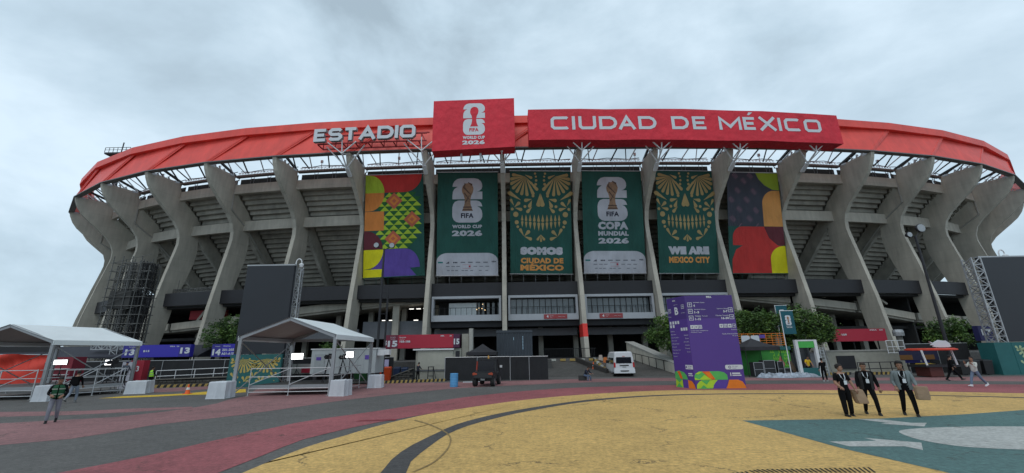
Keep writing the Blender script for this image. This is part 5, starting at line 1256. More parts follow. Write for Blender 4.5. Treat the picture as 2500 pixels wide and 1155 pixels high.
m = MB(); put_text(m, fs_, 'Ver mapa', WS*.74, Hb*.2+.15, .06, .36, .02, 'l', 0, .02); put_text(m, fs_, 'de sitio', WS*.74, Hb*.2+.05, .06, .26, 0, 'l', 0, .02); shape(m, fs_, arc(WS*.67, Hb*.2+.13, .06, 0, 330, 9), 0, .02)
m.build('lettering', PUR2, t, True)

# ================================================================== VEHICLES
TYREM = mat('tyre_rubber', (.015, .015, .015), .85); RIMM = mat('wheel_rim', (.25, .25, .26), .4, metal=.6)
def wheel(parent, x, y, r, w_, side, rim=RIMM):
    m = MB(); m.lathe([(r*.6, x-w_/2), (r*.93, x-w_/2), (r, x-w_*.32), (r, x+w_*.32), (r*.93, x+w_/2), (r*.6, x+w_/2)], (0, y, r), 18, axis='x')
    wo = m.build('wheel', TYREM, parent); m = MB(); m.lathe([(r*.08, x+side*w_*.45), (r*.6, x+side*w_*.38), (r*.62, x+side*w_*.51)] if side > 0 else [(r*.62, x+side*w_*.51), (r*.6, x+side*w_*.38), (r*.08, x+side*w_*.45)], (0, y, r), 14, axis='x'); m.build('rim', rim, wo); return wo
# van: rear at local y=0, nose at y=5.4
VW = mat('van_white', (.72, .73, .75), .25, var=.03, spec=.6); VG = mat('van_glass', (.015, .018, .02), .06, spec=.9); RL = mat('tail_light_red', (.5, .02, .02), .3); BP = mat('black_plastic', (.02, .02, .02), .6)
pv = Vector((10.35, 40.7, 0)); t = thing('passenger_van', 'white high-roof passenger van seen from behind, driving up the ramp', 'van', pv, radians(-4))
secs = [(0.0, .35, .93, 1.02, .80, 2.20), (.12, .30, .94, 1.03, .82, 2.27), (.9, .28, .95, 1.05, .84, 2.29), (3.4, .28, .95, 1.05, .84, 2.28), (4.1, .3, .95, 1.05, .82, 2.12), (4.75, .32, .94, 1.05, .86, 1.35), (5.3, .35, .90, .95, .85, 1.05)]
m = MB(); rings = []
for y, z0, wl, zm, wt, zt in secs:
    pr = [(-wl*.93, z0), (-wl, z0+.15), (-wl, zm), (-(wl+wt)/2-.01, (zm+zt)/2+.05), (-wt, zt-.12), (-wt+.12, zt), (wt-.12, zt), (wt, zt-.12), ((wl+wt)/2+.01, (zm+zt)/2+.05), (wl, zm), (wl, z0+.15), (wl*.93, z0)]
    rings.append([(x, y, z) for x, z in pr])
n = 12; m.add([p for r in rings for p in r], [(i*n+j, i*n+(j+1) % n, (i+1)*n+(j+1) % n, (i+1)*n+j) for i in range(len(secs)-1) for j in range(n)]+[tuple(range(n)), tuple(range((len(secs)-1)*n, len(secs)*n))[::-1]])
m.build('van_body', VW, t)
def winq(name, pts, nrm, mt, par=t, th=.02):
    m = MB(); m.prism([Vector(p)+Vector(nrm)*.004 for p in pts], Vector(nrm)*th, 0); return m.build(name, mt, par)
winq('rear_window', [(-.74, 0, 1.22), (.74, 0, 1.22), (.70, 0, 1.32), (.68, 0, 1.78), (-.68, 0, 1.78), (-.72, 0, 1.7)], (0, -1, 0), VG)
winq('tailgate_handle_strip', [(-.42, 0, .98), (.42, 0, .98), (.42, 0, 1.07), (-.42, 0, 1.07)], (0, -1, 0), BP)
winq('number_plate', [(-.17, 0, .84), (.17, 0, .84), (.17, 0, .95), (-.17, 0, .95)], (0, -1, 0), mat('plate', (.4, .42, .42), .5))
winq('bumper_vent', [(-.36, -.04, .48), (.36, -.04, .48), (.4, -.04, .58), (-.4, -.04, .58)], (0, -1, 0), BP)
m = MB(); m.hexa([(-.96, -.05, .33), (.96, -.05, .33), (.96, .1, .33), (-.96, .1, .33), (-.97, -.035, .68), (.97, -.035, .68), (.97, .1, .68), (-.97, .1, .68)]); m.build('rear_bumper', VW, t)
for s_ in (-1, 1):
    m = MB(); m.hexa([(s_*.95, -.02, .85), (s_*.80, -.02, .85), (s_*.80, .06, .85), (s_*.97, .06, .85), (s_*.94, -.02, 1.3), (s_*.80, -.02, 1.3), (s_*.80, .06, 1.3), (s_*.955, .06, 1.3)]); m.build('tail_light', RL, t)
m = MB(); m.box(-.12, .12, -.015, .03, 1.83, 1.87); m.build('brake_light', RL, t)
for y0, y1 in ((.35, 1.75), (1.85, 3.1), (3.2, 3.95)):
    for s_ in (-1, 1):
        m = MB(); a = .957; b = .885
        m.hexa([(s_*(a-.01), y0, 1.14), (s_*(a-.01), y1, 1.14), (s_*(a+.012), y1, 1.14), (s_*(a+.012), y0, 1.14), (s_*(b-.01), y0, 1.72), (s_*(b-.01), y1, 1.72), (s_*(b+.02), y1, 1.72), (s_*(b+.02), y0, 1.72)]); m.build('side_window', VG, t)
for s_ in (-1, 1):
    m = MB(); m.box(s_*1.02-.09, s_*1.02+.09, 3.95, 4.1, 1.15, 1.45); m.build('mirror', BP, t)
    for y in (.95, 4.35): wheel(t, s_*.84, y, .34, .2, s_)
# buggy
DK = mat('buggy_black', (.022, .022, .024), .5, var=.2); OG = mat('buggy_orange', (.30, .03, .012), .45); LGT = mat('buggy_tail_lens', (.42, .07, .03), .3)
pb = Vector((-2.28, 31.6, 0)); t = thing('utility_buggy', 'black off-road buggy with orange tail lights parked before the black fence', 'buggy', pb, radians(-9))
m = MB(); m.hexa([(-.72, 0, .55), (.72, 0, .55), (.72, 1.3, .5), (-.72, 1.3, .5), (-.78, -.05, 1.02), (.78, -.05, 1.02), (.76, 1.3, 1.0), (-.76, 1.3, 1.0)]); m.build('cargo_bed', DK, t)
m = MB(); m.box(-.68, .68, -.08, -.052, .62, .98); m.build('tailgate', mat('tailgate_black', (.03, .03, .032), .4), t)
m = MB(); m.hexa([(-.6, 1.3, .45), (.6, 1.3, .45), (.6, 3.0, .45), (-.6, 3.0, .45), (-.74, 1.3, .8), (.74, 1.3, .8), (.6, 3.1, .95), (-.6, 3.1, .95)]); m.build('chassis', DK, t)
for s_ in (-1, 1):
    for pts in ([(s_*.72, .9, .95), (s_*.66, 1.1, 1.85), (s_*.64, 2.1, 1.9), (s_*.68, 2.8, 1.0)],): m = MB(); m.tube(pts, .045, 6); m.build('roll_bar', DK, t)
    m = MB(); m.tube([(s_*.72, .95, 1.0), (s_*.68, 1.05, 1.75)], .055, 6); m.build('side_post', OG if s_ < 0 else DK, t)
    m = MB(); m.prism([(s_*.42, -.085, .84), (s_*.74, -.085, .80), (s_*.76, -.085, .93), (s_*.66, -.085, 1.0), (s_*.42, -.085, .93)], (0, -.03, 0)); m.build('tail_light', LGT, t)
    wheel(t, s_*.66, .35, .36, .28, s_); wheel(t, s_*.66, 2.55, .36, .26, s_)
m = MB(); m.box(-.66, .66, .98, 2.15, 1.86, 1.93); m.build('roof_panel', DK, t)
m = MB(); m.box(-.62, .62, 1.02, 1.05, 1.0, 1.8); m.build('rear_screen', mat('smoked_screen', (.02, .02, .025), .15), t)
m = MB(); m.box(-.55, -.05, 1.3, 1.6, .8, 1.45); m.box(.05, .55, 1.3, 1.6, .8, 1.45); m.build('seats', DK, t)
m = MB(); m.lathe([(.06, 1.93), (.07, 1.98), (.06, 2.12), (.02, 2.16)], (.15, 1.2, 0), 8); m.build('beacon', mat('amber_beacon', (.6, .3, .06), .3), t)
m = MB(); m.tube([(-.5, .35, .42), (.5, .35, .42)], .05); m.tube([(0, .3, .45), (0, 1.2, .5)], .07); m.box(-.16, .2, -.1, .1, .5, .6); m.build('axle', DK, t)
m = MB(); m.box(-.16, .16, -.1, -.085, .46, .58); m.build('number_plate', mat('plate', (.4, .42, .42), .5), t)
m = MB(); m.box(.82, 1.0, 2.2, 2.3, 1.25, 1.42); m.build('mirror', WHITE, t)

# ================================================================== SMALL THINGS
t = thing('plastic_barrel', 'light blue ribbed plastic barrel standing alone left of the buggy', 'barrel', (-4.42, 31.9, 0))
m = MB(); pr = [(.27, 0), (.29, .03)]
for i in range(7): z = .12+i*.11; pr += [(.29, z), (.302, z+.015), (.302, z+.035), (.29, z+.05)]
pr += [(.29, .9), (.295, .93), (.27, .95), (.25, .94)]
m.lathe(pr, n=20); m.build('barrel_body', mat('barrel_blue', (.10, .34, .62), .5, var=.08), t)
def cone_(label, p, h):
    t = thing('traffic_cone', label, 'cone', p); m = MB(); m.box(-.2, .2, -.2, .2, 0, .04); m.lathe([(.15, .04), (.035, h)], n=12); m.build('cone_body', mat('cone_orange', (.75, .12, .02), .6), t)
    m = MB(); m.lathe([(.118, h*.45), (.082, h*.68)], n=12); m.build('white_collar', LETW, t)
cone_('orange traffic cone on the yellow line left of the middle tent', gp(457, 962), .62)
cone_('orange traffic cone behind the seated man, beside the van', Vector((10.55-2.2, 45.5, .5)), .8)
def bin_(label, x, y, mt, h=1.05, w_=.6, d=.6, lid=None, g='wheeled bins by the black fence', name='wheeled_bin', z=0.):
    t = thing(name, label, 'bin', (x, y, z), 0, g); a, b = w_/2*.85, w_/2
    m = MB(); m.hexa([(-a, -d*.4, .06), (a, -d*.4, .06), (a, d*.4, .06), (-a, d*.4, .06), (-b, -d/2, h-.12), (b, -d/2, h-.12), (b, d/2, h-.12), (-b, d/2, h-.12)]); m.build('bin_body', mt, t)
    m = MB(); m.hexa([(-b-.02, -d/2-.03, h-.118), (b+.02, -d/2-.03, h-.118), (b+.02, d/2, h-.118), (-b-.02, d/2, h-.118), (-b*.9, -d/2, h-.04), (b*.9, -d/2, h-.04), (b*.9, d/2, h+.02), (-b*.9, d/2, h+.02)]); m.build('lid', lid or mt, t)
    for s_ in (-1, 1): m = MB(); m.lathe([(.1, s_*b-.03), (.1, s_*b+.03)], (0, d*.35, .1), 10, axis='x'); m.build('wheel', TYREM, t)
GB = mat('bin_green', (.015, .09, .025), .5); OB = mat('bin_orange', (.62, .07, .012), .5); BB = mat('bin_navy', (.012, .03, .08), .5); YB = mat('bin_yellow', (.62, .40, .01), .5); KBm = mat('bin_black', (.015, .016, .018), .5)
bin_('large dark green bin behind the far right leg of the middle tent', -14.3, 40.6, GB, 1.2, 1.25, .8)
bin_('narrow yellow bin between the green bin and the orange bins', -13.05, 40.4, YB, .8, .3, .3)
bin_('orange bin nearest the yellow one, half hidden by the lamp poles', -12.75, 41.0, OB, 1.25, .5)
bin_('orange bin beside the navy bins', -11.9, 40.7, OB, 1.25, .62)
bin_('navy bin touching the orange bin', -11.2, 41.4, BB, 1.2, .6); bin_('navy bin in the middle of the navy three', -10.5, 41.6, BB, 1.15, .55); bin_('navy bin nearest the booth wall', -9.95, 41.9, KBm, 1.1, .5)
t, fr, W, H = panel_thing('notice_board', 'small white and lilac notice on the black fence above the bins', 'notice', 938, 949, 878, 895, 42.4, mat('notice_lilac', (.45, .42, .62), .6), .03)
bin_('low yellow bin behind the dark walking man near the food kiosk', 33.6, 35.4, YB, .95, 1.1, .7, None, None, 'yellow_bin')
for i, (x, lb) in enumerate(((36.2, 'black bin with a white marking, left of the right-hand row by the mural'), (37.1, 'black bin in the middle of the row by the right mural'), (38.1, 'black bin touching the teal panel under the right video screen'))):
    bin_(lb, x, 35.2, KBm, 1.2, .75, .7, None, 'black bins in a row by the right mural')
t = thing('trestle', 'small dark trestle standing against the booth wall', 'trestle', (-8.0, 41.6, 0)); m = MB(); m.tube([(-.3, 0, 0), (-.25, 0, 1.15)], .04); m.build('leg', BLK, t); m = MB(); m.tube([(.25, 0, 0), (.2, 0, 1.15)], .04); m.build('leg', BLK, t); m = MB(); m.tube([(.5, 0, 0), (.22, 0, 1.15)], .03); m.build('leg', BLK, t)
m = MB(); m.box(-.3, .3, -.04, .04, 1.13, 1.2); m.box(-.28, .24, -.03, .03, .3, .36); m.build('crossbar', BLK, t)
# white ramp railings on the left
def railing(label, pts, z0s, h, mt, n, name='railing', mid=True, r=.035):
    a, b = [Vector(p) for p in pts]; t = thing(name, label, 'railing', tuple(a)); za, zb = z0s
    tp = [a.lerp(b, i/n)+Vector((0, 0, za+(zb-za)*i/n)) for i in range(n+1)]
    for p in tp: m = MB(); m.tube([p, p+Vector((0, 0, h))], r, 6); m.build('post', mt, t, True)
    for hh in ([h, h*.5] if mid else [h]): m = MB(); m.tube([tp[0]+Vector((0, 0, hh)), tp[-1]+Vector((0, 0, hh))], r, 6); m.build('rail', mt, t, True)
    return t
railing('white painted railing in front of the black fence, left of the tree', [(-33.6, 40.6, 0), (-26.4, 40.6, 0)], (.25, .45), 1.0, WHITE, 4)
railing('short white railing behind the man in the maroon hat', [(-25.9, 40.9, 0), (-23.8, 40.9, 0)], (.4, .45), 1.0, WHITE, 2)
railing('dark handrail up the right side of the van ramp', [(13.0, 48.5, 0), (15.35, 42.2, 0)], (1.25, .25), .95, DGREY, 6, 'handrail', False)
t = thing('ramp_wall', 'sloping concrete wall on the right side of the van ramp', 'wall', (15.6, 46, 0))
m = MB(); m.hexa([(15.52, 41.0, 0), (16.3, 41.0, 0), (13.9, 50.9, 1.6), (13.4, 50.9, 1.6), (15.52, 41.0, 1.0), (16.3, 41.0, 1.0), (13.9, 50.9, 3.3), (13.4, 50.9, 3.3)]); m.build('wall_body', CONC, t, True)
m = MB(); m.hexa([(15.4, 41.5, 1.02), (16.5, 41.5, 1.02), (14.3, 50.9, 3.31), (13.3, 50.9, 3.31), (15.4, 41.5, 1.12), (16.5, 41.5, 1.12), (14.3, 50.9, 3.42), (13.3, 50.9, 3.42)]); m.build('coping', mat('pale_coping', (.36, .35, .32)), t, True)
t = thing('plaster_wall', 'cream plaster wall under the tree beside the ramp', 'wall', (17, 44.8, 0)); m = MB(); m.box(16.35, 21, 44.4, 45.9, 0, 2.9); m.build('wall_body', CREAM, t, True); m = MB(); m.box(17.1, 18.6, 44.3, 44.397, 1.2, 2.3); m.build('wall_panel', GREYP, t, True)
# gate with bars and marked edge blocks
t = thing('bar_gate', 'dark barred gate across the top of the ramp under the balconies', 'gate', (6, 51.5, 1.6))
for i in range(33):
    x = 3.6+i*.19
    if abs(x-9.0) < .3: continue
    m = MB(); m.box(x-.018, x+.018, 51.48, 51.52, 1.65, 2.75); m.build('bar', DGREY, t, True)
m = MB(); m.box(3.5, 9.9, 51.47, 51.53, 2.7, 2.76); m.box(3.5, 9.9, 51.47, 51.53, 1.62, 1.68); m.build('gate_rail', DGREY, t, True)
t = thing('edge_kerb', 'broken yellow and white kerb blocks at the top of the ramp', 'kerb', (5.5, 49, 1.4))
for i in range(6): x = 4.2+i*1.1; m = MB(); m.box(x, x+.6, 49.3, 49.6, 1.35, 1.6); m.build('kerb_block', KY if i % 3 else KW, t, True)
for i in range(7): p = Vector((9.2, 49.5, 1.5)).lerp(Vector((9.4, 44.5, .45)), i/6); m = MB(); m.box(p.x-.15, p.x+.15, p.y-.2, p.y+.2, p.z-.15, p.z+.16); m.build('kerb_block', KY if i % 2 else KW, t, True)
t = thing('ramp_divider', 'low stained kerb wall dividing the ramp beside the van', 'kerb', (7.9, 46.5, 0)); m = MB(); m.hexa([(7.0, 49.2, 1.2), (7.25, 49.2, 1.2), (9.4, 43.2, .1), (9.1, 43.0, .1), (7.0, 49.2, 1.75), (7.25, 49.2, 1.75), (9.4, 43.2, .62), (9.1, 43.0, .62)]); m.build('kerb_body', mat('stained_dark_concrete', (.05, .045, .04), .9, var=.4), t, True)
t = thing('safety_barrier', 'orange and white safety barriers heaped beside the ramp kerb', 'barrier', (9.9, 48.5, 1.3))
for i, (x, y) in enumerate(((9.6, 49), (10.0, 48.4), (10.3, 47.6), (10.5, 46.9))): m = MB(); m.prism([(x, y, 1.3-.25*i+.1), (x+.5, y-.1, 1.2-.25*i+.1), (x+.42, y-.1, 1.95-.25*i), (x+.1, y, 1.95-.25*i)], (0, .06, 0)); m.build('barrier_board', mat('barrier_orange', (.6, .16, .03), .6) if i % 2 else mat('barrier_white', (.5, .42, .36), .6), t, True)

# lamp masts
def mast(label, x, y, z0, zt, heads, dbl=False):
    t = thing('floodlight_mast', label, 'lamp post', (x, y, z0)); m = MB(); m.tube([(x, y, z0), (x, y, zt)], [.14, .09], 8); m.build('mast_pole', BLK, t, True)
    if dbl: m = MB(); m.tube([(x+.55, y+.3, z0), (x+.55, y+.3, zt-1.9*2)], .09, 8); m.build('mast_pole', BLK, t, True); m = MB(); [m.tube([(x, y, z), (x+.55, y+.3, z)], .03) for z in (3, 6, 8)]; m.build('mast_tie', BLK, t, True)
    for hx, hz, r_ in heads:
        m = MB(); m.tube([(x, y, zt-.1), (x+hx*.8, y, zt+hz*.5), (x+hx, y, zt+hz)], .04); m.build('bracket', BLK, t, True)
        m = MB(); m.lathe([(.1, .25), (r_*.9, .05), (r_, -.12), (r_*.9, -.16)], (x+hx, y, zt+hz), 14, axis='y'); l = m.build('lamp_head', BLK, t, True)
        m = MB(); m.lathe([(r_*.85, -.165), (r_*.85, -.18)], (x+hx, y, zt+hz), 14, axis='y'); m.build('lens', mat('lamp_lens', (.35, .38, .4), .1), l, True)
mast('slender black floodlight mast in front of the colourful left banner', -12.35, 38.6, 0, 12.2, [(-.75, .35, .28), (.75, .3, .28)], True)
mast('black floodlight mast in front of the ribs on the right', 36.4, 36.0, 0, 11.9, [(-.6, .1, .26), (.6, .7, .42)])

# flags on poles
def flag(label, xt, yt, w_, h_, Y, zp0=0):
    p = at(xt, yt, Y); t = thing('pole_flag', label, 'flag', (p.x, Y, zp0), 0, 'teal flags on white poles'); m = MB(); m.tube([(p.x, Y, zp0), (p.x, Y, p.z+.05)], .035, 6); m.tube([(p.x, Y, p.z), (p.x+w_+.1, Y, p.z)], .03, 6); m.build('pole', WHITE, t, True)
    fr = frame((p.x+.04, Y, p.z-h_), (1, 0, 0), (0, 0, 1), (0, -1, 0)); m = MB(); m.hexa([fr(0, 0, -.01), fr(w_, 0, -.01), fr(w_, 0, .01), fr(0, 0, .01), fr(0, h_, -.01), fr(w_, h_, -.01), fr(w_, h_, .01), fr(0, h_, .01)]); m.build('flag_cloth', cloth('flag_teal', (.01, .10, .13)), t, True)
    emblem(fr, w_*.28, h_*.38, w_*.46, h_*.42, LETW, CUPM, NAVY, .02, None, t); m = MB(); put_text(m, fr, 'COPA MUNDIAL', w_*.5, h_*.32, h_*.035, w_*.5, .02, 'c', 0, .03); put_text(m, fr, '2026', w_*.5, h_*.26, h_*.045, w_*.46, .03, 'c', 0, .03); m.build('lettering', LETW, t, True)
flag('teal flag with the white 26 emblem in front of the right trees', 1903, 759, 1.05, 1.95, 36)
flag('second teal flag, mostly hidden behind the right tree crown', 1891, 746, 1.2, 2.2, 45)

# green wall, orange frame, equipment, photo frame
t, fr, W, H = panel_thing('painted_wall', 'lime green wall with a pink diamond behind the black canopy on the right', 'wall', 1806, 1932, 851, 915, 40.2, mat('wall_green', (.05, .30, .05), .7), .3, 0)
m = MB(); rnd = random.Random(5)
for i in range(9):
    for j in range(7):
        x0 = W*(.62+.042*i); y0 = H*(.05+.13*j); s_ = W*.042; u_ = H*.13
        if rnd.random() < .65: shape(m, fr, [(x0, y0), (x0+s_, y0), (x0+s_*(j % 2), y0+u_)], 0, .006)
m.build('painted_triangles', mat('wall_lime', (.20, .50, .04), .7), t, True)
m = MB(); shape(m, fr, [(W*.73, H*.4), (W*.8, H*.72), (W*.87, H*.4), (W*.8, H*.12)], 0, .016); m.build('painted_diamond', mat('wall_pink', (.5, .13, .13), .7), t, True)
m = MB(); shape(m, fr, [(W*.76, H*.4), (W*.8, H*.58), (W*.84, H*.4), (W*.8, H*.26)], 0, .026); m.build('painted_diamond', mat('wall_peach', (.6, .22, .1), .7), t, True)
m = MB(); m.box(fr(0, 0)[0], fr(W, 0)[0]+.1, 40.1, 40.199, 2.2, 2.5); m.build('teal_header', MURT, t, True)
t = thing('orange_frame', 'orange tube frame with white cut-out panels standing on top of the green wall', 'frame', (23.4, 40.3, 2.6)); ORT = mat('orange_tube', (.70, .20, .02), .5)
for i in range(9): x = 21.1+i*.56; m = MB(); m.tube([(x, 40.35, 2.6), (x, 40.35, 3.72)], .035, 6); m.build('upright', ORT, t, True)
for i in range(6): z = 2.65+i*.21; m = MB(); m.tube([(21.1, 40.35, z), (25.58, 40.35, z)], .03, 6); m.build('rung', ORT, t, True)
for x0, x1 in ((21.5, 22.3), (22.4, 23.2)):
    m = MB(); pts = rrect(x0, 2.85, x1, 3.55, .15); m.prism([(x, 40.25, z) for x, z in pts], (0, -.03, 0)); m.build('white_cut_out', LETW, t, True)
m = MB(); m.box(23.2, 23.75, 40.2, 40.25, 3.3, 3.6); m.build('purple_board', PURB, t, True)
EQ = mat('flight_case_black', (.02, .021, .023), .5, var=.2)
for i, (x, z0, w_, h, lb) in enumerate(((21.0, 0, .8, 1.2, 'dark flight case beside the purple box'), (21.95, 0, .95, 1.35, 'tall black flight case in the middle of the equipment heap'), (22.9, .0, .5, 1.25, 'narrow equipment rack with a white frame'), (23.6, 0, .8, .7, 'black case with a tilted brown board on it'), (24.5, 0, .95, .55, 'low flight case with silver edges at the right of the heap'))):
    t = thing('flight_case', lb, 'case', (x, 37.6, z0)); m = MB(); m.box(-w_/2, w_/2, -.35, .35, .08, h); m.build('case_body', EQ, t)
    m = MB()
    for (a, b) in ((-w_/2, 0), (w_/2, 0)): m.box(a-.02, a+.02, -.37, -.352, .08, h)
    m.box(-w_/2-.02, w_/2+.02, -.37, -.352, h-.03, h+.01); m.box(-w_/2-.02, w_/2+.02, -.37, -.352, h*.5, h*.5+.03); m.build('case_edging', GALV, t)
t = thing('brown_board', 'brown board leaning on the black case', 'board', (23.95, 37.1, 0)); m = MB(); m.hexa([(-.1, 0, .3), (.45, 0, .05), (.5, .05, .08), (-.05, .05, .35), (-.5, .1, 1.2), (-.1, .1, 1.3), (-.1, .15, 1.3), (-.5, .15, 1.2)]); m.build('board', mat('brown_wood', (.12, .08, .05), .8), t)
t = thing('plastic_sheet', 'crumpled white and blue plastic sheet lying in front of the flight cases', 'sheet', (22.6, 36.0, 0)); m = MB(); rnd = random.Random(9); nx_, ny_ = 44, 10; vs = []
for j in range(ny_+1):
    for i in range(nx_+1):
        u, v = i/nx_, j/ny_; e = min(u, 1-u, v, 1-v)*8; x = -2.4+4.9*u+rnd.uniform(-.05, .05); y = -.7+1.4*v+.25*sin(u*11); z = .025+min(1, e)*(.14+.13*sin(u*31+v*5)+.10*rnd.random()+.08*sin(v*17+u*9))
        vs.append((x, y, max(z, .02)))
m.add(vs, [(j*(nx_+1)+i, j*(nx_+1)+i+1, (j+1)*(nx_+1)+i+1, (j+1)*(nx_+1)+i) for j in range(ny_) for i in range(nx_)]); m.build('sheet', mat('crumpled_plastic', (.24, .27, .31), .45, var=.95, scale=3.2), t)
t = thing('photo_frame_booth', 'white photo frame stand with a green header and teal base', 'stand', (24.7, 36.3, 0)); fo = Vector((24.1, 36.6, 0)); WF_ = mat('stand_white', (.68, .70, .70), .5)
for x in (23.95, 25.55): m = MB(); m.box(x-.12, x+.12, 36.2, 36.45, 0, 3.0); m.build('upright', WF_, t, True)
m = MB(); m.box(24.073, 25.427, 36.22, 36.43, 2.88, 3.0); m.build('top_bar', WF_, t, True); m = MB(); m.box(24.073, 25.427, 36.24, 36.41, 2.35, 2.877); m.build('green_header', mat('header_green', (.06, .42, .07), .5), t, True)
m = MB(); m.box(24.073, 25.427, 36.2, 36.3, 0, .72); m.build('teal_base', MURT, t, True); m = MB(); m.box(24.073, 25.427, 37.0, 37.1, 0, 2.35); m.build('mirror_back', mat('dark_reflective', (.03, .035, .04), .2), t, True)
t = thing('step_ladder', 'tall silver step ladder beside the white photo frame', 'ladder', (26.9, 37.2, 0))
for s_ in (-1, 1):
    m = MB(); m.tube([(26.5+s_*.25, 37, 0), (26.8+s_*.13, 37.4, 2.35)], .04, 5); m.build('stile', GALV, t, True); m = MB(); m.tube([(27.5+s_*.2, 37.9, 0), (26.9+s_*.13, 37.4, 2.35)], .035, 5); m.build('rear_leg', GALV, t, True)
for i in range(8): z = .25+i*.26; k = z/2.35; m = MB(); m.tube([(26.5-.25+.42*k, 37+.4*k, z), (26.5+.25+.18*k, 37+.4*k, z)], .025, 5); m.build('rung', GALV, t, True)
# food kiosk
t = thing('food_kiosk', 'open food kiosk with a flat red roof and a white logo shape on top', 'kiosk', (32.6, 33.6, 0)); KR = mat('kiosk_red', (.62, .05, .02), .5)
m = MB(); m.lathe([(1.4, 1.97), (1.55, 2.0), (1.55, 2.08), (1.35, 2.15)], (32.85, 33.9, 0), 20); m.build('kiosk_roof', KR, t, True)
m = MB(); pts = [(-.75, .45), (-.45, .32), (-.3, .42), (0, .55), (.25, .5), (.5, .5), (.75, .3), (.8, .05), (.55, .0), (-.1, .0), (-.55, .05), (-.5, .15), (-.7, .18), (-.6, .28)]
m.prism([(32.75+x, 32.9, 2.2+z) for x, z in pts], (0, .12, 0)); m.build('roof_logo', LETW, t, True)
for x, mt in ((31.6, WHITE), (33.9, WHITE)): m = MB(); m.tube([(x, 33.2, .9), (x-.15, 33.2, 2.0)], .07, 6); m.build('post', mt, t, True)
m = MB(); m.box(31.5, 34.2, 33.2, 34.8, .75, .92); m.build('counter', BLK, t, True); m = MB(); m.box(31.9, 32.9, 33.4, 34.6, .05, .747); m.build('kiosk_base', mat('kiosk_brown', (.10, .02, .015), .6), t, True)
m = MB(); m.box(30.4, 31.4, 37.9, 38.0, .6, 1.3) ; t2 = thing('lit_menu_board', 'dark board with warm amber panels behind the food kiosk', 'board', (34.5, 37.5, 1))
m = MB(); m.box(33.6, 36.9, 37.5, 37.6, 1.15, 1.95); m.build('board', mat('board_navy', (.015, .015, .05)), t2, True); m = MB(); m.box(33.5, 34.6, 37.47, 37.497, 1.2, 1.6); m.build('amber_panel', mat('amber_print', (.16, .07, .015)), t2, True); m = MB(); m.box(35.6, 36.5, 37.47, 37.497, 1.2, 1.6); m.build('amber_panel', mat('amber_print', (.16, .07, .015)), t2, True)
# handrail and rack left of the kiosk
railing('black tube handrail rising behind the man in the grey jacket', [(28.2, 35.6, 0), (32.2, 36.0, 0)], (0.1, .1), 1.0, BLK, 4, 'handrail', True)
t = thing('white_rack', 'white tube rack standing on the low wall under the red sign', 'rack', (36.4, 41.2, 1.9)); 
for i in range(4): x = 35.6+i*.55; m = MB(); m.tube([(x, 40.9, 1.7), (x, 40.9, 2.9)], .03, 5); m.build('upright', WHITE, t, True)
for z in (1.75, 2.3, 2.88): m = MB(); m.tube([(35.6, 40.9, z), (37.3, 40.9, z)], .03, 5); m.build('rail', WHITE, t, True)
t = thing('vent_pipe', 'stout grey vent pipe with a domed cap beside the right rib', 'pipe', (38.9, 43, 0)); m = MB(); m.tube([(38.9, 43, 0), (38.9, 43, 3.5)], .27, 12); m.build('pipe_body', mat('pipe_grey', (.16, .155, .14), .8, var=.25), t, True); m = MB(); m.lathe([(.45, 3.35), (.47, 3.7), (.4, 3.95), (.15, 4.0)], (38.9, 43, 0), 14); m.build('cap', GALV, t, True)
t = thing('litter_bag', 'small heap of white bags beside the blue barrel', 'bag', (-2.6+(-.7), 36.5, 0)); m = MB(); m.ball((0, 0, .12), .14, n=5); m.ball((.3, .1, .08), .1, n=5); m.box(-1.0, -.2, -.1, .1, .01, .07); m.build('bag', LETW, t)

# ================================================================== TREES
LEAFM = []
for nm, c in (('leaf_dark', (.028, .060, .014)), ('leaf_mid', (.060, .125, .022)), ('leaf_light', (.125, .215, .035))): LEAFM.append(mat(nm, c, .6, var=.3, scale=6))
BARK = mat('bark', (.05, .04, .03), .9, var=.3)
def tree(label, base, trunk_h, blobs, nleaf, seed, tr=.2, name='tree', size=.115):
    """blobs: (x, y, z, r) crown volumes relative to the base"""
    rnd = random.Random(seed); t = thing(name, label, 'tree', base, 0)
    m = MB(); m.tube([(0, 0, -.1), (.05, .03, trunk_h*.5), (.02, .1, trunk_h)], [tr, tr*.8, tr*.6], 8)
    m.build('trunk', BARK, t)
    for (x, y, z, r) in blobs:
        m = MB(); m.tube([(.02, .1, trunk_h*.8), (x*.5, y*.5, (trunk_h+z)/2), (x, y, z)], [tr*.5, tr*.35, .03], 6); m.build('branch', BARK, t)
    lm = MB(); clumps = []
    for (x, y, z, r) in blobs:
        for i in range(int(34*r*r)):
            d = Vector((rnd.gauss(0, 1), rnd.gauss(0, 1), rnd.gauss(0, 1))).normalized(); q = r*(rnd.uniform(.55, 1.08)); clumps.append((Vector((x, y, z))+Vector((d.x, d.y, d.z*.85))*q, rnd.uniform(.22, .5), rnd.random()))
    nleaf = int(nleaf*2.1); per = max(8, nleaf//max(1, len(clumps)))
    for c, cr, ti in clumps:
        cr *= rnd.choice((.7, 1, 1.45))
        for i in range(per):
            d = Vector((rnd.gauss(0, 1), rnd.gauss(0, 1), rnd.gauss(0, .8))); p = c+d*cr*.5
            a = Vector((rnd.gauss(0, 1), rnd.gauss(0, 1), rnd.gauss(0, .5))).normalized(); b = a.cross(Vector((rnd.gauss(0, 1), rnd.gauss(0, 1), rnd.gauss(0, 1)))).normalized()
            s_ = size*rnd.uniform(.6, 1.3); mi = 2 if ti > .68 and rnd.random() < .75 else (0 if ti < .22 else 1)
            lm.add([p-a*s_, p-b*s_*.45, p+a*s_, p+b*s_*.45], [(0, 1, 2, 3)], mi)
    lm.build('crown', LEAFM, t)
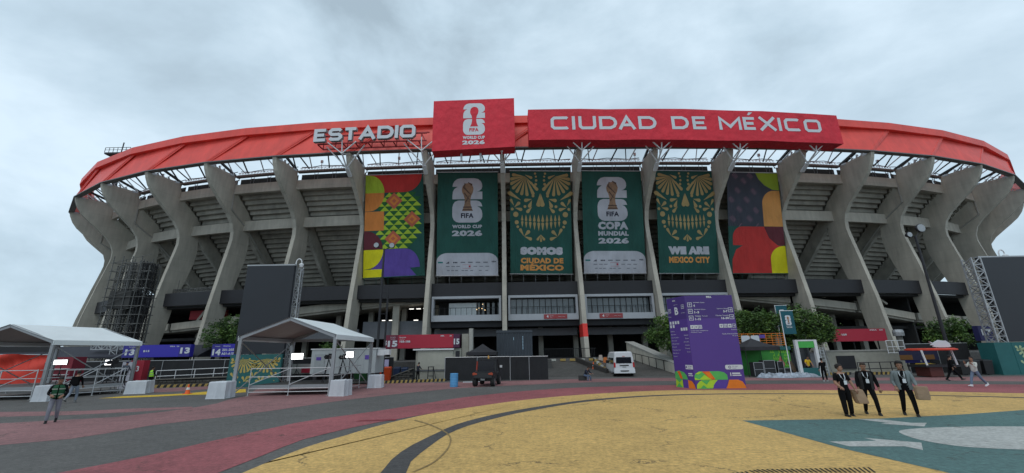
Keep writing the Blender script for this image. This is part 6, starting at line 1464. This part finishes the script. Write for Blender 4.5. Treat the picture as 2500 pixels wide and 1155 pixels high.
tree('rounded green tree in front of the rib beside the blue sign 14', (-29.6, 44, 0), 2.6, [(-1.2, 0, 4.6, 1.5), (.6, -.2, 5.3, 1.5), (1.8, .2, 4.4, 1.5), (.2, .3, 3.8, 1.3), (2.6, 0, 5.4, 1.2)], 5600, 1)
tree('dark green tree behind the left edge of the purple box', (15.8, 42.6, 0), 2.4, [(-1.3, 0, 3.9, 1.1), (-.4, 0, 4.8, 1.2), (.8, 0, 4.6, 1.4), (-.8, -.3, 3.2, .9), (1.4, .2, 3.4, 1.2)], 4200, 2)
tree('dark bushy tree just right of the purple box', (23.3, 42, 0), 2.4, [(-1.6, 0, 4.2, 1.4), (.2, 0, 4.9, 1.5), (1.6, .2, 4.9, 1.4), (-.6, -.3, 5.2, 1.0), (-2.6, 0, 4.6, .9), (.8, 0, 3.8, 1.3)], 5600, 3)
tree('bright green bushy tree left of the red sign ending in 109', (28.2, 41.5, 0), 2.2, [(-1.6, 0, 4.6, 1.4), (0, -.2, 4.9, 1.6), (1.3, -.2, 4.3, 1.5), (.4, -.2, 3.6, 1.4), (2.1, 0, 3.7, 1.0), (-.8, 0, 3.2, 1.2)], 6200, 4)
tree('dark tree behind the dark blue sign 17', (44.5, 43.5, 0), 2.0, [(-.9, 0, 3.9, 1.1), (.8, 0, 4.2, 1.1), (-1.4, 0, 3.0, .9), (.3, 0, 3.0, 1.2)], 3400, 5)
tree('small dark shrub behind the middle tent', (-19.3, 44.5, .9), .8, [(0, 0, 1.8, 1.0), (.9, 0, 1.4, .9), (-.6, 0, 1.2, .8)], 1500, 6, .1, 'shrub')

# ================================================================== PEOPLE
SKIN = mat('skin', (.32, .17, .11), .6, var=.05); HAIR = mat('dark_hair', (.012, .009, .008), .8); BROWNH = mat('brown_hair', (.03, .018, .012), .8)
def m_(n, c, r=.85, **k): return mat('cloth_'+n, c, r, **k)
K_ = m_('black', (.006, .006, .007), .95, spec=.15); SHOE = m_('shoe_black', (.008, .008, .008), .5)
def skin_mesh(name, verts, edges, radii, root=0, sub=1):
    me = bpy.data.meshes.new(name); me.from_pydata([tuple(v) for v in verts], edges, []); o = bpy.data.objects.new(name, me); C.objects.link(o)
    md = o.modifiers.new('s', 'SKIN'); md.use_smooth_shade = True
    for i, r in enumerate(radii): sv = me.skin_vertices[0].data[i]; sv.radius = r if isinstance(r, tuple) else (r, r); sv.use_root = (i == root)
    sb_ = o.modifiers.new('u', 'SUBSURF'); sb_.levels = sub; sb_.render_levels = sub
    bpy.context.view_layer.update(); ev = o.evaluated_get(bpy.context.evaluated_depsgraph_get()); out_ = bpy.data.meshes.new_from_object(ev)
    bpy.data.objects.remove(o); bpy.data.meshes.remove(me); return out_
def dirv(pitch, side=0.): # pitch: forward swing from straight down, side: outward; person faces local -Y
    p, s = radians(pitch), radians(side); return Vector((sin(s), -sin(p)*cos(s), -cos(p)*cos(s)))
def person(label, loc, rz, Hh, pose, top, legs, shoes=SHOE, hair=HAIR, sleeve='long', jacket=None, vest=None, inner=None, cap=None, lanyard=None, feet_z=0., hair_len=0., hair_vol=1., backpack=None, parts=True):
    """pose: dict lean, head (yaw, pitch), Lleg/Rleg (thigh, shin, side), Larm/Rarm (upper pitch, upper side, fore pitch, fore side)"""
    s = Hh/1.75; t = thing('person', label, 'person', loc, rz); ln = radians(pose.get('lean', 0)); tw = pose.get('tilt', 0.)
    pel = Vector((0, 0, .93*s)); upv = Vector((sin(radians(tw)), -sin(ln), cos(ln))).normalized()
    wa = pel+upv*.18*s; ch = pel+upv*.38*s; nk = pel+upv*.52*s; hp = radians(pose.get('headp', 0))
    hd = nk+Vector((upv.x, upv.y-sin(hp)*.6, upv.z)).normalized()*.10*s; hc = hd+Vector((0, -.02-.05*sin(hp), .07))*s
    V = [pel, wa, ch, nk]; E_ = [(0, 1), (1, 2), (2, 3)]; jw = 1.14 if jacket else 1.0
    Rr = [(.155*s*jw, .115*s*jw), (.14*s*jw, .105*s*jw), (.175*s*jw, .115*s*jw), (.062*s, .062*s)]; tags = ['top', 'top', 'top', 'skin']
    tags[0] = 'legs'
    ends = {}
    def chain(start, pts, rads, tg):
        pi_ = start
        for p, r, g in zip(pts, rads, tg): V.append(p); Rr.append(r*s); tags.append(g); E_.append((pi_, len(V)-1)); pi_ = len(V)-1
        return pi_
    V.append(hd+Vector((0, 0, 0))); Rr.append(.055*s); tags.append('skin'); E_.append((3, 4))
    for sd, key in ((-1, 'Lleg'), (1, 'Rleg')):
        th, shn, sid = pose.get(key, (3, 0, 3)); hip = pel+Vector((sd*.092*s, 0, -.04*s)); kn = hip+dirv(th, sd*sid)*.43*s; an = kn+dirv(shn, sd*sid*.5)*.40*s
        lg = 'legs'; chain(0, [hip, hip.lerp(kn, .5), kn, kn.lerp(an, .45), an], [.1*pose.get('lw', 1), .09*pose.get('lw', 1), .072*pose.get('lw', 1), .067*pose.get('lw', 1), .055*pose.get('lw', 1)], [lg]*5); ends[key] = (an, kn, shn)
    for sd, key in ((-1, 'Larm'), (1, 'Rarm')):
        up_, us, fp, fs2 = pose.get(key, (5, 10, 15, 5)); sh = ch+upv*.07*s+Vector((sd*.18*s*jw, 0, 0)); el = sh+dirv(up_, sd*us)*.28*s; wr = el+dirv(fp, sd*fs2)*.25*s
        g = ('top', 'top', 'top', 'top', 'skin') if sleeve == 'long' else ('top', 'top', 'skin', 'skin', 'skin'); ar = jw
        chain(2, [sh, sh.lerp(el, .5), el, el.lerp(wr, .5), wr], [.07*ar, .062*ar, .053*ar, .046*ar, .030], g); ends[key] = (wr, el)
    me = skin_mesh('body', V, E_, Rr)
    mats = [top, legs, SKIN, inner or top]; [me.materials.append(q) for q in mats]; idx = {'top': 0, 'legs': 1, 'skin': 2}
    hem = pose.get('hem', .0)
    for pg in me.polygons:
        c = pg.center; best = None; bd = 9
        for a, b in E_:
            A_, B_ = Vector(V[a]), Vector(V[b]); d = B_-A_; u = max(0, min(1, (c-A_).dot(d)/max(1e-9, d.length_squared))); dd = (c-(A_+d*u)).length
            if dd < bd: bd = dd; best = (a, b, u)
        a, b, u = best; g = tags[b] if u > .5 else tags[a]
        if (a, b) == (0, 1): g = 'top'
        if (a, b) == (2, 3): g = 'skin' if u > .72 else 'top'
        if 0 in (a, b) and c.z > pel.z-.02*s-hem: g = 'top'
        if a == 2 and b > 4: g = 'top'
        pg.material_index = idx[g]; pg.use_smooth = True
        if inner and g == 'top' and c.y < -.03 and abs(c.x) < .085*s and c.z > pel.z-.02: pg.material_index = 3
    bo = bpy.data.objects.new('body', me); C.objects.link(bo); bo.parent = t
    # head with face
    yaw = radians(pose.get('heady', 0)); Rz = Matrix.Rotation(yaw, 3, 'Z') @ Matrix.Rotation(hp*.8, 3, 'X')
    hm = MB(); nn = 10; prof = [(.02, -.115), (.05, -.108), (.066, -.07), (.076, -.02), (.08, .03), (.077, .07), (.058, .105), (.02, .122)]
    vs = []
    for r, z in prof:
        for j in range(12):
            a = 2*pi*j/12; x = r*cos(a)*.95; y = r*sin(a)*1.2-(.018 if z < -.05 else 0)
            vs.append(hc+Rz @ (Vector((x, y, z))*s))
    hm.add(vs, [(i*12+j, i*12+(j+1) % 12, (i+1)*12+(j+1) % 12, (i+1)*12+j) for i in range(7) for j in range(12)]+[tuple(range(12))[::-1], tuple(range(84, 96))])
    h_o = hm.build('head', SKIN, t, smooth=True)
    hm = MB(); f = lambda x, y, z: hc+Rz @ (Vector((x, y, z))*s)
    hm.add([f(-.014, -.088, -.03), f(.014, -.088, -.03), f(0, -.118, -.028), f(0, -.092, .02)], [(0, 1, 2), (0, 2, 3), (1, 3, 2)])
    for sd in (-1, 1): hm.add([f(sd*.075, -.01, -.03), f(sd*.092, .01, -.02), f(sd*.09, .015, .02), f(sd*.075, 0, .025)], [(0, 1, 2, 3)])
    hm.build('nose_and_ears', SKIN, h_o)
    hm = MB()
    for sd in (-1, 1): hm.add([f(sd*.018, -.096, .004), f(sd*.045, -.088, .004), f(sd*.045, -.089, .016), f(sd*.018, -.097, .016)], [(0, 1, 2, 3)]); hm.add([f(sd*.012, -.1, .026), f(sd*.05, -.088, .028), f(sd*.05, -.087, .035), f(sd*.012, -.099, .035)], [(0, 1, 2, 3)])
    hm.add([f(-.022, -.1, -.06), f(.022, -.1, -.06), f(.02, -.1, -.052), f(-.02, -.1, -.052)], [(0, 1, 2, 3)])
    hm.build('eyes_and_mouth', mat('face_dark', (.06, .025, .02), .6), h_o)
    hm = MB(); vs = []; rnd = random.Random(len(label)); hp_ = [(.083, -.03-hair_len, .02), (.088, .02, .012), (.09, .06, 0), (.082, .1, 0), (.05, .135, 0), (.01, .145, 0)]
    for r, z, back in [(q_[0]*hair_vol, q_[1]*(1+(hair_vol-1)*.6), 0) for q_ in hp_]:
        for j in range(14):
            a = 2*pi*j/14; fr_ = -sin(a); k = 1.0+rnd.uniform(-.04, .07)
            zz = z; rr_ = r
            if z < .07 and fr_ > .25: zz = .062+.01*rnd.random(); rr_ = .082
            vs.append(hc+Rz @ (Vector((rr_*cos(a)*k, rr_*sin(a)*1.2*k+.008, zz))*s))
    hm.add(vs, [(i*14+j, i*14+(j+1) % 14, (i+1)*14+(j+1) % 14, (i+1)*14+j) for i in range(5) for j in range(14)]+[tuple(range(70, 84))])
    hm.build('hair' if not cap else 'hat', cap or hair, t, smooth=False)
    if cap:
        hm = MB(); hm.lathe([(.08*s, .06*s), (.15*s, .05*s), (.15*s, .06*s), (.08*s, .08*s)], tuple(hc), 14); hm.build('hat_brim', cap, t)
    # hands: palm with four bent fingers and a thumb
    for key in ('Larm', 'Rarm'):
        wr, el = ends[key]; d = (wr-el).normalized(); x = d.cross(Vector((0, -1, .2))).normalized(); y = d.cross(x); hm = MB(); sg = 1 if key == 'Larm' else -1
        hm.beam(wr-d*.01, wr+d*.085*s, .075*s, .03*s, up=tuple(y))
        for q, (o_, l_) in enumerate(((-.028, .065), (-.009, .075), (.01, .07), (.028, .055))):
            b0 = wr+d*.08*s+x*o_*s; b1 = b0+(d*.8+y*.35).normalized()*l_*.55*s; b2 = b1+(d*.4+y*.9).normalized()*l_*.5*s; hm.tube([b0, b1, b2], [.010*s, .009*s, .007*s], 5)
        b0 = wr+d*.03*s+x*sg*.035*s; hm.tube([b0, b0+(d*.6+x*sg*.7).normalized()*.04*s, b0+(d*.9+x*sg*.4+y*.3).normalized()*.075*s], [.013*s, .011*s, .008*s], 5)
        hm.build('hand', SKIN, t, smooth=True)
    for key in ('Lleg', 'Rleg'):
        an, kn, shn = ends[key]; q = radians(max(-50, min(30, shn*.6))); fw = Vector((0, -cos(q), -sin(-q)*1.0)); fw = Vector((0, -cos(q), sin(q)*.9)); dn = Vector((0, -sin(q), -cos(q))).normalized()
        hm = MB(); h0 = an+dn*.075*s-fw*.06*s; tt = h0+fw*.255*s; w_ = .042*s
        x = Vector((w_, 0, 0)); hm.hexa([h0-x, h0+x, tt+x*.9, tt-x*.9, h0-x*.95-dn*.11*s, h0+x*.95-dn*.11*s, tt+x*.7-dn*.035*s-fw*.01, tt-x*.7-dn*.035*s-fw*.01]); m2 = h0+fw*.13*s; hm.hexa([h0-x*.9-dn*.1*s, h0+x*.9-dn*.1*s, m2+x*.85-dn*.03*s, m2-x*.85-dn*.03*s, h0-x*.8-dn*.13*s, h0+x*.8-dn*.13*s, m2+x*.6-dn*.085*s, m2-x*.6-dn*.085*s])
        hm.build('shoe', shoes, t)
    if jacket:
        V2 = [pel-upv*.0+Vector((0, 0, -.03)), wa, ch, ch+upv*.1*s]; sh_ = []
        jm = MB(); vs = []
        for (c, rx, ry) in ((pel-upv*.09*s, .225, .165), (wa, .215, .16), (ch, .235, .165), (ch+upv*.09*s, .21, .125), (ch+upv*.14*s, .09, .09)):
            for j in range(17):
                a = -pi/2+.48+(2*pi-.96)*j/16; vs.append(Vector(c)+Vector((rx*s*cos(a), ry*s*sin(a), 0)))
        jm.add(vs, [(i*17+j, i*17+j+1, (i+1)*17+j+1, (i+1)*17+j) for i in range(4) for j in range(16)]); jm.build('jacket_front', jacket, t, smooth=True)
    if vest:
        jm = MB(); vs = []
        for (c, rx, ry) in ((pel+upv*.0*s, .20, .16), (wa, .195, .155), (ch, .205, .16), (ch+upv*.1*s, .17, .12), (ch+upv*.13*s, .10, .09)):
            for j in range(17): a = -pi/2+.08+(2*pi-.16)*j/16; vs.append(Vector(c)+Vector((rx*s*cos(a), ry*s*sin(a), 0)))
        jm.add(vs, [(i*17+j, i*17+j+1, (i+1)*17+j+1, (i+1)*17+j) for i in range(4) for j in range(16)]); jm.build('vest', vest[0], t, smooth=True)
        for z0 in (.13, .33):
            jm = MB(); vs = []
            for dz in (0, .04):
                for j in range(17): a = -pi/2+.1+(2*pi-.2)*j/16; vs.append(pel+upv*(z0+dz)*s+Vector((.212*s*cos(a), .172*s*sin(a), 0)))
            jm.add(vs, [(j, j+1, 18+j, 17+j) for j in range(16)]); jm.build('reflective_band', vest[1], t)
    if lanyard:
        yf = .125*jw*s+.02; nf = nk+Vector((0, -.03, -.03)); bp = wa+upv*.02*s+Vector((.02, -yf-.02, 0)); lm_ = MB()
        for sd in (-1, 1): lm_.beam(nf+Vector((sd*.07*s, -.05, 0)), ch+Vector((sd*.055*s, -yf, -.02)), .022, .008); lm_.beam(ch+Vector((sd*.055*s, -yf, -.02)), bp+Vector((0, 0, .06)), .022, .008)
        lm_.build('lanyard', m_('lanyard', (.45, .48, .5)), t); lm_ = MB(); lm_.box(bp.x-.045, bp.x+.045, bp.y-.012, bp.y, bp.z-.07, bp.z+.06); lm_.build('badge', LETW, t)
    if backpack:
        bm = MB(); c = ch+Vector((0, .19*s, -.1)); bm.hexa([c+Vector((sx*.15, sy*.09, sz*.22)) for sz in (-1, 1) for sx, sy in ((-1, -1), (1, -1), (1, 1), (-1, 1))]); bm.build('backpack', backpack, t)
    return t, ends, V
DEN = m_('denim', (.10, .14, .22)); GREYJ = m_('bomber_grey', (.16, .19, .195), .7, var=.15); PAPER = mat('brown_paper', (.33, .22, .14), .85, var=.2, scale=4, bump=.5, bscale=6)
t1, e1, v1 = person('young man in a black t-shirt and wide black trousers, leftmost of the three with lanyards', (11.62, 15.55, 0), radians(-8), 1.74, dict(lean=-2, heady=48, Lleg=(10, 6, 4), Rleg=(2, -8, 3), Larm=(8, 12, 58, -10), Rarm=(14, 16, 22, 10), lw=1.22, hem=.06), K_, K_, sleeve='short', lanyard=1)
t2_, e2, v2 = person('man in a black open jacket and black trousers, middle of the three with lanyards', (12.62, 15.75, 0), radians(-28), 1.78, dict(lean=6, headp=16, heady=-4, Lleg=(-8, -22, 4), Rleg=(20, 2, 6), Larm=(4, 10, 14, 4), Rarm=(0, 15, 12, 8), hem=.0), K_, K_, hair=BROWNH, jacket=m_('jacket_black', (.018, .018, .02)), lanyard=1)
t3, e3, v3 = person('man in a grey bomber jacket with curly dark hair, rightmost of the three with lanyards', (13.6, 15.35, 0), radians(-34), 1.80, dict(lean=2, headp=6, Lleg=(2, -30, 4), Rleg=(16, 4, 5), Larm=(-4, 14, 34, -10), Rarm=(10, 14, 48, 4)), GREYJ, K_, hair=HAIR, inner=K_, jacket=GREYJ, lanyard=1, hair_len=.03, hair_vol=1.22)
# paper sacks
def wb(t_, p): return Vector(t_.location)+Matrix.Rotation(t_.rotation_euler.z, 3, 'Z') @ Vector(p)
def sack(label, c, rz, w_, h, tilt=0.):
    t = thing('paper_bag', label, 'bag', c, rz); rnd = random.Random(int(w_*100)); m = MB(); vs = []; n = 14
    prof = [(.0, .86), (.04, .96), (.25, 1.0), (.6, 1.0), (.9, .97), (1.0, .92)]
    for q, (u, f) in enumerate(prof):
        for j in range(n):
            a = 2*pi*j/n; k = 1/max(abs(cos(a)), abs(sin(a)))**.9; x = cos(a)*k*1.12*w_/2*f*(1+rnd.uniform(-.05, .05)); y = sin(a)*k*.13*f; z = u*h
            vs.append((x+tilt*(u-.5), y, z))
    m.add(vs, [(i*n+j, i*n+(j+1) % n, (i+1)*n+(j+1) % n, (i+1)*n+j) for i in range(5) for j in range(n)]+[tuple(range(n))[::-1], tuple(range(70, 84))]); m.build('bag_body', PAPER, t)
sack('brown paper sack carried between the left and middle men with lanyards', wb(t1, e1['Rarm'][0]).lerp(wb(t2_, e2['Larm'][0]), .5)-Vector((0, .02, .47)), -.1, .36, .46, -.12)
sack('brown paper sack held by the man in the grey bomber jacket', wb(t3, e3['Rarm'][0])+Vector((.03, -.08, -.40)), -.5, .33, .42, 0)
person('man in a white sweater and blue jeans walking left with a phone to his face', (26.5, 25.1, 0), radians(-84), 1.68, dict(lean=-3, heady=0, Lleg=(28, 18, 2), Rleg=(-22, -42, 3), Larm=(40, 8, 150, -10), Rarm=(30, 10, 140, -12)), m_('white_knit', (.55, .56, .52)), m_('blue_jeans', (.14, .19, .27)), shoes=WHITE)
person('man in dark clothes striding right beside the food kiosk', (29.8, 29.7, 0), radians(70), 1.7, dict(lean=8, Lleg=(32, 26, 3), Rleg=(-14, -30, 3), Larm=(-18, 10, 5, 4), Rarm=(25, 10, 45, 4)), K_, K_)
person('man in black beside the white photo frame, back turned', (22.25, 31.3, 0), radians(165), 1.6, dict(Lleg=(6, 2, 5), Rleg=(-4, -8, 6), Larm=(40, 12, 70, -5), Rarm=(8, 8, 20, 2)), K_, K_, shoes=m_('shoe_white', (.4, .4, .4)))
person('man in a yellow shirt inside the white photo frame', (24.8, 36.6, 0), radians(5), 1.68, dict(headp=30, lean=6, Larm=(14, 24, 40, -10), Rarm=(14, 24, 40, -10)), m_('yellow_shirt', (.72, .45, .01)), K_, sleeve='short')
person('person in black with hands at the chest standing by the booth wall', (-9.05, 40.7, 0), radians(150), 1.62, dict(headp=25, lean=4, Larm=(20, 20, 80, -20), Rarm=(20, 20, 80, -20), Lleg=(4, 0, 4), Rleg=(0, -2, 3)), m_('navy_hoodie', (.015, .018, .03)), K_)
person('man in a white shirt and maroon hat standing behind the middle tent, side on', (-25.6, 39.0, 0), radians(-85), 1.66, dict(headp=20, Larm=(20, 8, 75, 0), Rarm=(20, 8, 75, 0)), m_('white_shirt', (.42, .42, .40)), m_('dark_trousers', (.02, .02, .03)), cap=m_('maroon_hat', (.10, .02, .03)))
person('man in a dark green reflective vest and grey jeans walking towards the camera at left', (-17.95, 17.2, 0), radians(42), 1.70, dict(headp=28, lean=3, Lleg=(14, 0, 3), Rleg=(-6, -34, 2), Larm=(10, 18, 70, -30), Rarm=(6, 20, 60, -30)), K_, m_('grey_jeans', (.22, .23, .27)), vest=(m_('vest_green', (.008, .075, .03)), m_('vest_band', (.32, .36, .30))))
person('man with a black backpack and pale jeans walking away beside the left tent', (-25.2, 25.0, 0), radians(205), 1.74, dict(lean=5, heady=20, Lleg=(16, -8, 3), Rleg=(-18, -52, 3), Larm=(14, 10, 30, 4), Rarm=(-14, 10, 5, 4)), K_, m_('pale_jeans', (.20, .23, .28)), shoes=m_('trainer', (.2, .2, .2)), backpack=K_)
person('worker in a neon yellow vest in the shade of the left tent', (-30.4, 36.3, 0), radians(160), 1.72, dict(Larm=(20, 10, 40, 0), Rarm=(20, 10, 40, 0)), K_, K_, vest=(m_('neon', (.35, .75, .05)), m_('vest_band', (.32, .36, .30))))
person('worker in a blue cap and grey shirt on the left stage', (-28.7, 31.8, .7), radians(200), 1.5, dict(headp=30, lean=15, Larm=(30, 10, 60, 0), Rarm=(30, 10, 60, 0)), m_('grey_shirt', (.12, .13, .16)), K_, cap=m_('blue_cap', (.03, .03, .12)))
# seated man on a box, right of the fence
ts, es_, vs_ = person('man in a dark jacket seated on a crate, bent over a phone near the van', (5.95, 36.55, -.46), radians(42), 1.72, dict(lean=32, headp=45, Lleg=(82, -4, 6), Rleg=(82, 2, 8), Larm=(38, 10, 78, -14), Rarm=(38, 10, 78, -14)), m_('navy_jacket', (.02, .025, .045)), DEN)
t = thing('crate_seat', 'small dark crate the seated man sits on', 'crate', (5.85, 36.75, 0)); m = MB(); m.box(-.42, .22, -.2, .25, .02, .4); m.build('crate_body', mat('crate_grey', (.05, .05, .048), .8, var=.3), t)
